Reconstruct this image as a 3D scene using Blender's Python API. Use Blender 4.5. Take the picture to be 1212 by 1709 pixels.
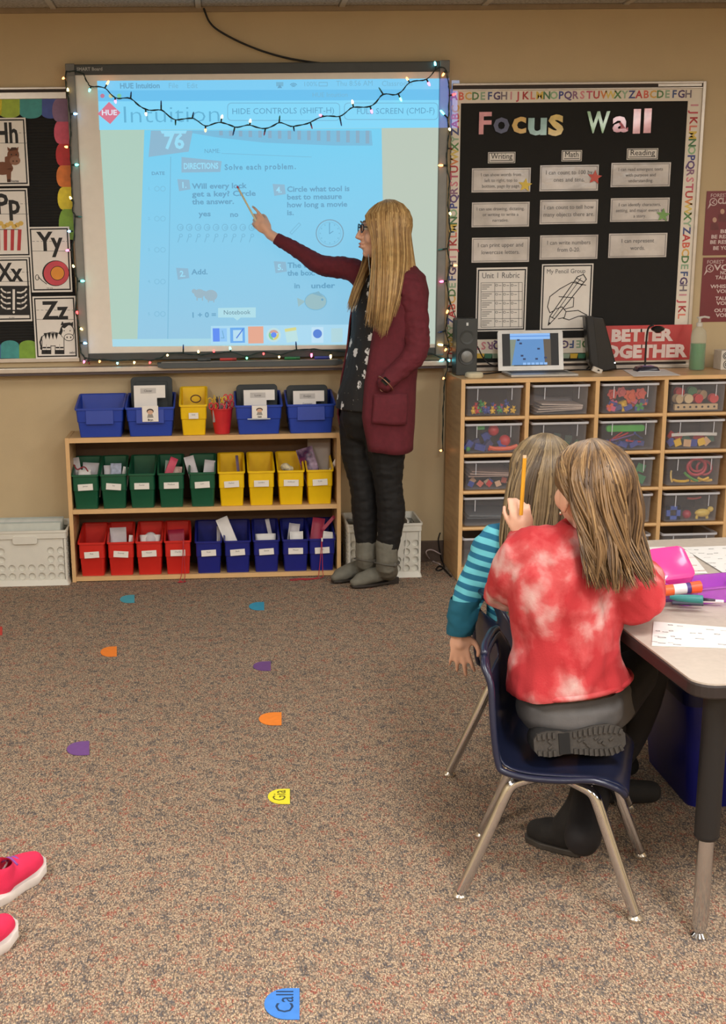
import bpy, bmesh, math, random
from mathutils import Vector, Matrix, noise
random.seed(7)
S = bpy.context.scene
COL = S.collection
for o in list(bpy.data.objects): bpy.data.objects.remove(o)

# ------------------------------------------------------------ camera
W, H = 1212, 1709
FPX, CX, CY = 2114.35269, 455.09366, 949.99325
YAW, PIT, ROL, CH, CD = 0.03858, 0.24105, -0.01497, 1.40385, 5.79305
def _axes():
    cy, sy, cp, sp, cr, sr = math.cos(YAW), math.sin(YAW), math.cos(PIT), math.sin(PIT), math.cos(ROL), math.sin(ROL)
    f = Vector((sy*cp, cy*cp, -sp)); r = Vector((cy, -sy, 0)); u = r.cross(f)
    return cr*r+sr*u, cr*u-sr*r, f
AR, AU, AF = _axes()
CAM = Vector((0, -CD, CH))
cd = bpy.data.cameras.new('camera'); co = bpy.data.objects.new('camera', cd); COL.objects.link(co)
co.matrix_world = Matrix(((AR.x, AU.x, -AF.x, CAM.x), (AR.y, AU.y, -AF.y, CAM.y), (AR.z, AU.z, -AF.z, CAM.z), (0, 0, 0, 1)))
cd.sensor_fit = 'HORIZONTAL'; cd.sensor_width = 36.0; cd.lens = FPX*36.0/W
cd.shift_x = (W/2-CX)/W; cd.shift_y = -(H/2-CY)/W
cd.clip_start = .05; cd.clip_end = 60
S.camera = co
# ------------------------------------------------------------ world, exposure, lights
S.view_settings.view_transform = 'Standard'; S.view_settings.look = 'None'
S.view_settings.exposure = 0.3; S.view_settings.gamma = 1.0; S.view_settings.use_curve_mapping = False
wd = bpy.data.worlds.new('world'); S.world = wd; wd.use_nodes = True
wd.node_tree.nodes['Background'].inputs[0].default_value = (.8, .85, 1, 1)
wd.node_tree.nodes['Background'].inputs[1].default_value = .3
LIGHT_POS = [(-1.5, -2.2), (1.0, -2.2), (3.2, -2.2), (-1.5, -4.6), (1.0, -4.6), (3.2, -4.6), (-1.5, -7.0), (1.0, -7.0), (3.2, -7.0)]
LIGHT_W = 20.0
for i, (x, y) in enumerate(LIGHT_POS):
    l = bpy.data.lights.new('troffer_lamp', 'AREA'); l.shape = 'RECTANGLE'; l.size = .5; l.size_y = 1.1
    l.energy = LIGHT_W*(.40 if y > -3 else (2.2 if y > -5 else 2.4)); l.color = (1.0, .98, .95)
    o = bpy.data.objects.new('troffer_lamp', l); o.location = (x, y, 2.415); COL.objects.link(o)

def ray(u, v): return AF + AR*((u-CX)/FPX) - AU*((v-CY)/FPX)
def P(u, v, y=0.0):
    d = ray(u, v); return CAM + d*((y-CAM.y)/d.y)
def PZ(u, v, z=0.0):
    d = ray(u, v); return CAM + d*((z-CAM.z)/d.z)
def ppm(p):            # pixels per metre at a point
    return FPX/((Vector(p)-CAM).dot(AF))

# ------------------------------------------------------------ materials
def lin(c):
    return tuple(((x/255)/12.92 if x/255 <= .04045 else ((x/255+.055)/1.055)**2.4) for x in c)
MATS = {}
def mat(name, rgb, rough=.6, metal=0, var=.06, scale=30, bump=0, bscale=200, emit=None, es=1, trans=0, alpha=1, spec=.5, coat=0):
    if name in MATS: return MATS[name]
    m = bpy.data.materials.new(name); m.use_nodes = True; nt = m.node_tree; n = nt.nodes; L = nt.links
    b = n['Principled BSDF']; c = lin(rgb)
    b.inputs['Roughness'].default_value = rough; b.inputs['Metallic'].default_value = metal
    b.inputs['Specular IOR Level'].default_value = spec
    b.inputs['Base Color'].default_value = (*c, 1)
    if coat: b.inputs['Coat Weight'].default_value = coat; b.inputs['Coat Roughness'].default_value = .08
    if var:
        tc = n.new('ShaderNodeTexCoord'); nz = n.new('ShaderNodeTexNoise'); nz.inputs['Scale'].default_value = scale; nz.inputs['Detail'].default_value = 4
        r = n.new('ShaderNodeValToRGB'); r.color_ramp.elements[0].position = .3; r.color_ramp.elements[1].position = .7
        r.color_ramp.elements[0].color = (*[max(0, x*(1-var)) for x in c], 1); r.color_ramp.elements[1].color = (*[min(1, x*(1+var)) for x in c], 1)
        L.new(tc.outputs['Object'], nz.inputs['Vector']); L.new(nz.outputs['Fac'], r.inputs[0]); L.new(r.outputs[0], b.inputs['Base Color'])
    if bump:
        tc2 = n.new('ShaderNodeTexCoord'); nb = n.new('ShaderNodeTexNoise'); nb.inputs['Scale'].default_value = bscale; nb.inputs['Detail'].default_value = 3
        bp = n.new('ShaderNodeBump'); bp.inputs['Strength'].default_value = bump; bp.inputs['Distance'].default_value = .002
        L.new(tc2.outputs['Object'], nb.inputs['Vector']); L.new(nb.outputs['Fac'], bp.inputs['Height']); L.new(bp.outputs[0], b.inputs['Normal'])
    if emit is not None:
        b.inputs['Emission Color'].default_value = (*lin(emit), 1); b.inputs['Emission Strength'].default_value = es
    if trans: b.inputs['Transmission Weight'].default_value = trans
    if alpha < 1: b.inputs['Alpha'].default_value = alpha
    MATS[name] = m; return m
def M(rgb, rough=.6, **k):
    return mat('c%02x%02x%02x_%d_%s' % (*rgb, int(rough*100), ''.join(sorted(str(v) for v in k.values()))), rgb, rough, **k)
def glow(rgb, s=.80, base=(5, 5, 5)):        # glowing colour: the laptop screen, and projector light painted on the board
    return mat('glow_%02x%02x%02x_%.1f' % (*rgb, s), base, .5, var=0, emit=rgb, es=s)
def spill(rgb, s=.5):                         # projector light on a surface, put in as an added glow
    nm = 'spill_%02x%02x%02x' % rgb
    if nm in MATS: return MATS[nm]
    m = bpy.data.materials.new(nm); m.use_nodes = True; nt = m.node_tree; nt.nodes.remove(nt.nodes['Principled BSDF'])
    t = nt.nodes.new('ShaderNodeBsdfTransparent'); e = nt.nodes.new('ShaderNodeEmission'); a = nt.nodes.new('ShaderNodeAddShader')
    e.inputs[0].default_value = (*lin(rgb), 1); e.inputs[1].default_value = s
    nt.links.new(t.outputs[0], a.inputs[0]); nt.links.new(e.outputs[0], a.inputs[1]); nt.links.new(a.outputs[0], nt.nodes['Material Output'].inputs[0])
    MATS[nm] = m; return m
def clearmat(name, rgb=(235, 238, 240), mix=.8, rough=.12):
    if name in MATS: return MATS[name]
    m = bpy.data.materials.new(name); m.use_nodes = True; nt = m.node_tree; b = nt.nodes['Principled BSDF']
    b.inputs['Base Color'].default_value = (*lin(rgb), 1); b.inputs['Roughness'].default_value = rough
    t = nt.nodes.new('ShaderNodeBsdfTransparent'); x = nt.nodes.new('ShaderNodeMixShader')
    fr = nt.nodes.new('ShaderNodeLayerWeight'); fr.inputs[0].default_value = .25
    mt = nt.nodes.new('ShaderNodeMath'); mt.operation = 'MULTIPLY_ADD'; mt.inputs[1].default_value = .35; mt.inputs[2].default_value = 1-mix
    nt.links.new(fr.outputs['Facing'], mt.inputs[0]); nt.links.new(mt.outputs[0], x.inputs[0])
    nt.links.new(t.outputs[0], x.inputs[1]); nt.links.new(b.outputs[0], x.inputs[2]); nt.links.new(x.outputs[0], nt.nodes['Material Output'].inputs[0])
    MATS[name] = m; return m
def ramp_mat(name, stops, scale, detail=3, rough=.8, coord='Object', bump=0, dist=0.0, stretch=(1, 1, 1), bd=.003):
    m = bpy.data.materials.new(name); m.use_nodes = True; nt = m.node_tree; n = nt.nodes; L = nt.links; b = n['Principled BSDF']
    tc = n.new('ShaderNodeTexCoord'); mp = n.new('ShaderNodeMapping'); mp.inputs['Scale'].default_value = stretch
    nz = n.new('ShaderNodeTexNoise'); nz.inputs['Scale'].default_value = scale; nz.inputs['Detail'].default_value = detail; nz.inputs['Distortion'].default_value = dist
    r = n.new('ShaderNodeValToRGB'); e = r.color_ramp.elements
    e[0].position, e[0].color = stops[0][0], (*lin(stops[0][1]), 1); e[1].position, e[1].color = stops[-1][0], (*lin(stops[-1][1]), 1)
    for p, c in stops[1:-1]:
        q = e.new(p); q.color = (*lin(c), 1)
    L.new(tc.outputs[coord], mp.inputs[0]); L.new(mp.outputs[0], nz.inputs['Vector']); L.new(nz.outputs['Fac'], r.inputs[0]); L.new(r.outputs[0], b.inputs['Base Color'])
    b.inputs['Roughness'].default_value = rough
    if bump:
        bp = n.new('ShaderNodeBump'); bp.inputs['Strength'].default_value = bump; bp.inputs['Distance'].default_value = bd
        L.new(nz.outputs['Fac'], bp.inputs['Height']); L.new(bp.outputs[0], b.inputs['Normal'])
    MATS[name] = m; return m

# ------------------------------------------------------------ mesh helpers
class MB:
    def __init__(s): s.v = []; s.f = []; s.m = []
    def add(s, vs, fs, mi=0):
        b = len(s.v); s.v += [tuple(x) for x in vs]
        for f in fs: s.f.append(tuple(i+b for i in f)); s.m.append(mi)
        return s
    def box(s, c, d, rot=None, mi=0):
        c = Vector(c); vs = []
        for z in (-.5, .5):
            for y in (-.5, .5):
                for x in (-.5, .5):
                    p = Vector((x*d[0], y*d[1], z*d[2]))
                    if rot is not None: p = rot @ p
                    vs.append(c+p)
        return s.add(vs, [(0, 2, 3, 1), (4, 5, 7, 6), (0, 1, 5, 4), (2, 6, 7, 3), (0, 4, 6, 2), (1, 3, 7, 5)], mi)
    def bb(s, lo, hi, mi=0):
        return s.box([(a+b)/2 for a, b in zip(lo, hi)], [abs(b-a) for a, b in zip(lo, hi)], None, mi)
    def prism(s, pts, d, mi=0):          # pts: 3D planar polygon, d: extrusion vector
        n = len(pts); d = Vector(d); a = [Vector(p) for p in pts]; b = [p+d for p in a]
        return s.add(a+b, [tuple(range(n))[::-1], tuple(range(n, 2*n))]+[(i, (i+1) % n, (i+1) % n+n, i+n) for i in range(n)], mi)
    def tube(s, pts, r, n=8, mi=0, cap=True, flat=None, up=None):
        pts = [Vector(p) for p in pts]; k = len(pts); rs = r if isinstance(r, (list, tuple)) else [r]*k
        t0 = (pts[1]-pts[0]).normalized(); u = Vector(up) if up else (Vector((0, 0, 1)) if abs(t0.z) < .9 else Vector((1, 0, 0)))
        b = len(s.v); side = None
        for i, p in enumerate(pts):
            t = (pts[min(i+1, k-1)]-pts[max(i-1, 0)])
            t = t.normalized() if t.length > 1e-9 else t0
            if side is None: side = t.cross(u).normalized()
            else:
                side = side - t*side.dot(t); side = side.normalized() if side.length > 1e-6 else t.orthogonal().normalized()
            w = side.cross(t)
            fl = 1 if flat is None else flat
            for j in range(n):
                a = 2*math.pi*j/n; s.v.append(tuple(p+side*(math.cos(a)*rs[i])+w*(math.sin(a)*rs[i]*fl)))
        for i in range(k-1):
            for j in range(n):
                s.f.append((b+i*n+j, b+i*n+(j+1) % n, b+(i+1)*n+(j+1) % n, b+(i+1)*n+j)); s.m.append(mi)
        if cap:
            s.f.append(tuple(b+j for j in range(n))[::-1]); s.m.append(mi); s.f.append(tuple(b+(k-1)*n+j for j in range(n))); s.m.append(mi)
        return s
    def lathe(s, c, prof, n=16, mi=0, axis=None):    # prof: (r, h) list
        c = Vector(c); b = len(s.v); k = len(prof)
        q = Vector((0, 0, 1)).rotation_difference(Vector(axis).normalized()) if axis else None
        for r, h in prof:
            for j in range(n):
                a = 2*math.pi*j/n; p = Vector((r*math.cos(a), r*math.sin(a), h))
                if q: p = q @ p
                s.v.append(tuple(c+p))
        for i in range(k-1):
            for j in range(n):
                s.f.append((b+i*n+j, b+i*n+(j+1) % n, b+(i+1)*n+(j+1) % n, b+(i+1)*n+j)); s.m.append(mi)
        s.f.append(tuple(b+j for j in range(n))[::-1]); s.m.append(mi); s.f.append(tuple(b+(k-1)*n+j for j in range(n))); s.m.append(mi)
        return s
    def ball(s, c, r, n=12, k=8, mi=0, rot=None):
        c = Vector(c); r = (r, r, r) if not isinstance(r, (tuple, list, Vector)) else r
        b = len(s.v)
        for i in range(1, k):
            th = math.pi*i/k
            for j in range(n):
                a = 2*math.pi*j/n; p = Vector((r[0]*math.sin(th)*math.cos(a), r[1]*math.sin(th)*math.sin(a), r[2]*math.cos(th)))
                if rot is not None: p = rot @ p
                s.v.append(tuple(c+p))
        for e in (1, -1):
            p = Vector((0, 0, e*r[2])); p = rot @ p if rot is not None else p; s.v.append(tuple(c+p))
        T = b+(k-1)*n; B = T+1
        for i in range(k-2):
            for j in range(n):
                s.f.append((b+i*n+j, b+(i+1)*n+j, b+(i+1)*n+(j+1) % n, b+i*n+(j+1) % n)); s.m.append(mi)
        for j in range(n):
            s.f.append((T, b+j, b+(j+1) % n)); s.m.append(mi)
            s.f.append((B, b+(k-2)*n+(j+1) % n, b+(k-2)*n+j)); s.m.append(mi)
        return s
    def loft(s, rings, mi=0, closed=True, cap=True):
        n = len(rings[0]); b = len(s.v)
        for r in rings: s.v += [tuple(p) for p in r]
        for i in range(len(rings)-1):
            for j in range(n if closed else n-1):
                s.f.append((b+i*n+j, b+i*n+(j+1) % n, b+(i+1)*n+(j+1) % n, b+(i+1)*n+j)); s.m.append(mi)
        if cap and closed:
            s.f.append(tuple(b+j for j in range(n))[::-1]); s.m.append(mi); s.f.append(tuple(b+(len(rings)-1)*n+j for j in range(n))); s.m.append(mi)
        return s
    def mesh(s, name, mats, smooth=False):
        me = bpy.data.meshes.new(name); me.from_pydata(s.v, [], s.f)
        if not isinstance(mats, (list, tuple)): mats = [mats]
        for m in mats: me.materials.append(m)
        if len(mats) > 1: me.polygons.foreach_set('material_index', s.m)
        if smooth: me.polygons.foreach_set('use_smooth', [True]*len(me.polygons))
        me.update(); return me
    def build(s, name, mats, parent=None, smooth=False, bevel=0, seg=2, solid=0, sub=0, auto=0, org=None):
        if org is not None:
            s.v = [(a-org[0], b-org[1], c-org[2]) for a, b, c in s.v]
        me = s.mesh(name, mats, smooth)
        bm = bmesh.new(); bm.from_mesh(me); bmesh.ops.recalc_face_normals(bm, faces=bm.faces)
        if bevel:
            ed = [e for e in bm.edges if len(e.link_faces) == 2 and e.calc_face_angle(0) > .5]
            bmesh.ops.bevel(bm, geom=ed, offset=bevel, segments=seg, profile=.5, affect='EDGES', clamp_overlap=True)
        bm.to_mesh(me); bm.free()
        o = bpy.data.objects.new(name, me); COL.objects.link(o)
        if org is not None: o.location = org
        if parent is not None: adopt(o, parent)
        if solid: md = o.modifiers.new('s', 'SOLIDIFY'); md.thickness = solid; md.offset = 0
        if sub: md = o.modifiers.new('u', 'SUBSURF'); md.levels = sub; md.render_levels = sub
        if smooth and auto:
            me.set_sharp_from_angle(angle=auto)
        return o
def wmat(p):
    m = Matrix.Translation(Vector(p.location)) @ p.rotation_euler.to_matrix().to_4x4()
    return wmat(p.parent) @ p.matrix_parent_inverse @ m if p.parent else m
def adopt(o, parent):          # a part built in room coordinates keeps its place under its thing
    o.parent = parent; o.matrix_parent_inverse = wmat(parent).inverted()
def tag(o, label=None, cat=None, group=None, kind=None):
    if label: o['label'] = label
    if cat: o['category'] = cat
    if group: o['group'] = group
    if kind: o['kind'] = kind
    return o
def thing(name, label, cat, loc=(0, 0, 0), group=None):
    o = bpy.data.objects.new(name, None); o.empty_display_size = .05; COL.objects.link(o); o.location = loc
    return tag(o, label, cat, group)
def copy_tree(src, loc=None, rz=None, label=None, group=None, parent=None):
    c = src.copy(); COL.objects.link(c)
    if parent is not None: c.parent = parent
    for ch in src.children: copy_tree(ch, parent=c)
    if loc is not None: c.location = loc
    if rz is not None: c.rotation_euler.z = rz
    if label: c['label'] = label
    if group: c['group'] = group
    return c
def rbox(mb, lo, hi, r, mi=0, axis='y', n=4):      # box with rounded corners seen along an axis
    ax = {'x': 0, 'y': 1, 'z': 2}[axis]; o = [i for i in range(3) if i != ax]
    a0, a1, b0, b1 = lo[o[0]], hi[o[0]], lo[o[1]], hi[o[1]]
    pts = []
    for cx, cy, st in ((a1-r, b1-r, 0), (a0+r, b1-r, 90), (a0+r, b0+r, 180), (a1-r, b0+r, 270)):
        for k in range(n+1):
            t = math.radians(st+90*k/n); p = [0, 0, 0]; p[o[0]] = cx+r*math.cos(t); p[o[1]] = cy+r*math.sin(t); p[ax] = lo[ax]; pts.append(p)
    d = [0, 0, 0]; d[ax] = hi[ax]-lo[ax]
    return mb.prism(pts, d, mi)
def cat_rom(pts, n):
    pts = [Vector(p) for p in pts]; q = [pts[0]*2-pts[1]]+pts+[pts[-1]*2-pts[-2]]; out = []
    for i in range(1, len(q)-2):
        a, b, c, d = q[i-1:i+3]
        for k in range(n):
            t = k/n; out.append(.5*((2*b)+(c-a)*t+(2*a-5*b+4*c-d)*t*t+(3*b-a-3*c+d)*t**3))
    out.append(pts[-1]); return out

# ------------------------------------------------------------ lettering: glyphs of the built-in font turned into flat meshes
GL = {}
def _glyphs():
    chars = "ABCDEFGHIJKLMNOPQRSTUVWXYZabcdefghijklmnopqrstuvwxyz0123456789.,:?-+=()%/'#|"
    def width(body, off):
        c = bpy.data.curves.new('t', 'FONT'); c.body = body; c.size = 1; c.offset = off; c.resolution_u = 2
        o = bpy.data.objects.new('t', c); COL.objects.link(o); return o
    tmp = []
    for wt, off in (('r', 0.0), ('b', .028), ('t', -.012), ('x', .055)):
        base = width('||', 0)
        for ch in chars:
            tmp.append((wt, ch, width(ch, off), width('|'+ch+'|', 0), base))
    bpy.context.view_layer.update(); dg = bpy.context.evaluated_depsgraph_get()
    for wt, ch, g, w, base in tmp:
        me = bpy.data.meshes.new_from_object(g.evaluated_get(dg))
        GL[wt, ch] = ([(v.co.x, v.co.y) for v in me.vertices], [tuple(p.vertices) for p in me.polygons], w.evaluated_get(dg).dimensions.x-base.evaluated_get(dg).dimensions.x)
        bpy.data.meshes.remove(me)
    for t in tmp:
        for o in t[2:]:
            try: bpy.data.objects.remove(o)
            except ReferenceError: pass
    for c in list(bpy.data.curves): bpy.data.curves.remove(c)
_glyphs()
CAPH = max(v[1] for v in GL['r', 'H'][0])
def text_w(s, wt='r', sp=1.0): return sum((GL[wt, c][2] if c != ' ' else .3)*sp for c in s)
def put_text(mb, s, org, ex, ez, capm, wt='r', mi=0, align='l', wfit=None, sp=1.0):
    """flat text: org baseline start, ex/ez unit vectors, capm cap height in metres, wfit total width in metres"""
    k = capm/CAPH; w = text_w(s, wt, sp); kx = k if wfit is None else wfit/w
    x = 0 if align == 'l' else (-w/2 if align == 'c' else -w)
    org = Vector(org); ex = Vector(ex); ez = Vector(ez)
    for c in s:
        if c == ' ': x += .3*sp; continue
        vs, fs, ad = GL[wt, c]
        mb.add([org+ex*((x+a)*kx)+ez*(b*k) for a, b in vs], fs, mi); x += ad*sp
    return mb
EX = Vector((1, 0, 0)); EZ = Vector((0, 0, 1))
class Flat:
    """artwork printed or lying in a plane parallel to the wall, laid out from the photograph's pixels"""
    def __init__(s, y): s.y = y; s.mb = MB(); s.mats = []; s.n = 0
    def mi(s, m):
        if m not in s.mats: s.mats.append(m)
        return s.mats.index(m)
    def lay(s, lv): return s.y-lv*.00035
    def poly(s, pts, m, lv=0):
        s.mb.add([P(u, v, s.lay(lv)) for u, v in pts], [tuple(range(len(pts)))], s.mi(m)); return s
    def rect(s, u0, v0, u1, v1, m, lv=0):       # edges upright and level in the room
        a = P(u0, v0, s.lay(lv)); b = P(u1, v1, s.lay(lv))
        s.mb.add([(a.x, a.y, b.z), (b.x, a.y, b.z), (b.x, a.y, a.z), (a.x, a.y, a.z)], [(0, 1, 2, 3)], s.mi(m)); return s
    def frame(s, u0, v0, u1, v1, t, m, lv=0):
        y = s.lay(lv); a = P(u0, v0, y); b = P(u1, v1, y); t = t/ppm(a)
        o = [(a.x, y, a.z), (b.x, y, a.z), (b.x, y, b.z), (a.x, y, b.z)]; i = [(a.x+t, y, a.z-t), (b.x-t, y, a.z-t), (b.x-t, y, b.z+t), (a.x+t, y, b.z+t)]
        s.mb.add(o+i, [(0, 1, 5, 4), (1, 2, 6, 5), (2, 3, 7, 6), (3, 0, 4, 7)], s.mi(m)); return s
    def disc(s, u, v, ru, rv, m, lv=0, n=20, a0=0, a1=360):
        full = a1-a0 >= 360
        pts = [(u+ru*math.cos(math.radians(a0+(a1-a0)*i/(n if full else n-1))), v-rv*math.sin(math.radians(a0+(a1-a0)*i/(n if full else n-1)))) for i in range(n)]
        return s.poly(pts, m, lv)
    def ring(s, u, v, r, t, m, lv=0, n=24, rv=None):
        rv = rv or r; y = s.lay(lv); vs = []
        for i in range(n):
            a = 2*math.pi*i/n
            vs.append(P(u+r*math.cos(a), v+rv*math.sin(a), y)); vs.append(P(u+(r-t)*math.cos(a), v+(rv-t)*math.sin(a), y))
        s.mb.add(vs, [(2*i, 2*((i+1) % n), 2*((i+1) % n)+1, 2*i+1) for i in range(n)], s.mi(m)); return s
    def line(s, pts, t, m, lv=0):
        y = s.lay(lv); q = [P(u, v, y) for u, v in pts]; t = t/ppm(q[0])/2
        for a, b in zip(q[:-1], q[1:]):
            d = (b-a); d = d.normalized() if d.length else EX; nn = Vector((-d.z, 0, d.x))*t
            a = a-d*t*.6; b = b+d*t*.6
            s.mb.add([a-nn, b-nn, b+nn, a+nn], [(0, 1, 2, 3)], s.mi(m))
        return s
    def text(s, t, u, v, cap, m, lv=0, wt='r', align='l', w=None, sp=1.0):
        p = P(u, v, s.lay(lv)); k = ppm(p)
        put_text(s.mb, t, p, EX, EZ, cap/k, wt, s.mi(m), align, None if w is None else w/k, sp); return s
    def build(s, name, parent=None, org=None):
        return s.mb.build(name, s.mats, parent, org=org)
# ============================================================ THE SETTING
X0, X1, Y1, ZC = -2.6, 4.6, -8.6, 2.44
def carpet():
    m = bpy.data.materials.new('carpet'); m.use_nodes = True; nt = m.node_tree; n = nt.nodes; L = nt.links; b = n['Principled BSDF']
    tc = n.new('ShaderNodeTexCoord'); mp = n.new('ShaderNodeMapping'); mp.inputs['Scale'].default_value = (330, 150, 1)
    nz0 = n.new('ShaderNodeTexNoise'); nz0.inputs['Scale'].default_value = 60; nz0.inputs['Detail'].default_value = 2
    ad = n.new('ShaderNodeMixRGB'); ad.blend_type = 'ADD'; ad.inputs[0].default_value = 1.0
    vo = n.new('ShaderNodeTexVoronoi'); vo.inputs['Scale'].default_value = 1; vo.feature = 'F1'; vo.inputs['Randomness'].default_value = .9
    sp = n.new('ShaderNodeSeparateColor'); r = n.new('ShaderNodeValToRGB'); r.color_ramp.interpolation = 'CONSTANT'
    cols = [(0, (116, 112, 116)), (.12, (142, 134, 128)), (.26, (170, 154, 142)), (.38, (132, 114, 106)), (.48, (212, 192, 172)), (.60, (186, 164, 146)), (.72, (222, 200, 172)), (.82, (162, 140, 128)), (.92, (206, 150, 130)), (.985, (176, 112, 102))]
    e = r.color_ramp.elements; e[0].position = 0; e[0].color = (*lin(cols[0][1]), 1); e[1].position = cols[-1][0]; e[1].color = (*lin(cols[-1][1]), 1)
    for p, c in cols[1:-1]: q = e.new(p); q.color = (*lin(c), 1)
    L.new(tc.outputs['Object'], mp.inputs[0]); L.new(tc.outputs['Object'], nz0.inputs['Vector']); L.new(mp.outputs[0], ad.inputs[1]); L.new(nz0.outputs['Color'], ad.inputs[2]); L.new(ad.outputs[0], vo.inputs['Vector'])
    L.new(vo.outputs['Color'], sp.inputs[0])
    # yarn colour drifts in patches; gaps between the loops are darker
    nz = n.new('ShaderNodeTexNoise'); nz.inputs['Scale'].default_value = 24; nz.inputs['Detail'].default_value = 4; nz.inputs['Roughness'].default_value = .65
    L.new(tc.outputs['Object'], nz.inputs['Vector'])
    m1 = n.new('ShaderNodeMath'); m1.operation = 'MULTIPLY_ADD'; m1.inputs[1].default_value = 1.9; m1.inputs[2].default_value = -.80
    m2 = n.new('ShaderNodeMath'); m2.operation = 'MULTIPLY_ADD'; m2.inputs[1].default_value = .78
    L.new(nz.outputs['Fac'], m1.inputs[0]); L.new(sp.outputs[0], m2.inputs[0]); L.new(m1.outputs[0], m2.inputs[2]); L.new(m2.outputs[0], r.inputs[0])
    r2 = n.new('ShaderNodeValToRGB'); r2.color_ramp.elements[0].position = .25; r2.color_ramp.elements[0].color = (.86, .82, .75, 1); r2.color_ramp.elements[1].position = .75; r2.color_ramp.elements[1].color = (.41, .385, .35, 1)
    mx = n.new('ShaderNodeMixRGB'); mx.blend_type = 'MULTIPLY'; mx.inputs[0].default_value = 1
    L.new(vo.outputs['Distance'], r2.inputs[0]); L.new(r.outputs[0], mx.inputs[1]); L.new(r2.outputs[0], mx.inputs[2]); L.new(mx.outputs[0], b.inputs['Base Color'])
    bp = n.new('ShaderNodeBump'); bp.inputs['Strength'].default_value = .8; bp.inputs['Distance'].default_value = .003; L.new(vo.outputs['Distance'], bp.inputs['Height']); bp.invert = True
    L.new(bp.outputs[0], b.inputs['Normal']); b.inputs['Roughness'].default_value = .95; b.inputs['Specular IOR Level'].default_value = .1
    return m
MB().bb((X0-.1, Y1-.1, -.06), (X1+.1, .1, 0)).build('floor', carpet())['kind'] = 'structure'
WALL = mat('wall_paint', (198, 178, 142), .75, var=.03, scale=6, bump=.25, bscale=260)
MB().bb((X0-.1, 0, 0), (X1+.1, .1, ZC+.1)).build('wall_front', WALL)['kind'] = 'structure'
MB().bb((X0-.1, Y1, 0), (X0, 0, ZC+.1)).build('wall_left', WALL)['kind'] = 'structure'
MB().bb((X1, Y1, 0), (X1+.1, 0, ZC+.1)).build('wall_right', WALL)['kind'] = 'structure'
MB().bb((X0-.1, Y1-.1, 0), (X1+.1, Y1, ZC+.1)).build('wall_rear', WALL)['kind'] = 'structure'
MB().bb((X0, -.012, 0), (X1, 0, .10)).build('baseboard_front', mat('vinyl_base', (84, 68, 58), .6), bevel=.003)['kind'] = 'structure'
TILE = ramp_mat('ceiling_tile', [(.35, (150, 146, 138)), (.6, (196, 194, 188))], 90, 5, .95, bump=.3)
TBAR = mat('ceiling_grid', (196, 190, 178), .5, var=.02)
ceil = MB().bb((X0-.1, Y1-.1, ZC+.02), (X1+.1, .1, ZC+.08)).build('ceiling', TILE); ceil['kind'] = 'structure'
tx0 = -.666
xs = [tx0+.61*k for k in range(-4, 10)]
ys = [-.0, -1.22, -2.44, -3.66, -4.88, -6.1, -7.32, -8.54]
tm = None
skip = {(round(x, 2), round(y, 2)) for x, y in LIGHT_POS}
for i in range(len(xs)-1):
    for j in range(len(ys)-1):
        a, b2 = xs[i]+.014, xs[i+1]-.014; c, d = ys[j+1]+.014, ys[j]-.014
        if tm is None:
            tm = MB(); tm.bb((-.291, -.596, 0), (.291, .596, .02)); o = tm.build('ceiling_tile', TILE, bevel=.004); tmo = o
        else: o = tmo.copy(); COL.objects.link(o)
        o.location = ((a+b2)/2, (c+d)/2, ZC); o.parent = ceil
for x in xs:
    MB().bb((x-.012, Y1, ZC-.006), (x+.012, 0, ZC+.012)).build('ceiling_bar', TBAR, ceil)
for y in ys[1:]:
    MB().bb((X0, y-.012, ZC-.005), (X1, y+.012, ZC+.011)).build('ceiling_bar', TBAR, ceil)
MB().bb((X0, -.014, ZC-.02), (X1, 0, ZC-.0005)).build('trim_1', mat('wall_angle', (150, 132, 108), .6), ceil)
for i, (x, y) in enumerate(LIGHT_POS):
    t = thing('ceiling_light', 'recessed fluorescent ceiling light behind the photographed part of the room', 'ceiling light', (x, y, ZC-.02), 'ceiling lights out of frame')
    MB().bb((x-.3, y-.6, ZC-.018), (x-.26, y+.6, ZC-.006)).bb((x+.26, y-.6, ZC-.018), (x+.3, y+.6, ZC-.006)).bb((x-.3, y-.6, ZC-.018), (x+.3, y-.56, ZC-.006)).bb((x-.3, y+.56, ZC-.018), (x+.3, y+.6, ZC-.006)).build('light_frame', TBAR, t)
    MB().bb((x-.26, y-.56, ZC-.016), (x+.26, y+.56, ZC-.007)).build('diffuser', mat('diffuser', (240, 240, 235), .4, emit=(255, 245, 225), es=2.5), t)

# ------------------------------------------------------------ materials shared
ALU = mat('brushed_aluminium', (200, 192, 182), .35, .6, var=.05)
GREYF = mat('whiteboard_grey_frame', (128, 128, 124), .45, .2)
DARKF = mat('whiteboard_dark_bar', (66, 70, 70), .5)
BLACKC = mat('black_board_fabric', (27, 27, 27), .9, bump=.3, bscale=400)
WHITEP = mat('white_paper', (236, 232, 226), .6, var=.02)
LAMI = mat('laminated_paper', (206, 202, 200), .16, var=.22, scale=9, bump=.9, bscale=14, coat=.8)
INK = mat('black_ink', (22, 22, 24), .6, var=0)
GREYINK = mat('grey_ink', (105, 105, 108), .6, var=0)
MAPLE = ramp_mat('maple_laminate', [(.3, (190, 150, 104)), (.5, (206, 168, 120)), (.7, (214, 180, 134))], 6, 4, .4, stretch=(1, 1, 8), bump=.02)
MAPLEH = ramp_mat('maple_laminate_flat', [(.3, (190, 150, 104)), (.5, (206, 168, 120)), (.7, (214, 180, 134))], 5, 4, .35, stretch=(1, 9, 9), bump=.02)
EDGE = mat('maple_edge', (218, 178, 126), .45, var=.06, scale=12)
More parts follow.
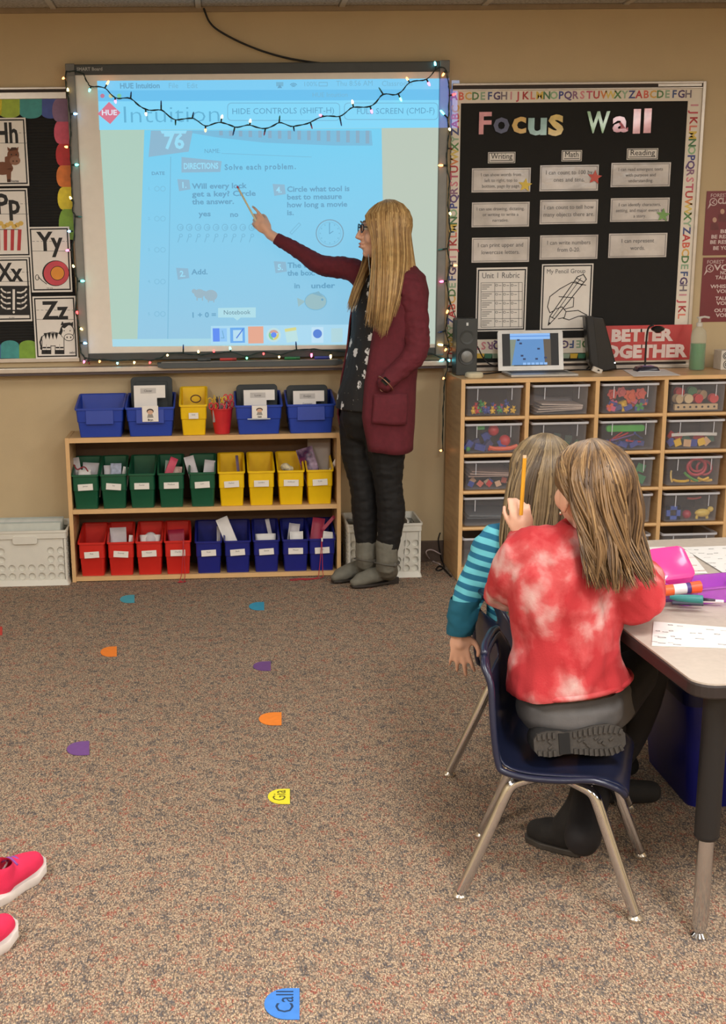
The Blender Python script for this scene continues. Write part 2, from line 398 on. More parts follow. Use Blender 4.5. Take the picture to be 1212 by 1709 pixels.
BACKW = mat('shelf_back_board', (96, 72, 52), .7)
SKIN = mat('skin', (226, 178, 152), .5, var=.05, scale=25, bump=.05)
BLKPL = mat('black_plastic', (24, 25, 27), .35)
CABLE = mat('black_cable', (20, 20, 22), .5)

# ============================================================ WHITEBOARD
yS, yF = -.040, -.056
wb = thing('interactive_whiteboard', 'large interactive whiteboard with grey frame showing a projected worksheet, on the wall behind the teacher', 'whiteboard', P(430, 600, -.03))
tl, tr, bl, br = P(109, 107, yF), P(750.5, 102.3, yF), P(132, 604, yF), P(744, 598, yF)
xl, xr, zt, zb = tl.x, tr.x, tl.z, bl.z
xil, xir = P(125.4, 140, yF).x, P(734.2, 130, yF).x
zit, zib = P(400, 122, yF).z, P(200, 589.5, yF).z
MB().bb((xl+.01, -.04, zb+.005), (xr-.01, -.002, zt-.005)).build('writing_surface', mat('whiteboard_enamel', (238, 232, 222), .35, var=.02), wb)
MB().bb((xl, yF, zb), (xil, -.001, zt)).build('side_frame', GREYF, wb, bevel=.005)
MB().bb((xir, yF, zb), (xr, -.001, zt)).build('side_frame', GREYF, wb, bevel=.005)
MB().bb((xil, yF+.002, zit), (xir, -.001, zt-.001)).build('top_frame', DARKF, wb, bevel=.004)['label'] = 'dark grey top bar'
MB().bb((xil, yF+.002, zb+.002), (xir, -.001, zib)).build('bottom_frame', DARKF, wb, bevel=.004)['label'] = 'dark grey bottom bar'
for x0, x1 in ((xl-.001, xil+.001), (xir-.001, xr+.001)):
    MB().bb((x0, yF-.004, zit-.006), (x1, -.001, zt+.002)).build('corner_cap', mat('cap_grey', (110, 110, 108), .5), wb, bevel=.003)
f = Flat(yF-.0006); f.text('SMART Board', 128, 118, 5, mat('pale_ink', (170, 172, 170), .5), wt='b'); f.build('lettering', wb)
# --- the projected picture: projector light built as glowing flat plates
C_BAR, C_TIT, C_TOOL = glow((122, 204, 244)), glow((104, 192, 238)), glow((128, 214, 248))
C_PAGE, C_SL, C_SR, C_BOT = glow((124, 200, 236)), glow((172, 204, 190)), glow((184, 198, 184)), glow((164, 214, 230))
C_TX, C_TX2, C_GY, C_LT = glow((100, 162, 196)), glow((114, 180, 212)), glow((138, 182, 208)), glow((150, 220, 246))
def pagemat():
    m = bpy.data.materials.new('projected_page'); m.use_nodes = True; nt = m.node_tree; b = nt.nodes['Principled BSDF']; b.inputs['Base Color'].default_value = (.005, .005, .005, 1)
    tc = nt.nodes.new('ShaderNodeTexCoord'); sx = nt.nodes.new('ShaderNodeSeparateXYZ'); r = nt.nodes.new('ShaderNodeValToRGB')
    r.color_ramp.elements[0].color = (*lin((146, 198, 226)), 1); r.color_ramp.elements[1].color = (*lin((112, 206, 242)), 1)
    nt.links.new(tc.outputs['Generated'], sx.inputs[0]); nt.links.new(sx.outputs[2], r.inputs[0]); nt.links.new(r.outputs[0], b.inputs['Emission Color']); b.inputs['Emission Strength'].default_value = .8
    return m
PAGE = pagemat()
f = Flat(yS-.0008)
f.poly([(162, 135), (733.6, 131), (727, 574), (188, 578.5)], C_SL, 0)
pic = f.build('projected_picture', wb); pic['label'] = 'bright blue projected computer picture'
def sub(fl, name, label=None):
    o = fl.build(name, pic)
    if label: o['label'] = label
    return o
f = Flat(yS-.0008); f.poly([(637, 214), (731.7, 213), (727, 574), (640, 575)], C_SR, 1); sub(f, 'page_side')
f = Flat(yS-.0008); f.poly([(241, 217), (637, 214), (644, 575), (229, 577)], PAGE, 1); sub(f, 'worksheet_page', 'pale blue worksheet page')
f = Flat(yS-.0008); f.poly([(187.3, 566), (560, 564), (640, 563), (640, 575), (188, 578.5)], C_BOT, 2); sub(f, 'page_footer')
f = Flat(yS-.0008); f.poly([(162, 135), (733.6, 131), (733.3, 149), (163, 151)], C_BAR, 1)
f.text('HUE Intuition', 200, 147.5, 8, C_TX, 2, 'b', w=67); f.text('File', 281, 147, 8, C_TX2, 2, w=17); f.text('Edit', 312, 147, 8, C_TX2, 2, w=18)
f.poly([(461, 137), (473, 137), (473, 144), (461, 144)], C_TX2, 2); f.poly([(467, 141), (471, 147), (463, 147)], C_TX, 3)
for r_ in (7, 4.5, 2.2):
    f.disc(490, 146, r_, r_, C_TX, 2+(7-r_)*.3, 8, 45, 135) if False else f.line([(490+r_*math.cos(math.radians(a)), 146-r_*math.sin(math.radians(a))) for a in (40, 65, 90, 115, 140)], 1.4, C_TX, 2)
f.text('100%', 506, 144, 7, C_TX2, 2, w=24); f.frame(532, 137, 547, 144, 1.2, C_TX2, 2); f.text('Thu 8:56 AM', 561, 143.5, 8, C_TX2, 2, w=62); f.text('Classroom', 637, 143.5, 8, C_TX2, 2, w=52)
sub(f, 'menu_bar')
f = Flat(yS-.0008); f.poly([(163, 151), (733.3, 149), (733, 167), (164, 169)], C_TIT, 1)
f.disc(171, 160, 3.6, 3.6, glow((190, 120, 150)), 2); f.disc(185, 160, 3.6, 3.6, glow((200, 200, 150)), 2); f.disc(199, 160, 3.6, 3.6, glow((120, 200, 160)), 2)
f.text('HUE Intuition', 521, 162, 7, C_TX2, 2, w=60); sub(f, 'title_bar')
f = Flat(yS-.0008); f.poly([(164, 169), (733, 167), (731.7, 213), (166, 217)], C_TOOL, 1)
f.poly([(182, 170), (201, 188), (184, 207), (163, 190)], glow((214, 116, 140)), 2); f.text('HUE', 182.5, 192, 8, glow((225, 225, 240)), 3, 'b', 'c', w=26)
f.text('Intuition', 203, 205, 26, glow((96, 176, 212)), 2, 't', w=167)
for u0, u1, s_, w_ in ((380, 567, 'HIDE CONTROLS (SHIFT-H)', 172), (575, 731, 'FULL SCREEN (CMD-F)', 132)):
    r_ = 6; z = 201 if u0 < 500 else 199.5
    pts = []
    for cx_, cy_, st in ((u1-r_, 172+r_, 0), (u0+r_, 172+r_, 90), (u0+r_, z-r_, 180), (u1-r_, z-r_, 270)):
        for k in range(4): a = math.radians(st+30*k); pts.append((cx_+r_*math.cos(a), cy_-r_*math.sin(a)))
    f.line(pts+[pts[0]], 1.2, C_TX2, 2); f.text(s_, u0+7 if u0 < 500 else u0+20, 190.5, 9, glow((92, 160, 196)), 2, w=w_)
sub(f, 'tool_bar')
f = Flat(yS-.0008)
f.poly([(252, 218), (322, 218), (315, 253), (248, 262)], C_GY, 2); f.text('76', 274, 248, 23, C_LT, 3, 'b', w=34); f.poly([(268, 218), (312, 218), (310, 223), (270, 223)], C_LT, 3)
f.poly([(320, 218), (620, 218), (622, 243), (560, 243), (440, 238), (360, 229), (320, 222)], glow((116, 186, 220)), 2)
for k in range(16): u = 366+k*16.3; f.rect(u, 218, u+6, 226+k*.9, glow((132, 170, 196)), 3)
f.line([(285, 262), (280, 566)], 1.2, C_TX2, 2); f.text('NAME:', 341, 255.5, 6.5, C_TX, 2, w=27)
f.line([(370, 256), (520, 262)], .8, C_TX2, 2)
f.poly([(303, 262), (370, 269), (368, 287), (303, 288)], C_GY, 2); f.text('DIRECTIONS', 306.5, 282, 9, C_LT, 3, 'b', w=58); f.text('Solve each problem.', 375, 283.5, 8.5, C_TX, 2, 'b', w=120, sp=1.2)
def badge(u, v, n): f.poly([(u, v), (u+20, v+1), (u+22, v+17), (u+3, v+20)], C_GY, 2); f.text(n, u+11, v+14.5, 9, C_LT, 3, 'b', 'c')
badge(296, 299, '1.'); badge(455, 307, '4.'); badge(294, 447, '2.'); badge(457, 436, '5.')
for s_, u, v, w_ in (('Will every lock', 321, 315, 90), ('get a key? Circle', 321, 328, 106), ('the answer.', 321, 341, 70), ('yes', 332, 361, 20), ('no', 384, 362, 14), ('Circle what tool is', 479, 320, 105), ('best to measure', 479, 333, 92), ('how long a movie', 479, 346, 101), ('is.', 479, 359, 12), ('Add.', 320, 458, 27), ('The ball is', 480, 447, 60), ('the box.', 480, 460, 46), ('in', 491, 481, 10), ('under', 519, 481, 40), ('1 + 0 =', 319, 530, 42), ('DATE', 253, 292, 22)):
    f.text(s_, u, v, 8.2 if s_ != 'DATE' else 5, C_TX, 2, 'b', w=w_)
for k in range(9):
    u = 301+k*14.9
    f.ring(u, 379.5, 5.5, 1.2, C_TX2, 2, 10, 6); f.ring(u+1.5, 380, 2.5, 1, C_TX2, 2, 8)
    f.ring(u+1, 393, 3.2, 1.2, C_TX2, 2, 8); f.line([(u-1, 395), (u-4, 404)], 1.3, C_TX2, 2)
f.ring(550.5, 389.5, 23.5, 1.6, glow((120, 158, 180)), 2, 28); f.ring(550.5, 389.5, 19, .6, C_TX2, 2, 24)
for k in range(12): a = math.radians(30*k); f.disc(550.5+16*math.cos(a), 389.5+16*math.sin(a), 1.2, 1.2, C_TX2, 3, 6)
f.line([(550, 390), (550, 372)], 1.4, C_TX, 3); f.line([(550, 390), (556, 386)], 1.4, C_TX, 3)
f.line([(484, 388), (499, 372), (502, 375), (487, 391), (484, 388)], 1, C_TX2, 2)
for k, v in enumerate((315, 365, 417, 470, 524)):
    f.text('%d.' % (k+1), 247, v+2, 4.5, C_TX2, 2); f.ring(262, v, 4.5, .8, C_TX2, 2, 10); f.ring(272, v, 4.5, .8, C_TX2, 2, 10)
pk = glow((150, 180, 196))
for u, v, r_ in ((333, 490, 9), (352, 493, 11)): f.disc(u, v, r_, r_*.85, pk, 2, 14); f.disc(u-r_, v-4, 4, 4, pk, 3, 8); f.line([(u-4, v+7), (u-4, v+11)], 2, pk, 2); f.line([(u+5, v+7), (u+5, v+11)], 2, pk, 2)
fm = glow((150, 188, 196)); f.disc(527, 503, 19, 15, fm, 2, 18); f.poly([(510, 503), (496, 497), (498, 512)], fm, 2); f.poly([(520, 490), (532, 486), (540, 496)], glow((128, 176, 196)), 3); f.ring(527, 503, 19, 1.2, C_TX2, 3, 18, 15); f.disc(538, 500, 2, 2, C_TX, 4, 8)
wp_ = f.build('worksheet_print', pic); wp_['kind'] = 'stuff'
f = Flat(yS-.0008); f.poly([(352, 544), (640, 541), (640, 573), (352, 575)], glow((168, 216, 240)), 3)
f.poly([(364, 514), (427, 513), (427, 530), (402, 530), (396, 535), (390, 530), (364, 530)], glow((172, 220, 232)), 3); f.text('Notebook', 373, 525, 7, glow((96, 132, 150)), 4, w=45)
f.rect(355, 548, 367, 570, glow((90, 140, 240)), 4); f.rect(367, 548, 379, 570, glow((140, 196, 244)), 4); f.line([(371, 552), (374, 564), (369, 564)], 1, C_TX, 5)
f.rect(384, 547, 409, 572, glow((104, 170, 236)), 4); f.rect(389, 551, 405, 569, glow((180, 220, 240)), 5); f.line([(406, 549), (395, 564)], 2, glow((80, 130, 220)), 6)
f.rect(414, 545, 440, 573, glow((226, 166, 142)), 4)
f.disc(457, 559, 12, 12, glow((190, 222, 226)), 4); f.disc(457, 559, 8.5, 8.5, glow((206, 160, 150)), 5, 16, 20, 160); f.disc(457, 559, 8.5, 8.5, glow((130, 200, 150)), 5, 14, 140, 270); f.disc(457, 559, 8.5, 8.5, glow((214, 206, 120)), 5, 14, 260, 385); f.disc(457, 559, 4.6, 4.6, glow((96, 140, 240)), 6)
f.poly([(475, 549), (494, 546), (498, 569), (479, 572)], glow((186, 224, 226)), 4); f.poly([(475, 549), (494, 546), (495, 551), (476, 554)], glow((214, 214, 140)), 5)
f.rect(520, 546, 540, 572, glow((190, 224, 244)), 4); f.disc(530, 557, 7.5, 7.5, glow((84, 130, 214)), 5); f.rect(553, 548, 572, 571, glow((176, 214, 222)), 4)
sub(f, 'dock_bar')
# picture edge overshooting onto the frame: projector light put in as glow
f = Flat(yF-.0012); f.poly([(734.2, 131), (750, 130.5), (748, 213), (731.9, 213.5)], spill((80, 130, 220), .35), 0); sub(f, 'light_spill')

# ============================================================ chalk rail under all boards
yT = -.085
za, zb2 = P(150, 626, yT).z, P(150, 613, yT).z
xre = P(746, 612, yT).x
MB().bb((X0, yT, za+.012), (xre, -.001, zb2)).build('trim_2', ALU, bevel=.003)['kind'] = 'structure'
MB().bb((X0, yT+.012, za), (xre, -.001, za+.014)).build('trim_3', mat('rail_groove', (92, 84, 88), .5, .5), bevel=.002)['kind'] = 'structure'
# smart pen tray
pt = thing('pen_tray', 'long dark grey pen tray under the middle of the whiteboard', 'tray', P(410, 612, yT-.03))
a, b_ = P(262, 612, -.12), P(572, 600, -.12); zz0, zz1 = P(400, 613, -.12).z, P(400, 604, -.12).z
pts = [(a.x, -.12, zz1), (a.x+.004, -.125, zz0+.006), (a.x+.03, -.125, zz0), (b_.x-.03, -.125, zz0), (b_.x, -.125, zz0+.006), (b_.x, -.12, zz1)]
MB().prism(pts, (0, .065, 0)).build('tray_body', DARKF, pt, bevel=.002)
MB().bb((a.x+.02, -.118, zz1), (b_.x-.02, -.062, zz1+.003)).build('tray_liner', mat('tray_liner', (128, 124, 118), .5), pt)
for u0, u1, v, c, lb in ((330, 345, 599, (70, 74, 74), 'black'), (367, 388, 597.5, (190, 60, 50), 'red'), (475, 494, 597, (30, 120, 60), 'green'), (525, 545, 595, (50, 60, 160), 'blue')):
    A, B = P(u0, v, -.09), P(u1, v-.3, -.09)
    t = thing('marker_pen', '%s whiteboard marker lying in the pen tray' % lb, 'marker', (A.x, A.y, A.z))
    zc = zz1+.010; MB().tube([(A.x, -.09, zc), (B.x, -.09, zc)], .0065, 10).build('barrel', M(c, .4), t, smooth=True, auto=.6)
    MB().tube([(B.x, -.09, zc), (B.x+.018, -.09, zc)], .0072, 10).build('cap', M(tuple(int(x*.8) for x in c), .4), t, smooth=True, auto=.6)
# ============================================================ ALPHABET BOARD (left)
ab = thing('bulletin_board', 'black corrugated bulletin board with scalloped rainbow border, left of the whiteboard', 'bulletin board', P(20, 600, -.01))
xL = -1.95; xR = P(116, 300, -.012).x
za0, za1 = P(60, 165, -.012).z, P(60, 600, -.012).z
MB().bb((xL, -.008, za1), (xR, -.001, za0+.03)).build('backing_board', BLACKC, ab)
m_ = MB(); z = za1+.01; k = 0
while z < za0: m_.tube([(xL, -.0085, z), (xR, -.0085, z)], .0028, 5); z += .0125
m_.build('corrugated_paper', mat('corrugated_black', (34, 34, 34), .8, bump=.1), ab)['kind'] = 'stuff'
zz = [P(60, v, -.02).z for v in (145.5, 149, 154, 165)]
MB().bb((xL, -.020, zz[1]), (xR+.005, -.001, zz[0])).build('top_frame', ALU, ab, bevel=.001)
MB().bb((xL, -.012, zz[2]), (xR+.005, -.001, zz[1])).build('top_groove', mat('groove', (48, 38, 34), .6), ab)
MB().bb((xL, -.022, zz[3]), (xR+.005, -.001, zz[2])).build('top_frame', ALU, ab, bevel=.001)
MB().bb((xL, -.020, P(60, 604.5, -.02).z), (xR+.005, -.001, P(60, 598, -.02).z)).build('bottom_frame', ALU, ab, bevel=.001)
RB = [(160, 186, 60), (62, 150, 150), (64, 84, 160), (134, 104, 138), (206, 84, 112), (190, 44, 50), (222, 124, 50), (226, 208, 50), (126, 168, 56)]
def scallop(u0, v0, u1, v1, side, c, lv):
    pts = []
    if side == 'top': pts = [(u0, v0), (u1, v0)]+[((u0+u1)/2+(u1-u0)/2*math.cos(a), v1-9+9*math.sin(a)) for a in [math.pi*k/10 for k in range(11)]]
    if side == 'bottom': pts = [(u1, v1), (u0, v1)]+[((u0+u1)/2-(u1-u0)/2*math.cos(a), v0+9-9*math.sin(a)) for a in [math.pi*k/10 for k in range(11)]]
    if side == 'right': pts = [(u1, v1), (u1, v0)]+[(u0+9-9*math.sin(a), (v0+v1)/2-(v1-v0)/2*math.cos(a)) for a in [math.pi*k/10 for k in range(11)]]
    y = -.0135-lv*.0006
    q = [P(u, v, y) for u, v in pts]
    MB().prism(q, (0, .0006, 0)).build('scallop', M(c, .55, var=.12, scale=40), ab)
for k, c in enumerate([RB[7], RB[6], RB[5], RB[8], RB[7], RB[6], RB[5]]): scallop(-33-36*k, 165, 3-36*k, 197, 'top', c, k % 2)
scallop(-2, 165, 34, 197, 'top', RB[0], 0); scallop(33, 165, 70, 198, 'top', RB[1], 1); scallop(69, 165, 100, 198, 'top', RB[2], 0)
for v0, v1, u, c, k in ((165, 203, 87, RB[3], 2), (201, 240, 90, RB[4], 1), (239, 277, 93, RB[5], 0), (276, 312, 94, RB[6], 1), (312, 350, 96, RB[7], 0), (349, 400, 98, RB[8], 1)): scallop(u, v0, u+30, v1, 'right', c, k)
for k, c in enumerate([RB[8], RB[1], RB[2], RB[6], RB[7], RB[4], RB[1], RB[0]]): scallop(32-31*k, 568, 63-31*k, 598, 'bottom', c, k % 2)
def letter_card(u0, v0, u1, v1, letters, art, label, y=-.018):
    t = thing('alphabet_card', label, 'poster', P((u0+u1)/2, v1, y), 'alphabet cards')
    a, b = P(u0, v0, y), P(u1, v1, y)
    MB().bb((a.x, y, b.z), (b.x, y+.0012, a.z)).build('card_sheet', WHITEP, t)
    f = Flat(y-.0004); s = (u1-u0)/75
    f.frame(u0+2.5, v0+2.5, u1-2.5, v1-3, 2.2, INK)
    h = v1-v0; y1, y2, y3 = v0+.07*h, v0+.22*h, v0+.37*h
    f.line([(u0+5, y3), (u1-5, y3)], .8, GREYINK)
    for k in range(9): f.line([(u0+7+k*7.2*s, y2), (u0+11+k*7.2*s, y2)], .7, GREYINK)
    f.text(letters, (u0+u1)/2, y3-1, (y3-y1)*.90, INK, 1, 'b', 'c', w=40*s)
    art(f, u0, v0, u1, v1); f.build('card_print', t)
BRN, BRD, RED_, ORG, YEL = M((122, 78, 56), .7), M((84, 54, 40), .7), M((190, 58, 62), .6), M((232, 152, 56), .6), M((226, 190, 96), .6)
def art_horse(f, u0, v0, u1, v1):
    DK = M((70, 44, 32), .7); MZ = M((152, 112, 92), .7)
    f.disc(4, 281, 18, 11, BRN, 1, 20); f.poly([(-10, 283), (-3, 285), (-3, 304), (-9, 304)], BRN, 2); f.poly([(10, 282), (19, 280), (18, 304), (12, 304)], BRN, 2); f.poly([(12, 299), (18, 299), (18, 304), (12, 304)], DK, 3); f.poly([(-9, 299), (-3, 299), (-3, 304), (-9, 304)], DK, 3)
    f.poly([(8, 262), (20, 258), (20, 284), (8, 282)], BRN, 2); f.disc(22, 259, 10, 12, BRN, 3, 18); f.disc(25, 268, 9, 7.5, MZ, 4, 18); f.disc(22, 269, 1.2, 1.6, DK, 5, 8); f.disc(28, 269, 1.2, 1.6, DK, 5, 8); f.disc(19, 258, 1.1, 1.4, INK, 5, 8); f.disc(27, 258, 1.1, 1.4, INK, 5, 8)
    f.poly([(13, 252), (12, 245), (18, 249)], BRN, 2); f.poly([(26, 248), (31, 245), (30, 252)], BRN, 2); f.poly([(15, 252), (19, 246), (27, 246), (29, 250), (22, 251)], DK, 5); f.text('horse', 19, 304, 3.6, GREYINK, 3, 'b')
def art_popcorn(f, u0, v0, u1, v1):
    for k in range(8): u = -12+k*6; f.poly([(u, 383), (u+6, 383), (u+5.4+(12-u)*.06, 418), (u+(12-u)*.08, 418)], RED_ if k % 2 else WHITEP, 1+k % 2)
    for k in range(9): f.disc(-10+k*5.6, 378-(k % 3)*2.6, 4.4, 4, YEL, 3, 10)
    f.line([(-13, 383), (31, 383)], 1, INK, 4)
def art_xray(f, u0, v0, u1, v1):
    f.poly([(u0+6, 477), (u1-5, 477), (u1-5, 526), (u0+6, 526)], M((20, 20, 22), .6), 1); c = (u0+u1)/2+6
    f.line([(c, 484), (c, 516)], 4, WHITEP, 2); f.disc(c, 521, 2, 2, WHITEP, 2, 8)
    for k in range(4):
        for s in (-1, 1): f.line([(c+s*6, 488+k*9), (c+s*12, 488.5+k*9), (c+s*18, 486+k*9), (c+s*21, 482+k*9)], 2.6, WHITEP, 2)
    f.text('x-ray', c-8, 531, 3, GREYINK, 2)
def art_yoyo(f, u0, v0, u1, v1):
    f.disc(93, 456, 22.5, 21.5, INK, 1, 28); f.disc(94, 456, 21, 20.4, M((206, 72, 86), .55), 2, 28); f.ring(96, 456, 12, 1, INK, 3); f.disc(96, 456, 11, 11, ORG, 3, 24)
    f.line([(78, 474), (70, 468), (64, 462)], 1.2, INK, 3); f.ring(62, 463, 3.4, 1, INK, 3, 12, 5); f.text('yo-yo', 78, 482, 3, GREYINK, 3)
def art_zebra(f, u0, v0, u1, v1):
    f.disc(88, 566, 19, 12, INK, 1, 24); f.disc(88, 566, 17.8, 10.8, WHITEP, 2, 24)
    for u in (74, 81, 96, 103):
        f.poly([(u-4.4, 566), (u+4.4, 566), (u+4.6, 591), (u-4.6, 591)], INK, 1); f.poly([(u-3.2, 562), (u+3.2, 562), (u+3.4, 584), (u-3.4, 584)], WHITEP, 3); f.poly([(u-2.8, 579), (u+3, 579), (u+3, 581.4), (u-3, 581.4)], INK, 4)
    f.disc(112, 553, 12, 13.5, INK, 3, 22); f.disc(112, 553.5, 10.8, 12.2, WHITEP, 4, 22); f.disc(115, 563, 8.4, 6.2, INK, 5, 18); f.disc(115, 563, 7.4, 5.2, WHITEP, 6, 18)
    for s_ in (-1, 1): f.disc(115+3*s_, 563, 1.1, 1.7, INK, 7, 8); f.disc(112+5*s_, 552, .9, 1.1, INK, 7, 8)
    f.poly([(102, 546), (107, 539), (117, 538), (122, 543), (114, 543), (108, 548)], INK, 6); f.poly([(101, 543), (104, 536), (108, 542)], INK, 4); f.poly([(117, 540), (122, 537), (122, 545)], INK, 4); f.poly([(98, 556), (103, 545), (105, 552), (102, 560)], INK, 5)
    for u in (76, 82, 88, 94): f.poly([(u-3, 556), (u+3, 555.6), (u+.5, 567)], INK, 4)
    f.line([(70, 562), (67, 571), (69, 580)], 2.4, INK, 3); f.disc(69, 581, 2, 3, INK, 4, 8); f.text('zebra', 116, 590, 3.4, GREYINK, 3, 'b')
letter_card(-26, 197, 49, 310, 'Hh', art_horse, 'alphabet card Hh with a brown horse')
letter_card(-24, 315, 52, 429, 'Pp', art_popcorn, 'alphabet card Pp with a popcorn box')
letter_card(-20, 431, 54, 536, 'Xx', art_xray, 'alphabet card Xx with white ribs on black')
letter_card(47, 379, 121, 487, 'Yy', art_yoyo, 'alphabet card Yy with a red and orange yo-yo', -.0225)
letter_card(54, 495, 131, 598, 'Zz', art_zebra, 'alphabet card Zz with a zebra', -.0225)

# ============================================================ FOCUS BOARD (right)
yB = -.010
fb = thing('focus_board', 'black felt bulletin board with aluminium frame and alphabet border, right of the whiteboard', 'bulletin board', P(950, 610, -.01))
x0, x1 = P(751, 380, yB).x, P(1180, 136, -.022).x
zt, zb = P(1175, 135, -.022).z, P(1150, 611, -.022).z
MB().bb((x0, yB, zb), (x1, -.001, zt-.005)).build('felt', mat('felt_black', (28, 28, 27), .9, var=.05), fb)
F = .014
MB().bb((x1-F, -.022, zb), (x1, -.001, zt)).build('side_frame', ALU, fb, bevel=.0015)
MB().bb((x0, -.022, zt-.009), (x1-F, -.001, zt)).build('top_frame', ALU, fb, bevel=.0015)
MB().bb((x0, -.016, zt-.024), (P(1098, 145, yB).x, -.001, zt-.009)).build('map_rail_groove', mat('groove', (48, 38, 34), .6), fb)
MB().bb((P(1098, 145, yB).x, -.018, zt-.021), (x1-F-.004, -.001, zt-.009)).build('top_frame', ALU, fb, bevel=.001)
MB().bb((x0, -.020, zt-.030), (x1-F, -.001, zt-.024)).build('top_frame', ALU, fb, bevel=.001)
zc0, zc1, zc2, zc3 = [P(1100, v, -.022).z for v in (600, 604, 608, 614)]
MB().bb((x0, -.024, zc1), (x1, -.001, zc0)).build('bottom_frame', ALU, fb, bevel=.0015); MB().bb((x0, -.014, zc2), (x1, -.001, zc1)).build('bottom_groove', mat('groove', (48, 38, 34), .6), fb); MB().bb((x0, -.024, zc3), (x1, -.001, zc2)).build('bottom_frame', ALU, fb, bevel=.0015)
LC = [(196, 70, 70), (220, 110, 90), (224, 176, 90), (90, 130, 80), (150, 180, 150), (70, 90, 140), (84, 66, 110), (130, 120, 130), (214, 150, 160), (196, 80, 90), (180, 60, 60), (224, 130, 110), (226, 196, 90), (84, 130, 90), (150, 190, 150), (70, 80, 150), (100, 76, 130), (150, 110, 140), (220, 140, 150), (200, 96, 120), (190, 70, 70), (224, 140, 80), (228, 204, 110), (90, 140, 80), (160, 190, 160), (74, 84, 140)]
def strip(name, p0, p1, q, ex, ez, cap, start, n, rev=False):
    """border strip box p0..p1, with letters from point q stepping along ex"""
    o = MB().bb(p0, p1).build(name, mat('border_paper', (232, 224, 210), .5, var=.03), fb)
    mb = MB(); mats = []
    for k in range(n):
        L_ = (start+k) % 26; c = M(LC[L_], .55); 
        if c not in mats: mats.append(c)
        put_text(mb, chr(65+L_), Vector(q)+Vector(ex)*(k*.0312*1.0), ex, ez, cap, 'b', mats.index(c), 'c')
    mb.build('border_letters', mats, o)
yP = yB-.002
zs0, zs1 = P(900, 149.5, yP).z, P(900, 171, yP).z
xc0, xc1 = P(1148, 178, yP).x, P(1173, 178, yP).x
strip('border_strip', (x0, yP, zs1), (xc1, yB, zs0), (P(758, 160, yP).x, yP-.0004, zs1+.014), EX, EZ, .030, 0, 34)
zlo = zc0+.002
strip('border_strip', (xc0, yP, P(1145, 543, yP).z), (xc1, yB, zs1), (xc0+.014, yP-.0004, zs1-.018), -EZ, EX, .032, 8, 30)
strip('border_strip', (x0, yP, zlo), (P(765, 400, yP).x, yB, zs1), (P(765, 400, yP).x-.008, yP-.0004, zlo+.03), EZ, -EX, .032, 20, 35)
zb0, zb1 = P(900, 590, yP).z, P(900, 565, yP).z
strip('border_strip', (P(768, 400, yP).x, yP, zb0), (P(1030, 400, yP).x, yB, zb1), (P(1000, 575, yP).x, yP-.0004, zb1-.012), -EX, -EZ, .032, 1, 20)
f = Flat(yP-.0003)
for k in range(18): u = 796+k*13; f.poly([(u, 590), (u+13, 590), (u+11, 598), (u, 598)], M([(216, 180, 60), (60, 120, 90), (150, 170, 150)][k % 3], .5), 0)
o = f.build('pencil_border', fb)
f = Flat(yB-.0030); f.poly([(751, 149), (764, 149), (764, 214), (751, 214)], spill((70, 120, 210), .3)); f.poly([(754, 134), (767, 134), (767, 149), (754, 149)], spill((120, 150, 190), .5)); f.build('light_spill', fb)
# headline letters, each cut out
def cutout(ch, u0, v0, u1, v1, c, label):
    g, fs, ad = GL['b', ch]; xs_ = [p[0] for p in g]; ys_ = [p[1] for p in g]; y = yB-.006
    a, b = P(u0, v0, y), P(u1, v1, y); sx = (b.x-a.x)/(max(xs_)-min(xs_)); sz = (a.z-b.z)/(max(ys_)-min(ys_))
    mb = MB(); mb.add([(a.x+(x-min(xs_))*sx, y, b.z+(z-min(ys_))*sz) for x, z in g], fs)
    o = mb.build('cutout_letter', M(c, .28, var=.18, scale=22, coat=.5), solid=.004, org=(a.x, y, b.z)); tag(o, label, 'letter')
for ch, u0, v0, u1, v1, c, lb in (('F', 800, 187, 820, 224, (226, 160, 168), 'pale pink cutout letter F'), ('o', 824, 196, 850, 223, (78, 84, 116), 'dark blue cutout letter o'), ('c', 855, 195, 878, 223, (214, 176, 90), 'gold cutout letter c'),
        ('u', 882, 197, 912, 226, (154, 196, 194), 'pale teal cutout letter u'), ('s', 916, 191, 940, 227, (222, 192, 96), 'yellow cutout letter s'), ('W', 980, 186, 1017, 222, (112, 166, 92), 'green cutout letter W'),
        ('a', 1023, 194, 1048, 221, (196, 104, 120), 'rose cutout letter a'), ('l', 1058, 182, 1068, 223, (226, 150, 156), 'first pink letter l of the word Wall'), ('l', 1076, 181, 1086, 222, (226, 150, 156), 'last pink letter l of the word Wall')):
    cutout(ch, u0, v0, u1, v1, c, lb)
def sheet(name, u0, v0, u1, v1, label, cat, m, y=yB-.003, rot=0, group=None):
    a, b = P(u0, v0, y), P(u1, v1, y); t = thing(name, label, cat, ((a.x+b.x)/2, y, b.z), group)
    MB().box(((a.x+b.x)/2, y+.0006, (a.z+b.z)/2), (b.x-a.x, .0012, a.z-b.z), Matrix.Rotation(rot, 3, 'Y')).build('sheet', m, t, sub=0)
    return t
for s_, u0, v0, u1, v1 in (('Writing', 815, 254, 860, 272), ('Math', 938, 251, 971, 269), ('Reading', 1047, 248, 1098, 266)):
    t = sheet('header_card', u0, v0, u1, v1, 'small white header card reading %s' % s_, 'card', WHITEP, group='column headers on the focus board')
    f = Flat(yB-.0045); f.frame(u0+1, v0+1, u1-1, v1-1, 1, INK); f.text(s_, (u0+u1)/2, v1-7, 8.5, INK, 0, 'r', 'c', w=u1-u0-9); f.line([(u0+4, v1-4), (u1-4, v1-4.6)], 1, INK); f.build('print', t)
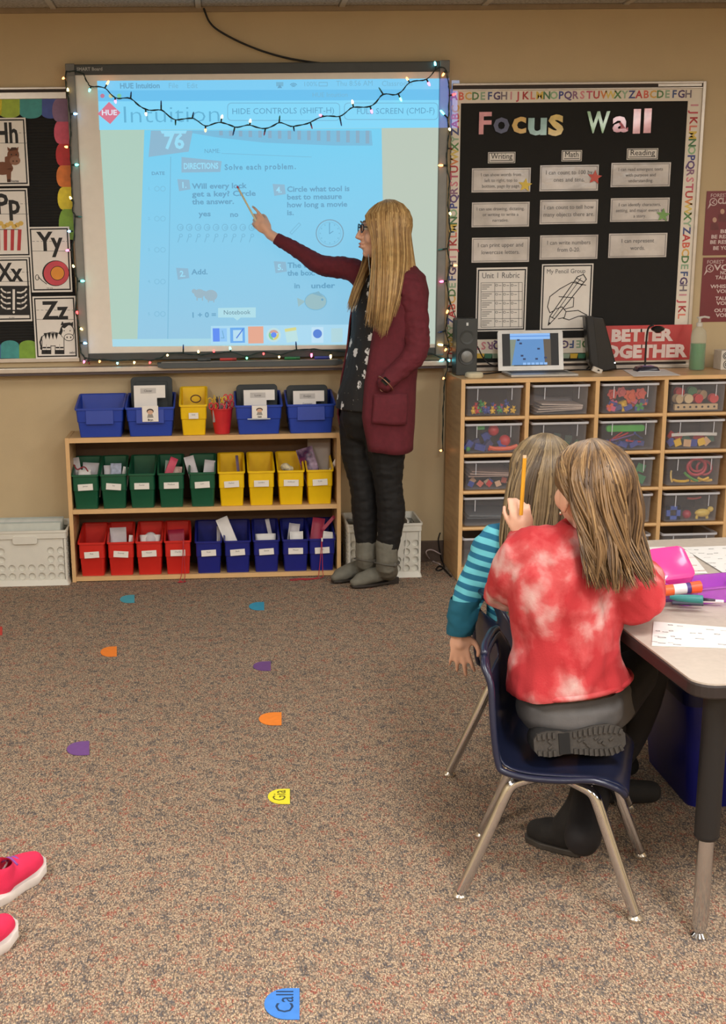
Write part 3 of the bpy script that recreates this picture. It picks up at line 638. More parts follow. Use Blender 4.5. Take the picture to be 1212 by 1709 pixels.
CARDS = [((788, 281, 885, 320), ['I can show words from', 'left to right, top to', 'bottom, page by page.'], 'top card of the Writing column, with a yellow star'), ((902, 276, 998, 318), ['I can count to 100 by', 'ones and tens.'], 'top card of the Math column, with a red star'), ((1021, 272, 1118, 311), ['I can read emergent texts', 'with purpose and', 'understanding.'], 'top card of the Reading column'),
         ((788, 338, 883, 378), ['I can use drawing, dictating,', 'or writing to write a', 'narrative.'], 'middle card of the Writing column'), ((902, 334, 997, 373), ['I can count to tell how', 'many objects there are.'], 'middle card of the Math column, washed out by glare'), ((1020, 331, 1116, 369), ['I can identify characters,', 'setting, and major events in', 'a story.'], 'middle card of the Reading column, with a green star'),
         ((788, 397, 883, 437), ['I can print upper and', 'lowercase letters.'], 'bottom card of the Writing column'), ((902, 393, 997, 432), ['I can write numbers', 'from 0-20.'], 'bottom card of the Math column'), ((1017, 390, 1112, 429), ['I can represent', 'words.'], 'bottom card of the Reading column')]
for (u0, v0, u1, v1), lines, lb in CARDS:
    t = sheet('goal_card', u0, v0, u1, v1, 'laminated goal card, '+lb, 'card', LAMI)
    f = Flat(yB-.0045); f.frame(u0+2, v0+2, u1-2, v1-2, .7, GREYINK); n = len(lines)
    for k, s_ in enumerate(lines): f.text(s_, (u0+u1)/2, v0+(13 if n > 2 else 15)+k*(9.5 if n > 2 else 12), 5.2 if n > 2 else 6.6, GREYINK, 0, 'r', 'c', w=min(86, text_w(s_)*(7.2 if n > 2 else 9)))
    f.build('print', t)
def star(u, v, r, c, lb):
    y = yB-.0075; p = [(u+(r if k % 2 == 0 else r*.45)*math.sin(math.radians(36*k+6)), v-(r if k % 2 == 0 else r*.45)*math.cos(math.radians(36*k+6))) for k in range(10)]
    q = [P(a, b, y) for a, b in p]; o = MB().prism(q, (0, .001, 0)).build('paper_star', M(c, .35, coat=.5), org=tuple(P(u, v, y))); tag(o, lb, 'star')
star(877, 309, 12, (222, 192, 52), 'yellow paper star on the top Writing card'); star(993, 296, 12.5, (198, 62, 44), 'red paper star on the top Math card'); star(1107, 359, 12, (106, 158, 76), 'green paper star on the middle Reading card')
t = sheet('rubric_sheet', 796, 447, 877, 552, 'white sheet headed Unit 1 Rubric with a table', 'poster', WHITEP)
f = Flat(yB-.0045); f.frame(798, 450, 875, 550, 2, INK); f.text('Unit 1 Rubric', 836, 464, 9, GREYINK, 0, 'r', 'c', w=64)
for u in (803, 826, 839, 852, 866, 872): f.line([(u, 472), (u, 546)], .7, GREYINK)
for v in (472, 487, 502, 517, 532, 546): f.line([(803, v), (872, v-.6)], .7, GREYINK)
for i in range(5):
    for k in range(3): f.rect(804.5, 475+i*15+k*3.4, 821-(k*4), 476.2+i*15+k*3.4, mat('faint_ink', (150, 148, 146), .6))
    for u in (829, 842, 855): f.ring(u, 476+i*15, 2.2, .7, GREYINK, 0, 8); f.rect(u+3.5, 476+i*15, u+8, 477+i*15, mat('faint_ink', (150, 148, 146), .6))
f.build('print', t)
t = sheet('pencil_grip_sheet', 905, 441, 986, 551, 'white sheet headed My Pencil Grasp with a line drawing of a hand holding a pencil', 'poster', WHITEP)
f = Flat(yB-.0045); f.frame(907, 443, 984, 549, 2, INK); f.text('My Pencil Group', 945, 456, 7, GREYINK, 0, 'r', 'c', w=66)
f.line([(915, 543), (918, 528), (926, 532), (915, 543)], 1.2, INK); f.poly([(915, 543), (916, 537), (920, 540)], INK, 1)
f.line([(918, 528), (964, 462), (974, 458), (979, 466), (926, 532)], 1.4, INK); f.line([(922, 530), (970, 464)], 1, INK); f.line([(959, 469), (972, 476)], 1.2, INK); f.line([(962, 464), (975, 471)], 1.2, INK)
f.line([(978, 476), (955, 471), (935, 482), (918, 495), (914, 512), (918, 522), (926, 518)], 1.3, INK); f.line([(928, 516), (938, 512), (945, 520), (942, 530), (932, 532)], 1.3, INK); f.line([(933, 495), (958, 497), (957, 512), (942, 516)], 1.2, INK)
f.line([(945, 520), (965, 518), (980, 526), (965, 528), (950, 534), (940, 531)], 1.3, INK); f.line([(981, 528), (968, 528)], 1.2, INK); f.build('print', t)
t = sheet('slogan_banner', 1003, 544, 1152, 600, 'red banner with white letters BETTER TOGETHER behind the document camera', 'poster', mat('banner_red', (190, 62, 66), .4, var=.15, scale=5, coat=.3), y=-.028)
f = Flat(-.0292); wm = mat('banner_white', (232, 212, 208), .5, var=0); f.text('BETTER', 1020, 569.5, 18, wm, 0, 'x', w=102); f.text('TOGETHER', 990, 597.5, 19, wm, 0, 'x', w=156); f.build('print', t)
# ------------------------------------------------------------ maroon rules posters on the wall at right
MAR = mat('maroon_poster', (116, 34, 48), .4, var=.08, scale=8, coat=.2); WT = mat('poster_white', (214, 196, 194), .5, var=0)
def maroon(u0, v0, u1, v1, label, head, rows, pic=False):
    y = -.003; a, b = P(u0, v0, y), P(u1, v1, y); t = thing('rules_poster', label, 'poster', ((a.x+b.x)/2, y, b.z))
    MB().bb((a.x, y, b.z), (b.x, y+.0012, a.z)).build('sheet', MAR, t)
    f = Flat(y-.0004); f.text('FOREST CITY', u0+6, v0+10, 5.5, WT, w=50); f.ring(u0+11, v0+18, 6.5, 1.3, WT); f.line([(u0+13, v0+15), (u0+9, v0+19), (u0+13, v0+21)], 1.2, WT); f.poly([(u0+5, v0+20), (u0+1, v0+30), (u0+8, v0+22)], WT)
    f.text(head, u0+18, v0+21, 9, WT, 0, 'b', w=62)
    if pic:
        for u, v in ((u0+26, v0+34), (u0+13, v0+48), (u0+50, v0+36)): f.disc(u, v, 3.6, 4.4, M((196, 160, 140), .6), 1, 12); f.poly([(u-6, v+5), (u+6, v+5), (u+7, v+17), (u-7, v+17)], M((110, 60, 62), .6))
    for s_, du, dv, w_ in rows: f.text(s_, u0+du, v0+dv, 5.6, WT, 0, 'b', w=w_)
    f.build('print', t)
maroon(1180, 319, 1262, 425, 'maroon classroom rules poster, upper of the two at the right edge', 'CLASSROOM', [('BE SAFE', 22, 70, 44), ('BE RESPECTFUL', 7, 79, 68), ('BE RESPONSIBLE', 5, 88, 72), ('BE YOUR BEST', 10, 98, 62)], True)
maroon(1174, 430, 1258, 536, 'maroon voice levels poster, lower of the two at the right edge', 'VOICES', [('NO', 28, 28, 12), ('TALKING', 20, 36, 38), ('WHISPER', 12, 51, 42), ('VOICE', 22, 59, 30), ('TALKING', 20, 71, 38), ('VOICE', 22, 79, 30), ('OUTSIDE', 18, 91, 42), ('VOICE', 21, 99, 30)])
f = Flat(-.004)

# ============================================================ STRING LIGHTS
sl = thing('string_lights', 'string of small coloured lights draped around the whiteboard', 'string lights', P(430, 215, -.07))
WIRE = mat('light_string_wire', (22, 44, 40), .5)
def wire(pts, y, closed=False, name='wire', twist=True):
    w = cat_rom([P(u, v, y) for u, v in pts], 5)
    mb = MB(); mb.tube(w, .0021, 5)
    if twist: mb.tube([p+Vector((.003*math.sin(i*1.3), .001, .003*math.cos(i*1.1))) for i, p in enumerate(w)], .0017, 5)
    mb.build(name, WIRE, sl, smooth=True)
yW = -.066
wire([(110, 120), (122, 119), (137, 122), (146, 137), (152, 144), (175, 147), (192, 163), (218, 165), (243, 183), (269, 184), (293, 200), (321, 197), (343, 210), (369, 204), (392, 212), (417, 209), (443, 215), (466, 205), (490, 211), (518, 204), (540, 194), (567, 194), (590, 179), (618, 178), (640, 158), (665, 157), (684, 138), (712, 132), (728, 116), (735, 112), (744, 116), (748, 135), (750, 152), (749, 190), (747, 200), (750, 218), (747, 245), (746, 275), (750, 303), (748, 330), (749, 360), (752, 388), (747, 414), (751, 442), (746, 468), (749, 495), (751, 512), (747, 530), (744, 552), (750, 577), (748, 592), (748, 604)], yW)
wire([(110, 120), (109, 134), (113, 160), (117, 190), (118, 220), (117, 250), (119, 280), (119, 305), (122, 340), (121, 352), (125, 361), (123, 400), (120, 417), (126, 455), (129, 469), (128, 490), (126, 515), (131, 545), (133, 573), (135, 588), (142, 598)], yW)
wire([(142, 598), (168, 600), (197, 602), (225, 600), (252, 601), (268, 597), (281, 590), (306, 590), (330, 592), (345, 591), (370, 589), (385, 587), (412, 594), (440, 587), (466, 592), (495, 584), (525, 583), (560, 586), (600, 588), (700, 588), (735, 596), (748, 604)], -.090)
wire([(748, 604), (747, 616), (743, 630), (741, 660), (739.5, 700), (739, 752)], -.095)
wire([(749, 495), (757, 520), (762, 532)], yW, twist=False)
LCOL = {'o': (255, 150, 80), 'w': (255, 214, 130), 'p': (255, 90, 140), 'r': (255, 60, 60), 't': (90, 230, 220), 'g': (90, 240, 150), 'b': (120, 190, 255), 'c': (110, 240, 255)}
BULBS = [(152, 144, 149, 152, 't'), (175, 147, 181, 136, 'o'), (192, 163, 193, 171, 'p'), (218, 165, 219, 154, 'B'), (243, 183, 244, 192, 'w'), (269, 183, 269, 169, 'B'), (293, 200, 293, 208, 'G'), (321, 197, 323, 188, 'B'), (343, 211, 343, 219, 'o'), (369, 203, 371, 193, 'w'), (392, 212, 389, 225, 'B'), (417, 209, 418, 200, 'w'), (443, 215, 441, 225, 'P'), (466, 205, 467, 194, 'G'), (490, 211, 491, 218, 'B'), (518, 204, 521, 214, 'P'), (540, 194, 534, 192, 'p'), (567, 194, 570, 209, 'B'), (590, 179, 588, 168, 'w'), (618, 178, 621, 188, 'p'), (640, 158, 633, 147, 'T'), (665, 157, 670, 168, 'g'), (684, 138, 679, 130, 'o'), (712, 132, 717, 142, 'p'), (728, 116, 726, 104, 'c'), (744, 118, 739, 126, 'o'),
         (110, 128, 105, 131, 'o'), (114, 158, 113, 148, 'w'), (117, 190, 128, 190, 'b'), (118, 246, 109, 245, 'o'), (120, 275, 130, 275, 't'), (121, 336, 117, 329, 'w'), (124, 361, 136, 362, 'T'), (122, 386, 114, 386, 'b'), (120, 417, 111, 418, 'p'), (125, 450, 122, 443, 'w'), (129, 469, 140, 469, 't'), (127, 515, 129, 523, 'r'), (131, 545, 137, 550, 'w'), (134, 572, 144, 573, 'b'),
         (142, 598, 140, 605, 'p'), (146, 600, 149, 607, 'R'), (168, 599, 166, 604, 'o'), (196, 602, 196, 607, 'c'), (225, 600, 224, 606, 'w'), (252, 601, 250, 606, 'r'), (281, 590, 280, 592, 'w'), (306, 590, 306, 576, 'B'), (332, 592, 331, 586, 'w'), (357, 591, 357, 585, 'r'), (385, 587, 384, 580, 't'), (412, 594, 412, 598, 'g'), (440, 587, 440, 590, 'r'), (466, 592, 466, 596, 'w'), (495, 584, 494, 571, 'B'), (520, 584, 520, 595, 'p'), (552, 586, 552, 597, 'w'),
         (749, 160, 760, 157, 'r'), (748, 198, 736, 185, 't'), (748, 210, 751, 217, 'w'), (747, 248, 754, 248, 'R'), (747, 276, 733, 276, 'o'), (749, 350, 752, 358, 'w'), (752, 387, 758, 387, 'B'), (747, 415, 732, 417, 'T'), (751, 443, 762, 443, 'o'), (746, 469, 735, 470, 'p'), (750, 512, 746, 522, 'o'), (745, 552, 732, 555, 'B'), (748, 577, 732, 575, 'w'), (748, 578, 743, 585, 'o'), (748, 597, 735, 602, 'c'), (748, 597, 750, 602, 'c'), (743, 628, 740, 632, 'o'), (740, 752, 735, 752, 'o')]
for (a, b, c, d, k) in BULBS:
    y = -.068 if b < 588 and not (250 < a < 570 and b > 560) else -.094
    A, B = P(a, b, y), P(c, d, y-.004); D = B-A
    if D.length < .012: B = A+D.normalized()*.012; D = B-A
    mid = A+D*.55
    MB().tube([A, mid], .0034, 8).build('lamp_socket', WIRE, sl, smooth=True, auto=.8)
    if k.islower(): m = mat('lamp_'+k, LCOL[k], .3, var=0, emit=LCOL[k], es=6)
    else: m = mat('lamp_off_'+k, {'B': (40, 80, 150), 'G': (30, 120, 90), 'P': (170, 60, 100), 'T': (60, 140, 140), 'R': (140, 30, 40)}[k], .2, var=0)
    MB().tube([mid, mid+(B-mid)*.5, B, B+D.normalized()*.004], [.0030, .0034, .0026, .0006] if not k.islower() else [.0042, .0048, .004, .001], 8).build('lamp_bulb', m, sl, smooth=True)
o = MB().tube(cat_rom([P(u, v, -.02) for u, v in ((340, 14), (343, 22), (350, 37), (365, 51), (400, 70), (440, 86), (480, 97), (515, 103), (540, 106))], 4), .0042, 8).build('hanging_cable', CABLE, smooth=True, org=tuple(P(430, 80, -.02)))
tag(o, 'black cable drooping from the ceiling to the top of the whiteboard', 'cable')
# ============================================================ BOOKCASE (left)
SX0, SX1, SY0, SY1, SZ = -.687, .524, -.243, -.004, .650
bk = thing('bookcase', 'low maple bookcase with two rows of coloured bins, left of the teacher', 'bookcase', ((SX0+SX1)/2, SY0, 0))
for x in (SX0, SX1-.018): MB().bb((x, SY0, 0), (x+.018, SY1, SZ+.001)).build('side_panel', [MAPLE], bk, bevel=.0015)
SHZ = [(.628, SZ), (.311, .331), (.004, .024)]
for a, b in SHZ: MB().bb((SX0+.018, SY0+.002, a), (SX1-.018, SY1, b)).build('shelf', MAPLEH, bk, bevel=.0015)
for a, b in SHZ: MB().bb((SX0+.018, SY0, a), (SX1-.018, SY0+.003, b)).build('shelf_edging', EDGE, bk)
for x in (SX0, SX1-.018): MB().bb((x+.0005, SY0-.0015, 0), (x+.0175, SY0+.001, SZ+.0005)).build('panel_edging', EDGE, bk)
MB().bb((SX0+.018, SY1-.006, .024), (SX1-.018, SY1-.001, .628)).build('back_panel', BACKW, bk)

def ring4(w, d, z, r, zf=None, zb=None, yc=0, n=3):
    pts = []
    for cx, cy, st in ((w/2-r, d/2-r, 0), (-w/2+r, d/2-r, 90), (-w/2+r, -d/2+r, 180), (w/2-r, -d/2+r, 270)):
        for k in range(n+1):
            a = math.radians(st+90*k/n); x = cx+r*math.cos(a); y = cy+r*math.sin(a)
            zz = z if zf is None else zf+(zb-zf)*min(1, max(0, (y+d/2)/d))
            pts.append((x, y+yc, zz))
    return pts
def make_bin(name, wr, wb, dr, db, hf, hb, m, loc, rz, label, group, plate=False, category='bin'):
    t = thing(name, label, category, loc, group); t.rotation_euler.z = rz
    mb = MB(); sf = .5
    ws, ds = wb+(wr-wb)*.45, db+(dr-db)*.45
    def R_(w, d, z=0, zf=None, zb=None): return ring4(w, d, z, .010, zf, zb)
    wt = wr-.010; dt = dr-.010
    rings = [R_(wb, db, 0), R_(ws-.003, ds-.003, hf*.5), R_(ws+.003, ds+.003, hf*.53), R_(wt, dt, 0, hf-.010, hb-.010), R_(wr, dr, 0, hf-.009, hb-.009), R_(wr, dr, 0, hf-.001, hb-.001), R_(wr-.004, dr-.004, 0, hf, hb), R_(wt-.006, dt-.006, 0, hf-.004, hb-.004), R_(ws-.003, ds-.003, hf*.53), R_(wb-.006, db-.006, .004)]
    mb.loft(rings); o = mb.build('bin_body', m, None, smooth=True, auto=.5); o.parent = t
    if plate:
        q = MB(); yf = -dr/2-.002
        q.box((0, -dt/2-.001, hf-.010-.03), (wr*.56, .008, .062), Matrix.Rotation(math.radians(-4), 3, 'X')); p = q.build('label_holder', m, None, bevel=.002); p.parent = t
    return t
def bin_label(t, hf, dr, db, rz=0, w=.066, h=.028, text=''):
    y = -(dr*.80+db*.20)/2-.002; z = hf*.64
    R_ = Matrix.Rotation(rz, 3, 'Y') @ Matrix.Rotation(math.radians(-5), 3, 'X')
    o = MB().box((0, y, z), (w, .001, h), R_).build('name_label', mat('label_white', (228, 224, 218), .5, var=0), None); o.parent = t; o['label'] = 'white name label'
    mb = MB(); ex, ez = R_ @ EX, R_ @ EZ
    put_text(mb, text, Vector((0, y-.0009, z+.002)) , ex, ez, .0065, 'r', 0, 'c'); q = mb.build('written_name', GREYINK, None); q.parent = o
GRN = mat('bin_green', (20, 86, 60), .35, var=.04); YLW = mat('bin_yellow', (238, 196, 14), .35, var=.03); REDM = mat('bin_red', (206, 42, 34), .35, var=.03)
NVY = mat('bin_navy', (26, 34, 124), .35, var=.04); BLU = mat('bin_blue', (34, 66, 168), .35, var=.03)
ORD = ['first', 'second', 'third', 'fourth', 'fifth']
def binrow(list_, m, z, colour, row, hf, hb, texts, labtilt):
    n = len(list_); out = []
    for k, (u0, u1, v, rz) in enumerate(list_):
        y = SY0+.004; p = P((u0+u1)/2, v, y)
        wb = (u1-u0)/ppm(p); wr = wb+.0235
        what = ['leftmost', 'second', 'third', 'fourth', 'rightmost'] if n == 5 else ['leftmost', 'second', 'third', 'rightmost']
        t = make_bin('storage_bin', wr, wb, .222, .188, hf, hb, m, (p.x, y+.188/2-.001+.012, z+.0005), rz, '%s of the %s %s book bins, %s shelf of the bookcase' % (what[k], {4: 'four', 5: 'five'}[n], colour, row), '%s bins in the bookcase' % colour)
        bin_label(t, hf, .222, .188, labtilt[k], text=texts[k]); out.append((t, p.x, y+.106))
    return out
g_ = binrow([(126, 163, 848, 0), (172, 209, 847, .02), (220.5, 257.5, 846, -.02), (267.5, 304.5, 845, .03), (321, 358, 845, -.02)], GRN, .331, 'green', 'middle', .156, .208, ['James', 'Ivy', 'Carter', 'Madison', 'Levi'], [-.04, .09, 0, 0, -.05])
y_ = binrow([(369, 406, 845, 0), (418.5, 455.5, 843, 0), (468, 505, 842, 0), (516, 553, 841, 0)], YLW, .331, 'yellow', 'middle', .156, .210, ['Parker', 'Landon', 'Addison', 'Cole'], [-.05, 0, .02, -.04])
r_ = binrow([(137.5, 174.5, 964, -.02), (184, 221, 963, .03), (232.5, 269.5, 963, -.01), (279, 316, 962, .02)], REDM, .024, 'red', 'bottom', .156, .204, ['Finn', 'Everett', 'Harper', 'Charlie'], [-.05, .08, -.04, 0])
n_ = binrow([(331, 368, 961, 0), (379, 416, 960, 0), (427, 464, 959, 0), (475.5, 512.5, 958, 0), (519.5, 556.5, 957, 0)], NVY, .024, 'navy blue', 'bottom', .150, .204, ['Ryan', 'Beth', 'Grace', 'Mason', 'Kai'], [-.04, -.06, -.05, 0, -.04])
# big tubs on top
ZT = SZ+.001
def tub(u0, u1, v, lb, plate=True):
    y = SY0+.004; p = P((u0+u1)/2, v, y); wb = (u1-u0)/ppm(p)
    return make_bin('storage_tub', wb+.036, wb, .226, .186, .128, .170, BLU, (p.x, y+.105, ZT), 0, lb, 'blue tubs on the bookcase', plate), p.x, y+.105
tb = [tub(133.7, 202, 728, 'empty blue tub at the left end of the bookcase top'), tub(217, 286.5, 727, 'blue tub holding a dark tablet case, beside the upright yellow bin', True), tub(399, 466, 722.5, 'blue tub holding a tablet case, right of the red pencil bucket', False), tub(485, 554, 720, 'blue tub nearest the teacher on the bookcase top')]
p = P(324, 725, SY0+.004)
t = make_bin('storage_bin', .125, .098, .21, .17, .135, .195, YLW, (p.x, SY0+.105, ZT), 0, 'tall yellow bin with a rubber band inside, on top of the bookcase', None); bin_label(t, .135, .21, .17, 0, .042, .026, 'kids')
SHT = mat('paper_grey_white', (206, 204, 204), .6, var=.05)
def tablet(xc, y, z, w, h, tilt, lb):
    t = thing('tablet_case', lb, 'tablet', (xc, y, z)); R_ = Matrix.Rotation(tilt, 3, 'X')
    mb = MB(); rbox(mb, (-w/2, -.010, 0), (w/2, .010, h), .018); rbox(mb, (-w/2+.02, -.013, .02), (w/2-.02, .012, h-.02), .01)
    mb.v = [tuple(R_ @ Vector(p)) for p in mb.v]; o = mb.build('case_shell', mat('tablet_case_rubber', (44, 50, 52), .6), None, bevel=.002); o.parent = t
    return t
def insert(xc, yf, z0, z1, u, lb, tagy=None, grad=False, name='', sub_=''):
    t = thing('name_sheet', lb, 'paper', (xc, yf, z0)); w = .138
    pts = [(-w/2, 0, 0), (w/2-.037, 0, 0), (w/2-.037, 0, (z1-z0)*.52), (w/2, 0, (z1-z0)*.52), (w/2, 0, z1-z0), (-w/2, 0, z1-z0)]
    R_ = Matrix.Rotation(math.radians(-8), 3, 'X'); pts = [R_ @ Vector(p) for p in pts]
    o = MB().prism(pts, R_ @ Vector((0, .001, 0))).build('paper', WHITEP, None); o.parent = t
    q = MB(); h = z1-z0; q.add([R_ @ Vector(p) for p in ((-.04, -.0008, h-.035), (.028, -.0008, h-.035), (.028, -.0008, h-.012), (-.04, -.0008, h-.012))], [(0, 1, 2, 3)], 0)
    put_text(q, name, R_ @ Vector((-.006, -.0014, h-.028)), EX, R_ @ EZ, .009, 'r', 1, 'c')
    if sub_: put_text(q, sub_, R_ @ Vector((-.006, -.0014, h-.060)), EX, R_ @ EZ, .007, 'r', 1, 'c')
    o = q.build('name_strip', [mat('strip_grey', (196, 192, 188), .5), INK], None); o.parent = t
    return t
def face_tag(xc, y, z0, z1, w, lb, txt_, hair=(40, 34, 32), body=True):
    t = thing('picture_tag', lb, 'card', (xc, y, z0)); h = z1-z0
    o = MB().bb((-w/2, 0, 0), (w/2, .001, h)).build('card', WHITEP, None); o.parent = t
    q = MB(); fs = M((216, 176, 150), .6); cm = M((150, 146, 140), .6); hm = M(hair, .6)
    def dsc(cx, cz, rx, rz_, mi, l): q.add([(cx+rx*math.cos(2*math.pi*k/14), -.0004*l, cz+rz_*math.sin(2*math.pi*k/14)) for k in range(14)], [tuple(range(14))], mi)
    dsc(0, h*.66, w*.22, h*.16, 2, 1); dsc(0, h*.60, w*.18, h*.14, 0, 2); q.add([(-w*.2, -.0004, h*.25), (w*.2, -.0004, h*.25), (w*.14, -.0004, h*.48), (-w*.14, -.0004, h*.48)], [(0, 1, 2, 3)], 1)
    put_text(q, txt_, (0, -.001, h*.06), EX, EZ, h*.12, 'b', 3, 'c'); o = q.build('picture', [fs, cm, hm, INK], None); o.parent = t
(t1, x1_, y1_), (t2, x2_, y2_), (t3, x3_, y3_) = tb[1], tb[2], tb[3]
tablet(x1_+.002, y1_+.045, ZT+.020, .185, .225, math.radians(-8), 'dark tablet case standing in the blue tub beside the yellow bin'); insert(x1_-.003, y1_-.035, ZT+.10, ZT+.215, 0, 'white name sheet on the tablet beside the yellow bin', name='Clover')
face_tag(x1_+.002, y1_-.1205, ZT+.066, ZT+.135, .07, 'small picture tag hanging on the blue tub beside the yellow bin', 'Bryn')
tablet(x2_-.002, y2_+.045, ZT+.018, .185, .185, math.radians(-8), 'dark tablet case standing in the tub right of the red bucket'); insert(x2_+.006, y2_-.02, ZT+.09, ZT+.185, 0, 'white name sheet on the tablet right of the red bucket', name='Lucas')
face_tag(x2_+.003, y2_-.122, ZT+.072, ZT+.128, .066, 'picture tag of a curly face on the tub right of the red bucket', 'Gabi')
o = MB().box((x2_, y2_-.1205, ZT+.069), (.10, .003, .004)).build('card_ledge', M((200, 210, 220), .4)); o.parent = None; tag(o, 'thin white strip below the curly face tag', 'strip')
tablet(x3_-.006, y3_+.045, ZT+.018, .185, .178, math.radians(-8), 'dark tablet case standing in the tub nearest the teacher'); insert(x3_-.004, y3_-.03, ZT+.08, ZT+.178, 0, 'white name sheet on the tablet nearest the teacher', name='Evelyn', sub_='Computer')
# ring in yellow bin
MB().tube([(p.x+.01+.022*math.cos(a), SY0+.10, ZT+.150+.016*math.sin(a)) for a in [i*math.pi/8 for i in range(17)]], .003, 6).build('rubber_band', M((90, 54, 30), .5), smooth=True, org=(p.x, SY0+.1, ZT+.15)); tag(bpy.data.objects['rubber_band'], 'brown band lying in the tall yellow bin on the bookcase', 'band')
# red bucket of scissors and pencils
p = P(371, 724, SY0+.05); bx, by = p.x, SY0+.06
t = thing('pencil_bucket', 'red bucket stuffed with scissors and pencils on the bookcase', 'bucket', (bx, by, ZT))
o = MB().lathe((bx, by, ZT), [(.034, 0), (.034, .002), (.049, .108), (.052, .108), (.052, .113), (.048, .113), (.046, .108), (.031, .004)], 24).build('bucket_body', M((200, 40, 46), .35), t, smooth=True, auto=.6)
random.seed(3)
for k in range(11):
    a = random.uniform(0, 6.28); r = random.uniform(.005, .03); q = Vector((bx+r*math.cos(a), by+r*math.sin(a)*.7, ZT+.02)); e = Vector((bx+.055*math.cos(a)*random.uniform(.5, 1), by+.03*math.sin(a), ZT+random.uniform(.135, .17)))
    c = [(214, 180, 70), (60, 60, 70), (190, 60, 70), (120, 120, 130)][k % 4]
    o = MB().tube([q, e], .0032, 6).build('pencil', M(c, .5), org=tuple(q)); tag(o, 'pencil standing among others in the red bucket', 'pencil', 'pencils in the red bucket')
for k, (dx, dz, c) in enumerate([(-.035, .118, (214, 50, 60)), (.012, .112, (226, 70, 84)), (.034, .124, (180, 40, 60)), (.002, .140, (232, 190, 60)), (.03, .15, (220, 60, 70)), (-.04, .135, (224, 180, 60))]):
    c0 = Vector((bx+dx, by-.03+.01*k, ZT+dz)); t = thing('scissors', 'pair of safety scissors, handles up, in the red bucket', 'scissors', tuple(c0), 'scissors in the red bucket')
    for s in (-1, 1): MB().tube([c0+Vector((s*.011+.009*math.cos(a), 0, .014*math.sin(a)+.006)) for a in [i*math.pi/6 for i in range(13)]], .003, 6).build('handle_loop', M(c, .4), t, smooth=True)
    MB().box(c0+Vector((0, 0, -.035)), (.010, .002, .06)).build('blade', M((150, 150, 155), .3, metal=.8), t)
# papers and oddments poking out of the bins
def curl(name, label, cat, x, y, z, w, h, m, tilt=0., yaw=0., bend=0., lean=-.25, group=None):
    """a sheet standing in a bin, curled about its upright axis"""
    mb = MB(); n = 8; rows = 5
    for j in range(rows+1):
        for i in range(n+1):
            s = i/n-.5; a = s*bend; X_ = w*(math.sin(a)/bend if bend else s); Y_ = -w*((1-math.cos(a))/bend if bend else 0); mb.v.append((X_, Y_, h*j/rows))
    for j in range(rows):
        for i in range(n): q = j*(n+1)+i; mb.f.append((q, q+1, q+n+2, q+n+1)); mb.m.append(0)
    R_ = Matrix.Rotation(yaw, 3, 'Z') @ Matrix.Rotation(tilt, 3, 'Y') @ Matrix.Rotation(lean, 3, 'X')
    mb.v = [tuple(R_ @ Vector(p)) for p in mb.v]; o = mb.build(name, m, smooth=True, solid=.0012); o.location = (x, y, z); return tag(o, label, cat, group)
PGY = mat('paper_pale_grey', (200, 196, 200), .6, var=.08, scale=20); PWH = mat('paper_white2', (226, 224, 222), .6, var=.03); PNK = mat('folder_pink', (196, 70, 96), .5, var=.15)  # PGY is pale grey paper, PWH near-white paper
PUR = ramp_mat('purple_cover', [(.3, (196, 168, 196)), (.5, (70, 40, 80)), (.7, (150, 50, 80))], 14, 3, .35)
bz, bz2 = .331+.036, .024+.036
G = [x for _, x, _ in g_]; Yl = [x for _, x, _ in y_]; Rr = [x for _, x, _ in r_]; Nn = [x for _, x, _ in n_]; yy = SY0+.09
curl('paper', 'long grey paper leaning out of the leftmost green bin', 'paper', G[0]-.022, yy, bz, .030, .185, PGY, -.12, .2)
curl('paper', 'crumpled grey paper in the leftmost green bin', 'paper', G[0]+.012, yy+.02, bz, .09, .155, PGY, .05, -.1, .8)
curl('paper', 'small white paper in the leftmost green bin', 'paper', G[0]-.008, yy-.05, bz, .055, .135, PWH, 0, 0, .4)
tag(MB().tube(cat_rom([(G[0]-.05, yy-.05, bz+.16), (G[0]-.035, yy-.06, bz+.14), (G[0]-.005, yy-.055, bz+.15), (G[0]+.012, yy-.06, bz+.13)], 6), .003, 6).build('red_ribbon', M((130, 20, 36), .6), smooth=True, org=(G[0], yy, bz)), 'dark red ribbon loop in the leftmost green bin', 'ribbon')
curl('paper', 'grey paper in the second green bin', 'paper', G[1]-.028, yy, bz, .035, .145, PGY, 0, .1, .3); curl('paper', 'folded blue-grey paper in the second green bin', 'paper', G[1]+.004, yy-.01, bz, .05, .155, mat('paper_bluegrey', (168, 176, 196), .6, var=.3, scale=60), 0, -.1, .5)
curl('paper', 'crumpled white paper in the second green bin', 'paper', G[1]+.030, yy-.04, bz, .035, .145, PWH, .25, .2, 1.4)
curl('folder', 'pink folder leaning across the third and fourth green bins', 'folder', G[3]-.030, yy-.02, bz+.06, .036, .125, PNK, .35, -.3, .3); curl('paper', 'pale green paper in the fourth green bin', 'paper', G[3]-.022, yy-.02, bz, .036, .165, mat('paper_palegreen', (150, 166, 156), .6, var=.1), .18, .3, .3)
curl('paper', 'crumpled paper scrap in the fourth green bin', 'paper', G[3]+.018, yy-.03, bz, .05, .138, mat('paper_pinkish', (186, 160, 150), .6, var=.4, scale=80), .05, -.2, 1.6)
curl('paper', 'grey paper with a pointed corner in the fifth green bin', 'paper', G[4]-.018, yy-.02, bz, .05, .185, PGY, -.15, .5, .5); curl('paper', 'grey paper in the middle of the fifth green bin', 'paper', G[4]+.012, yy, bz, .05, .16, PGY, .1, -.2, .8)
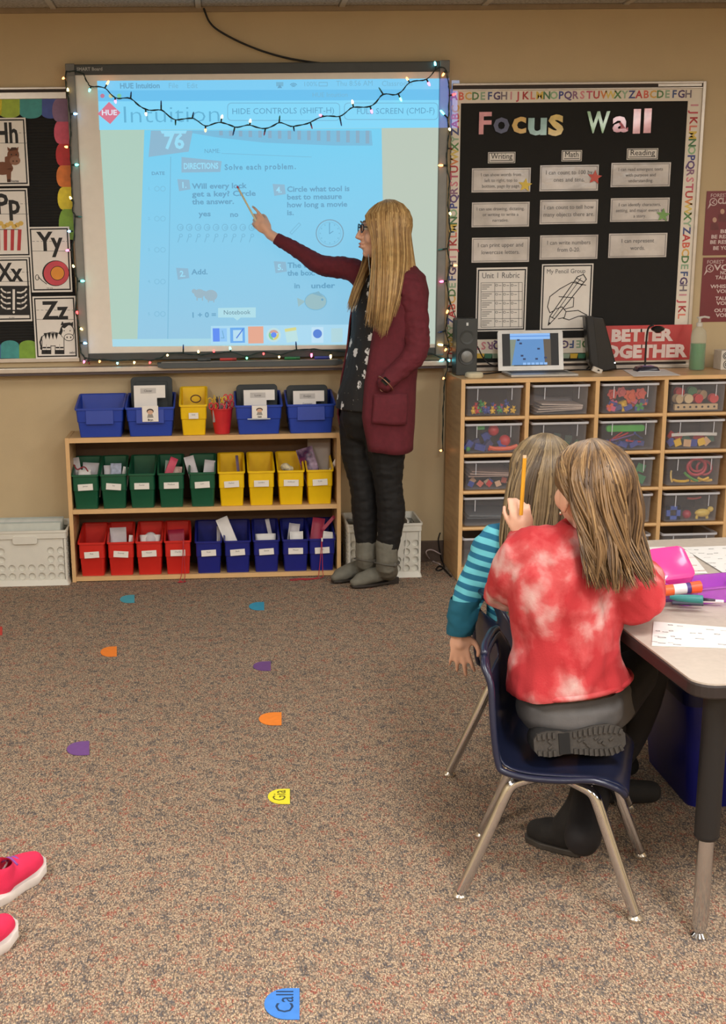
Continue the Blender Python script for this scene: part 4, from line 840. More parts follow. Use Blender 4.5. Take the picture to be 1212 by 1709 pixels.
curl('paper', 'purple paper strip in the first yellow bin', 'paper', Yl[0]+.040, yy+.02, bz, .014, .175, mat('paper_purple', (110, 96, 130), .6, var=.3), .05, .5)
tag(MB().ball((Yl[2]-.022, yy-.02, bz+.125), (.022, .02, .018)).ball((Yl[2]-.005, yy-.03, bz+.118), (.02, .015, .014)).build('crumpled_paper', mat('crumple', (190, 180, 150), .7, var=.5, scale=70, bump=1, bscale=40), smooth=True, org=(Yl[2]-.022, yy, bz+.12)), 'crumpled paper ball in the third yellow bin', 'paper')
curl('book', 'purple covered booklet curling out of the rightmost yellow bin', 'book', Yl[3]-.015, yy, bz+.02, .085, .19, PUR, -.22, .3, 1.3, group=None); curl('paper', 'tall grey sheet at the back of the rightmost yellow bin', 'paper', Yl[3]+.004, yy+.065, bz, .105, .235, mat('paper_mid_grey', (168, 158, 152), .6, var=.05), .02, 0, .1, -.05)  # the tall sheet is a mid grey paper
curl('paper', 'narrow white strip sticking up in the rightmost yellow bin', 'paper', Yl[3]+.020, yy-.03, bz+.05, .016, .16, PWH, .55, 0)
curl('paper', 'rounded grey sheet in the second red bin', 'paper', Rr[1]-.012, yy, bz2, .075, .165, PGY, 0, .1, .6); curl('paper', 'white scrap in the second red bin', 'paper', Rr[1]+.036, yy-.05, bz2, .022, .14, PWH, .2, .4)
curl('paper', 'white paper band curled around the third red bin', 'paper', Rr[2], yy-.03, bz2, .10, .135, PWH, 0, 0, -1.2); tag(MB().ball((Rr[2]+.002, yy+.02, bz2+.10), (.034, .03, .04)).build('paper_roll', PGY, smooth=True, org=(Rr[2], yy, bz2+.1)), 'rounded grey bundle inside the third red bin', 'paper')
curl('folder', 'dark red folder inside the fourth red bin', 'folder', Rr[3], yy, bz2, .075, .15, mat('folder_crimson', (150, 30, 60), .5), -.06, 0, .4)
curl('paper', 'grey strip in the first navy bin', 'paper', Nn[0]+.044, yy-.02, bz2, .018, .165, PGY, .1, .3); curl('paper', 'large white sheet folded over between the first two navy bins', 'paper', Nn[1]-.012, yy-.03, bz2+.05, .060, .165, PWH, -.30, .4, .9)
curl('paper', 'white band curled inside the third navy bin', 'paper', Nn[2], yy-.03, bz2, .098, .128, PWH, 0, 0, -1.0); curl('paper', 'grey strip standing in the third navy bin', 'paper', Nn[2]+.044, yy+.03, bz2, .02, .185, PGY, -.1, .4)
curl('paper', 'white band rolled up in the fourth navy bin', 'paper', Nn[3]+.008, yy-.03, bz2+.03, .07, .105, PWH, 0, 0, 2.0); curl('paper', 'grey arched paper behind the roll in the fourth navy bin', 'paper', Nn[3]-.01, yy+.01, bz2+.08, .06, .085, PGY, .15, 0, 2.2)
curl('folder', 'dark pink folder arching out of the rightmost navy bin', 'folder', Nn[4]-.030, yy, bz2+.02, .062, .17, mat('folder_rose', (170, 56, 84), .5), .1, -.3, 1.4); curl('folder', 'dark pink strap rising to the right in the rightmost navy bin', 'folder', Nn[4]+.004, yy, bz2+.13, .016, .09, mat('folder_rose', (170, 56, 84), .5), .7, -.3)
curl('paper', 'white paper lying in the rightmost navy bin', 'paper', Nn[4]+.022, yy-.05, bz2, .06, .135, PWH, .15, 0, .3)
LAN = M((178, 44, 58), .6)
def lanyard(x, label, pts_floor, clip=True, n2=True):
    t = thing('lanyard', label, 'lanyard', (x, SY0-.02, .024)); yf = SY0-.022
    A = [(x+.004, SY0+.01, .024+.160), (x, yf+.006, .024+.156), (x-.004, yf, .024+.09), (x-.012, yf, .03), (x-.02, yf-.01, .004)]
    B = [(x+.004, SY0+.01, .024+.160), (x+.002, yf+.006, .024+.156), (x+.002, yf, .024+.09), (x+.004, yf, .03), (x, yf-.012, .004)]
    MB().tube(cat_rom(A+pts_floor, 5), .0018, 5).build('cord', LAN, t, smooth=True); MB().tube(cat_rom(B+pts_floor[::-1], 5), .0018, 5).build('cord', LAN, t, smooth=True)
    if clip: MB().box((x+.002, yf+.003, .024+.15), (.007, .006, .016)).build('clip', M((214, 210, 206), .4), t)
lanyard(Nn[4]-.004, 'red lanyard hanging from the rightmost navy bin and trailing on the carpet', [(Nn[4]-.06, SY0-.05, .003), (Nn[4]-.11, SY0-.045, .003), (Nn[4]-.15, SY0-.06, .003), (Nn[4]-.14, SY0-.075, .003), (Nn[4]-.10, SY0-.06, .003), (Nn[4]-.075, SY0-.07, .003)])
lanyard(Rr[3]+.028, 'thin red lanyard hanging from the rightmost red bin', [(Rr[3]+.02, SY0-.04, .003), (Rr[3]+.0, SY0-.055, .003), (Rr[3]+.02, SY0-.06, .003), (Rr[3]+.035, SY0-.045, .003)], clip=False)

# ============================================================ WHITE CRATES
CRW = mat('crate_white', (214, 212, 202), .45, var=.02)
def crate(x0, x1, y0, y1, h, label, loc):
    t = thing('storage_crate', label, 'crate', loc)
    w = x1-x0; ti = .012
    def holed(mb, o_, ex, ez, nw, nh, wid, hei, skip=lambda i, j: False, d=.010):
        nn = ex.cross(ez); cw, ch = wid/nw, hei/nh; r = min(cw, ch)*.41
        for i in range(nw):
            for j in range(nh):
                c = o_+ex*(cw*(i+.5))+ez*(ch*(j+.5))
                sq = []; ci = []; cb = []
                for k in range(16):
                    a = 2*math.pi*k/16; ca, sa = math.cos(a), math.sin(a); m_ = max(abs(ca), abs(sa))
                    sq.append(c+ex*(ca/m_*cw/2)+ez*(sa/m_*ch/2)); ci.append(c+ex*(ca*r)+ez*(sa*r)); cb.append(c+ex*(ca*r*.92)+ez*(sa*r*.92)-nn*d)
                if skip(i, j): mb.add(sq, [tuple(range(16))]); continue
                mb.loft([sq, ci, cb], cap=False); mb.add(cb, [tuple(range(16))])
    mb = MB(); mb.bb((x0+ti+.006, y0+ti+.012, .02), (x1-ti-.006, y1-ti-.006, .026))
    z0, z1 = .022, h-.036
    for (ax, ay, bx_, by_) in ((x0+ti, y0+ti+.0102, x1-ti, y0+ti+.013), (x0+ti, y1-ti-.008, x1-ti, y1-ti-.006), (x0+ti+.006, y0+ti, x0+ti+.008, y1-ti), (x1-ti-.008, y0+ti, x1-ti-.006, y1-ti)): mb.bb((ax, ay, z0), (bx_, by_, z1))
    mb.build('crate_wall', mat('crate_white_shaded', (172, 170, 162), .5, var=.03), t)  # same crate plastic, darkened: shade inside the crate is put into this colour
    a = MB(); nw = max(3, round((w-2*ti)/.042)); holed(a, Vector((x0+ti, y0+ti, z0)), EX, EZ, nw, 5, w-2*ti, z1-z0, lambda i, j: j >= 2 and abs(i-(nw-1)/2) < nw*.26 and nw > 4 or j == 4)
    a.build('front_panel', CRW, t, smooth=False)
    for xx, nrm in ((x0+ti, -1), (x1-ti, 1)):
        s = MB(); ns = 9
        for k in range(ns):      # slanting louvres on the sides
            zc = z0+(z1-z0)*(k+.5)/ns
            s.box((xx, (y0+y1)/2, zc), (.010, y1-y0-2*ti, .006), Matrix.Rotation(nrm*.6, 3, 'Y'))
        for k in range(7): yk = y0+ti+(y1-y0-2*ti)*k/6; s.box((xx, yk, (z0+z1)/2), (.009, .006, z1-z0))
        s.build('side_lattice', CRW, t)
    b = MB(); b.loft([ring4(w-.004, y1-y0-.004, 0, .012), ring4(w, y1-y0, 0, .012), ring4(w-.016, y1-y0-.016, .024, .012), ring4(w-.03, y1-y0-.03, .024, .01), ring4(w-.03, y1-y0-.03, 0, .01)], cap=False)
    b.v = [((x0+x1)/2+p[0], (y0+y1)/2+p[1], p[2]) for p in b.v]; b.build('base_flange', CRW, t, smooth=True, auto=.5)
    b = MB(); b.loft([ring4(w-.024, y1-y0-.024, h-.040, .010), ring4(w-.006, y1-y0-.006, h-.036, .014), ring4(w-.006, y1-y0-.006, h-.012, .014), ring4(w, y1-y0, h-.010, .014), ring4(w, y1-y0, h, .014), ring4(w-.016, y1-y0-.016, h, .012), ring4(w-.026, y1-y0-.026, h-.03, .01)], cap=False)
    b.v = [((x0+x1)/2+p[0], (y0+y1)/2+p[1], p[2]) for p in b.v]; b.build('rim', CRW, t, smooth=True, auto=.5)
    if nw > 4:
        hnd = MB(); rbox(hnd, ((x0+x1)/2-.055, y0-.001, h-.060), ((x0+x1)/2+.055, y0+.014, h-.022), .012); hnd.build('handle_tab', CRW, t, bevel=.002)
    return t
crate(-1.067, -.694, -.292, -.018, .250, 'white plastic crate of papers on the floor left of the bookcase', (-.88, -.155, 0))
crate(.545, .885, -.305, -.022, .248, 'white plastic crate of folders on the floor behind the teacher legs', (.715, -.18, 0))
for k in range(5):
    y = -.24+k*.035; o = MB().box((-.88, y, .155), (.30, .004, .235), Matrix.Rotation(-.10, 3, 'X')).build('file_folder', M([(196, 200, 192), (176, 184, 178), (206, 206, 200)][k % 3], .6), org=(-.88, y, .04)); tag(o, 'pale file folder, %s from the front of the crate left of the bookcase' % ORD[k], 'folder', 'folders in the left crate')
for k in range(6):
    x = .60+k*.042; o = MB().box((x, -.19, .145), (.006, .21, .215+.012*(k % 2)), Matrix.Rotation(.08, 3, 'Y')).build('file_folder', M([(200, 200, 196), (140, 140, 136), (214, 212, 204)][k % 3], .6), org=(x, -.19, .04)); tag(o, 'file folder, %s from the left in the crate behind the teacher legs' % (ORD+['sixth'])[k], 'folder', 'folders in the right crate')
# ============================================================ CUBBY CABINET (right)
KX0, KY0, KY1, KZ = 1.0265, -.391, -.035, .888
DIV = [1.0265, 1.3050, 1.6075, 1.9060, 2.2060, 2.506]
kb = thing('cubby_cabinet', 'maple cubby cabinet full of clear trays, right of the whiteboard', 'cabinet', (1.75, KY0, 0))
MB().bb((KX0, KY0, 0), (KX0+.018, KY1, KZ)).build('side_panel', MAPLE, kb, bevel=.002)
MB().bb((DIV[5], KY0, 0), (DIV[5]+.018, KY1, KZ)).build('side_panel', MAPLE, kb, bevel=.002)
for x in DIV[1:5]: MB().bb((x, KY0+.001, .05), (x+.019, KY1, KZ-.019)).build('divider', MAPLE, kb, bevel=.002)
MB().bb((KX0+.018, KY0, KZ-.018), (DIV[5], KY1, KZ)).build('cabinet_top', MAPLEH, kb, bevel=.002)
MB().bb((KX0+.018, KY1-.008, .02), (DIV[5], KY1-.001, KZ-.018)).build('back_panel', mat('cubby_back', (112, 84, 58), .7), kb)
MB().bb((KX0+.018, KY0+.01, .0), (DIV[5], KY1, .06)).build('plinth', MAPLEH, kb)
for x in DIV[:1]+DIV[5:]+DIV[1:5]: MB().bb((x+.0008, KY0-.0014, .0 if x in (DIV[0], DIV[5]) else .06), (x+.0175, KY0+.001, KZ-.0005 if x in (DIV[0], DIV[5]) else KZ-.018)).build('edging', EDGE, kb)
MB().bb((KX0+.018, KY0-.0012, KZ-.0175), (DIV[5], KY0+.001, KZ-.0005)).build('edging', EDGE, kb)
RAIL = [.7215, .5600, .3985, .2370, .0755]
for i in range(5):
    for zr in RAIL[:4]:
        MB().bb((DIV[i]+.018, KY0+.002, zr-.010), (DIV[i+1], KY1-.01, zr-.002)).build('shelf', mat('shelf_side', (196, 152, 104), .5), kb)
        rb = MB(); rb.tube([(DIV[i]+.018, KY0+.004, zr-.002), (DIV[i+1], KY0+.004, zr-.002)], .0085, 8); rb.build('shelf_rail', EDGE, kb, smooth=True, auto=.8)
ROWS = [(RAIL[0]+.007, 'top'), (RAIL[1]+.007, 'second'), (RAIL[2]+.007, 'third'), (RAIL[3]+.007, 'fourth'), (.062, 'bottom')]
CLR = clearmat('clear_tray', (206, 208, 216), .93, .12); RIMM = clearmat('clear_tray_rim', (226, 228, 236), .35, .2)
COLN = ['left', 'second', 'third', 'fourth', 'fifth']
def tray_proto():
    t = thing('clear_tray', 'x', 'tray', (0, 0, 0)); w, d, h = .252, .33, .128
    mb = MB(); wb, db = .232, .315
    rings = [ring4(wb, db, .0, .012), ring4(w-.014, d-.010, h-.004, .012), ring4(w-.018, d-.014, h-.004, .010), ring4(wb-.004, db-.004, .003, .010)]
    mb.loft(rings); o = mb.build('tray_body', CLR, None, smooth=True, auto=.6); o.parent = t
    mb = MB(); mb.loft([ring4(w-.014, d-.010, h-.010, .012), ring4(w, d, h-.009, .012), ring4(w, d, h, .012), ring4(w-.016, d-.012, h, .010), ring4(w-.018, d-.014, h-.008, .010)], cap=False)
    o = mb.build('tray_rim', RIMM, None, smooth=True, auto=.6); o.parent = t
    for s in (-1, 1): o = MB().box((s*.074, -d/2+.0015, h-.036), (.0035, .003, .050), Matrix.Rotation(.06, 3, 'X')).build('label_rib', RIMM, None); o.parent = t
    return t
tp = tray_proto(); first = True; TR = {}
for i in range(5):
    for j, (z, rn) in enumerate(ROWS):
        lb = 'clear tray, %s row, %s column of the cubby cabinet' % (rn, COLN[i])
        loc = ((DIV[i]+.018+DIV[i+1])/2, KY0+.010+.165, z)
        if first: tp.location = loc; tp['label'] = lb; tp['group'] = 'clear trays in the cubby cabinet'; t = tp; first = False
        else: t = copy_tree(tp, loc, None, lb)
        TR[i, j] = loc
random.seed(11)
def cm(c): return M(c, .4, spec=.6)
TRED, TYEL, TGRN, TBLU, TORG, TPNK, TPUR = (206, 44, 48), (236, 190, 40), (60, 160, 70), (50, 70, 160), (232, 96, 50), (214, 90, 130), (120, 80, 150)
def toy(kind, c, loc, lb, grp, s=1.0, rz=0.0, rx=0.0):
    mb = MB()
    if kind == 'bear': mb.ball((0, 0, .010), (.009, .008, .010), 8, 6).ball((0, 0, .024), (.0065, .006, .0065), 8, 6).ball((-.005, 0, .030), .0025, 6, 4).ball((.005, 0, .030), .0025, 6, 4).ball((-.009, -.003, .014), (.004, .003, .005), 6, 4).ball((.009, -.003, .014), (.004, .003, .005), 6, 4).ball((-.007, -.005, .003), (.004, .006, .004), 6, 4).ball((.007, -.005, .003), (.004, .006, .004), 6, 4)
    elif kind == 'ball': mb.ball((0, 0, .022), .022, 16, 12)
    elif kind == 'gear':
        pts = []
        for k in range(24): a = 2*math.pi*k/24; r = .026 if k % 4 < 2 else .021; pts.append((r*math.cos(a), 0, .026+r*math.sin(a)))
        inn = [(.009*math.cos(2*math.pi*k/24), 0, .026+.009*math.sin(2*math.pi*k/24)) for k in range(24)]
        f2 = [(x, -.008, z) for x, y, z in pts]; i2 = [(x, -.008, z) for x, y, z in inn]
        mb.loft([inn, pts, f2, i2, inn], cap=False)
        mb.tube([(0, -.008, .026), (0, -.016, .026)], .0125, 12)
    elif kind == 'block': mb.box((0, 0, .013), (.038, .02, .022))
    elif kind == 'plus': mb.box((0, 0, .018), (.036, .012, .012)).box((0, 0, .018), (.012, .012, .036))
    elif kind == 'ring': mb.tube([(.034*math.cos(a), 0, .036+.030*math.sin(a)) for a in [i*math.pi/10 for i in range(21)]], .0055, 8)
    elif kind == 'stick': mb.tube([(-.04, 0, .008), (.04, 0, .012)], .007, 8)
    elif kind == 'arch': mb.tube([(-.05, 0, .012), (-.03, 0, .007), (0, 0, .006), (.03, 0, .008), (.055, 0, .016)], .008, 8)
    elif kind == 'tile': mb.box((0, 0, .012), (.024, .004, .024))
    elif kind == 'tool': mb.tube([(-.05, 0, .006), (.05, 0, .012)], .0035, 6).ball((-.05, 0, .008), (.008, .006, .006), 8, 6)
    elif kind == 'square':
        for dx in (-1, 1): mb.box((dx*.02, 0, .026), (.014, .012, .052))
        for dz in (0, 1): mb.box((0, 0, .007+dz*.038), (.054, .012, .014))
    elif kind == 'spool': mb.tube([(0, -.012, .02), (0, .012, .02)], .009, 12).tube([(0, -.014, .02), (0, -.010, .02)], .018, 14).tube([(0, .010, .02), (0, .014, .02)], .018, 14)
    elif kind == 'animal': mb.ball((0, 0, .016), (.022, .01, .012), 10, 6).ball((.022, 0, .026), (.009, .007, .008), 8, 6).tube([(-.014, 0, .012), (-.016, 0, 0)], .004, 6).tube([(.012, 0, .012), (.014, 0, 0)], .004, 6)
    R_ = Matrix.Rotation(rz, 3, 'Z') @ Matrix.Rotation(rx, 3, 'Y')
    mb.v = [tuple(R_ @ (Vector(p)*s)) for p in mb.v]
    lo = min(p[2] for p in mb.v); mb.v = [(a, b, c_-lo) for a, b, c_ in mb.v]
    o = mb.build('plastic_'+kind if kind in ('bear', 'ball', 'gear', 'ring', 'animal', 'spool') else {'block': 'toy_block', 'plus': 'toy_connector', 'stick': 'toy_rod', 'arch': 'toy_arch', 'tile': 'counting_tile', 'tool': 'toy_tweezers', 'square': 'square_frame'}[kind], cm(c), smooth=kind not in ('block', 'tile', 'square', 'plus'), auto=.7); o.location = loc; return tag(o, lb, 'toy', grp)
def pile(i, j, kind, cols, n, lb, s=1.0, zmax=.03, xr=.09, x0=0, rxr=.6, front=True):
    cx, cy, cz = TR[i, j]; g = '%s in the %s column, %s row tray' % (kind+' toys', COLN[i], ROWS[j][1])
    for k in range(n):
        x = cx+x0+(-xr+2*xr*(k+.5)/n)+random.uniform(-.006, .006); z = cz+.004+(zmax*random.random() if k % 2 else 0)
        toy(kind, cols[k % len(cols)], (x, cy-.125+(.035 if k % 2 else 0)+random.uniform(0, .006), z), lb, g, s, random.uniform(-.4, .4), random.uniform(-rxr, rxr))
pile(0, 0, 'bear', [TYEL, TRED, TGRN, TYEL, TBLU, TPNK, TYEL, TBLU, TPUR, TRED, TYEL, TBLU], 13, 'small counting bear in the top left tray', 1.0, .022)
pile(0, 0, 'bear', [TRED, TGRN, TBLU], 6, 'small counting bear in the top left tray', 1.0, .03, .08)
cx, cy, cz = TR[0, 1]
toy('ball', TRED, (cx+.012, cy-.10, cz+.066), 'upper of the two red balls in the left column, second row tray', None, 1.1); toy('ball', TRED, (cx+.058, cy-.12, cz+.022), 'lower of the two red balls in the left column, second row tray', None, 1.15)
toy('arch', TORG, (cx+.045, cy-.135, cz+.004), 'orange arched piece under the red balls', None, 1.2); toy('ball', TGRN, (cx-.105, cy-.13, cz+.004), 'small green ball in the left column, second row tray', None, .5); toy('ball', TRED, (cx-.01, cy-.13, cz+.004), 'small red ball beside the orange arched piece', None, .5)
pile(0, 1, 'block', [TBLU, (60, 60, 110), TBLU], 7, 'dark blue toy piece in the left column, second row tray', 1.2, .045, .07, -.03, 1.2); toy('block', TGRN, (cx-.05, cy-.12, cz+.098), 'green piece on top of the left column, second row tray', None, .9)
pile(0, 2, 'tile', [TBLU, (222, 180, 150), (214, 110, 90), (222, 190, 160), TRED], 9, 'small flat tile in the left column, third row tray', 1.0, .01, .09, 0, 1.4)
def sheetstack(i, j, n, c, lb, h0=0, tilt=0):
    cx, cy, cz = TR[i, j]
    for k in range(n): o = MB().box((0, 0, 0), (.20-.006*k, .25, .005), Matrix.Rotation(tilt+.03*k, 3, 'Y')).build('paper_stack', M(c if k % 2 else tuple(max(0, x-30) for x in c), .6), bevel=.001); o.location = (cx+.004*k, cy-.01, cz+.010+h0+k*.008); tag(o, lb, 'paper', 'papers in the %s column, %s row tray' % (COLN[i], ROWS[j][1]))
sheetstack(0, 2, 3, (196, 170, 160), 'flat card set in the left column, third row tray', .045); sheetstack(1, 0, 4, (206, 190, 180), 'stacked papers in the top tray of the second column', .004, -.05)
cx, cy, cz = TR[1, 0]; curl('paper', 'grey sheet curving up in the top tray of the second column', 'paper', cx-.01, cy-.02, cz+.01, .20, .075, mat('paper_mid_grey2', (150, 146, 150), .6, var=.05), .1, 0, .5, -.9)  # mid grey paper
pile(1, 1, 'tile', [(50, 90, 60), (60, 80, 70)], 7, 'dark green piece in the second column, second row tray', 1.3, .04); sheetstack(0, 3, 2, (110, 116, 122), 'grey papers in the left column, fourth row tray', .02)
pile(2, 0, 'block', [TPNK, TBLU, (60, 70, 130), TYEL, TBLU], 8, 'toy block in the top tray of the third column', .95, .028)
pile(2, 0, 'plus', [TORG, TPNK, TYEL, TORG, TGRN], 6, 'small connector in the top tray of the third column', 1.0, .018, .095)
cx, cy, cz = TR[2, 0]
for k, (dx, dz, c, s) in enumerate([(-.062, .055, (214, 70, 56), .9), (.022, .038, TORG, 1.15), (.062, .052, (226, 84, 60), 1.0), (-.02, .062, (214, 90, 90), .9)]): toy('gear', c, (cx+dx, cy-.10+.01*(k % 2), cz+dz), 'orange toy gear in the top tray of the third column', 'gears in the third column, top row tray', s)
cx, cy, cz = TR[2, 1]
for k in range(6): toy('tool', [TRED, TRED, TPUR, TBLU, TRED, TBLU][k], (cx-.05+.022*k, cy-.12+.01*(k % 2), cz+.01+.012*(k % 3)), 'thin plastic tweezers in the second row tray of the third column', 'tweezers in the third column', 1.0, .3*(k-2), .2*(k-3)); 
o = MB(); rbox(o, (-.085, -.01, 0), (.085, .01, .03), .012); q = o.build('green_case', M((76, 190, 70), .35), bevel=.003); q.location = (cx, cy-.11, cz+.075); tag(q, 'bright green case lying on top of the tweezers tray, third column', 'case')
pile(2, 1, 'block', [TBLU, (46, 60, 140)], 6, 'dark blue block under the tweezers, third column', 1.0, .008); pile(2, 2, 'tile', [(50, 130, 80), (60, 150, 90)], 10, 'green tile in the third row tray of the third column', 1.5, .055, .095); pile(2, 3, 'animal', [(130, 140, 100), (90, 110, 90)], 4, 'small dull green animal in the fourth row tray of the third column', 1.0, .005)
cx, cy, cz = TR[3, 0]
mb = MB(); mb.box((0, 0, .014), (.19, .02, .026)); q = mb.build('wooden_peg_strip', M((206, 178, 138), .6), bevel=.002); q.location = (cx, cy-.13, cz+.004); tag(q, 'pale wooden strip with a row of dark holes, top tray, fourth column', 'toy')
for k in range(7): MB().tube([(cx-.08+.0265*k, cy-.1402, cz+.019), (cx-.08+.0265*k, cy-.1412, cz+.019)], .005, 8).build('peg_hole', INK, q)
pile(3, 0, 'spool', [(206, 178, 138), TRED, (214, 190, 150), (60, 130, 80), TRED], 7, 'small spool in the top tray of the fourth column', 1.1, .03, .09); 
for o in list(bpy.data.objects):
    if o.name.startswith('plastic_spool'): o.location.z += .028; o.location.y += .02
pile(3, 1, 'tile', [TBLU, TRED, TYEL, TRED, (210, 170, 130), (60, 110, 90)], 12, 'bright pattern tile in the second row tray of the fourth column', 1.3, .028, .1, 0, 1.0)
cx, cy, cz = TR[3, 1]; curl('paper', 'white sheet bent over the pattern tiles, fourth column', 'paper', cx, cy-.12, cz+.052, .205, .014, PWH, 0, 0, .7, 0)
cx, cy, cz = TR[3, 2]; 
for k, (dx, dz, s) in enumerate([(.03, .03, 1.2), (.03, .045, .95), (.06, .028, 1.0)]): toy('ring', (200, 60, 76), (cx+dx, cy-.11+.012*k, cz+dz), 'pink-red plastic ring in the third row tray of the fourth column', 'rings in the fourth column tray', s, 0, .2*k)
for dx, c, rz in ((-.06, TYEL, .2), (.05, TYEL, -.3), (.075, (240, 200, 90), .4)): toy('arch', c, (cx+dx*.8, cy-.13, cz+.006), 'yellow plastic arc in the third row tray of the fourth column', 'yellow arcs in the fourth column tray', .75, rz, rz*.6)
toy('arch', (90, 160, 70), (cx-.01, cy-.14, cz+.010), 'green plastic arc in the third row tray of the fourth column', None, .7, 0, .6); toy('arch', (232, 200, 120), (cx-.095, cy-.135, cz+.01), 'pale yellow arc standing at the left end of the third row tray, fourth column', None, .5, 0, 1.5)
cx, cy, cz = TR[3, 3]; toy('square', (70, 100, 190), (cx-.07, cy-.13, cz+.004), 'blue plastic square frame in the fourth row tray of the fourth column', None, 1.15); toy('ball', (176, 50, 70), (cx-.005, cy-.12, cz+.004), 'dark red ball in the fourth row tray of the fourth column', None, .9); toy('animal', (226, 196, 90), (cx+.062, cy-.13, cz+.004), 'yellow plastic dinosaur in the fourth row tray of the fourth column', None, 1.6); toy('arch', (190, 70, 60), (cx+.03, cy-.1, cz+.085), 'red piece near the rim of the fourth row tray, fourth column', None, .6)

# ============================================================ ON TOP OF THE CABINET
KT = KZ+.0005
p = PZ(779, 627, KZ)
t = thing('speaker', 'dark grey upright loudspeaker at the left end of the cabinet', 'speaker', (p.x, -.20, KT))
sx0, sx1, sy = p.x-.047, p.x+.046, -.215; hz = .245
mb = MB(); rbox(mb, (sx0, sy, KT), (sx1, sy+.10, KT+hz), .008); mb.build('speaker_body', M((58, 62, 62), .45), t, bevel=.003)
cxs = (sx0+sx1)/2
MB().lathe((cxs, sy-.001, KT+.165), [(.030, 0), (.030, .002), (.022, .0), (.006, -.006)], 24, axis=(0, -1, 0)).build('tweeter', M((66, 70, 70), .5), t, smooth=True, auto=.6)
MB().lathe((cxs, sy-.001, KT+.082), [(.036, 0), (.036, .003), (.030, .001)], 24, axis=(0, -1, 0)).build('woofer_ring', M((50, 54, 54), .5), t, smooth=True, auto=.6)
MB().lathe((cxs, sy-.001, KT+.082), [(.025, .001), (.025, .004), (.014, .007), (0.0005, .008)], 24, axis=(0, -1, 0)).build('woofer_cone', M((128, 130, 128), .4, metal=.3), t, smooth=True, auto=.6)
MB().box((cxs, sy-.001, KT+.222), (.009, .003, .013)).build('badge', M((220, 224, 226), .4), t)
p = PZ(788, 629, KZ)
mb = MB(); mb.loft([ring4(.070, .050, 0, .018), ring4(.078, .056, .006, .020), ring4(.074, .052, .020, .020), ring4(.060, .040, .024, .018)]); o = mb.build('wireless_adapter', M((206, 198, 170), .4), smooth=True, auto=.7); o.location = (p.x, -.325, KT); o.rotation_euler.z = .15; tag(o, 'small cream plastic box in front of the loudspeaker', 'device')
# laptop
lx0, lx1 = P(832, 617, -.155).x, P(941, 613, -.155).x
t = thing('laptop', 'open silver laptop on the cabinet showing the same blue worksheet', 'laptop', ((lx0+lx1)/2, -.20, KT))
ly = -.155; lw = lx1-lx0; xm = (lx0+lx1)/2; SIL = M((188, 186, 182), .35, metal=.5)
mb = MB(); mb.box((xm+.012, ly-.105, KT+.006), (lw, .19, .010)); mb.build('laptop_base', SIL, t, bevel=.002)
MB().box((xm+.012, ly-.075, KT+.0115), (lw*.86, .085, .001)).build('keyboard', M((40, 40, 42), .5), t)
R_ = Matrix.Rotation(math.radians(-14), 3, 'X'); lh = .178
def LP(x, z, o_=0): return Vector((xm, ly, KT+.012))+R_ @ Vector((x, -o_, z))
mb = MB(); q = []
rr = .010
pts = [LP(-lw/2, 0), LP(lw/2, 0), LP(lw/2, lh-rr), LP(lw/2-rr*.3, lh-rr*.3), LP(lw/2-rr, lh), LP(-lw/2+rr, lh), LP(-lw/2+rr*.3, lh-rr*.3), LP(-lw/2, lh-rr)]
mb.prism(pts, R_ @ Vector((0, .006, 0))); mb.build('laptop_lid', SIL, t)
def scr(mb, x0, z0, x1, z1, lv, mi): mb.add([LP(x0, z0, .0006+.0004*lv), LP(x1, z0, .0006+.0004*lv), LP(x1, z1, .0006+.0004*lv), LP(x0, z1, .0006+.0004*lv)], [(0, 1, 2, 3)], mi)
mb = MB(); a = lw/2-.020; zt_ = lh-.014; zb_ = .020
scr(mb, -a, zb_, a, zt_, 0, 0); scr(mb, -a*.72, zt_-.026, a*.70, zt_, 1, 1); scr(mb, -a*.72, zt_-.014, a*.70, zt_-.010, 2, 5)
mb.add([LP(-a*.68, zb_+.004, .0012), LP(a*.5, zb_+.004, .0012), LP(a*.46, zt_-.026, .0012), LP(-a*.5, zt_-.026, .0012)], [(0, 1, 2, 3)], 2)
mb.add([LP(-a*.72, zb_, .0010), LP(-a*.60, zb_, .0010), LP(-a*.5, zt_-.026, .0010), LP(-a*.72, zt_-.026, .0010)], [(0, 1, 2, 3)], 3)
mb.add([LP(a*.5, zb_, .0010), LP(a*.72, zb_, .0010), LP(a*.72, zt_-.026, .0010), LP(a*.46, zt_-.026, .0010)], [(0, 1, 2, 3)], 4)
for k in range(6): scr(mb, -a*.28+k*.019, zb_+.004, -a*.28+k*.019+.014, zb_+.014, 3, 1)
for dx, dz in ((-.06, .115), (-.05, .10), (-.045, .045), (.03, .075), (.06, .035), (-.035, .030), (.02, .03)): scr(mb, dx, zb_+dz-.004, dx+.012, zb_+dz+.004, 4, 6)
mb.build('screen', [glow((14, 15, 18)), glow((140, 186, 240)), glow((88, 140, 196)), glow((126, 136, 120)), glow((92, 80, 66)), glow((80, 140, 220)), glow((30, 50, 90))], t)
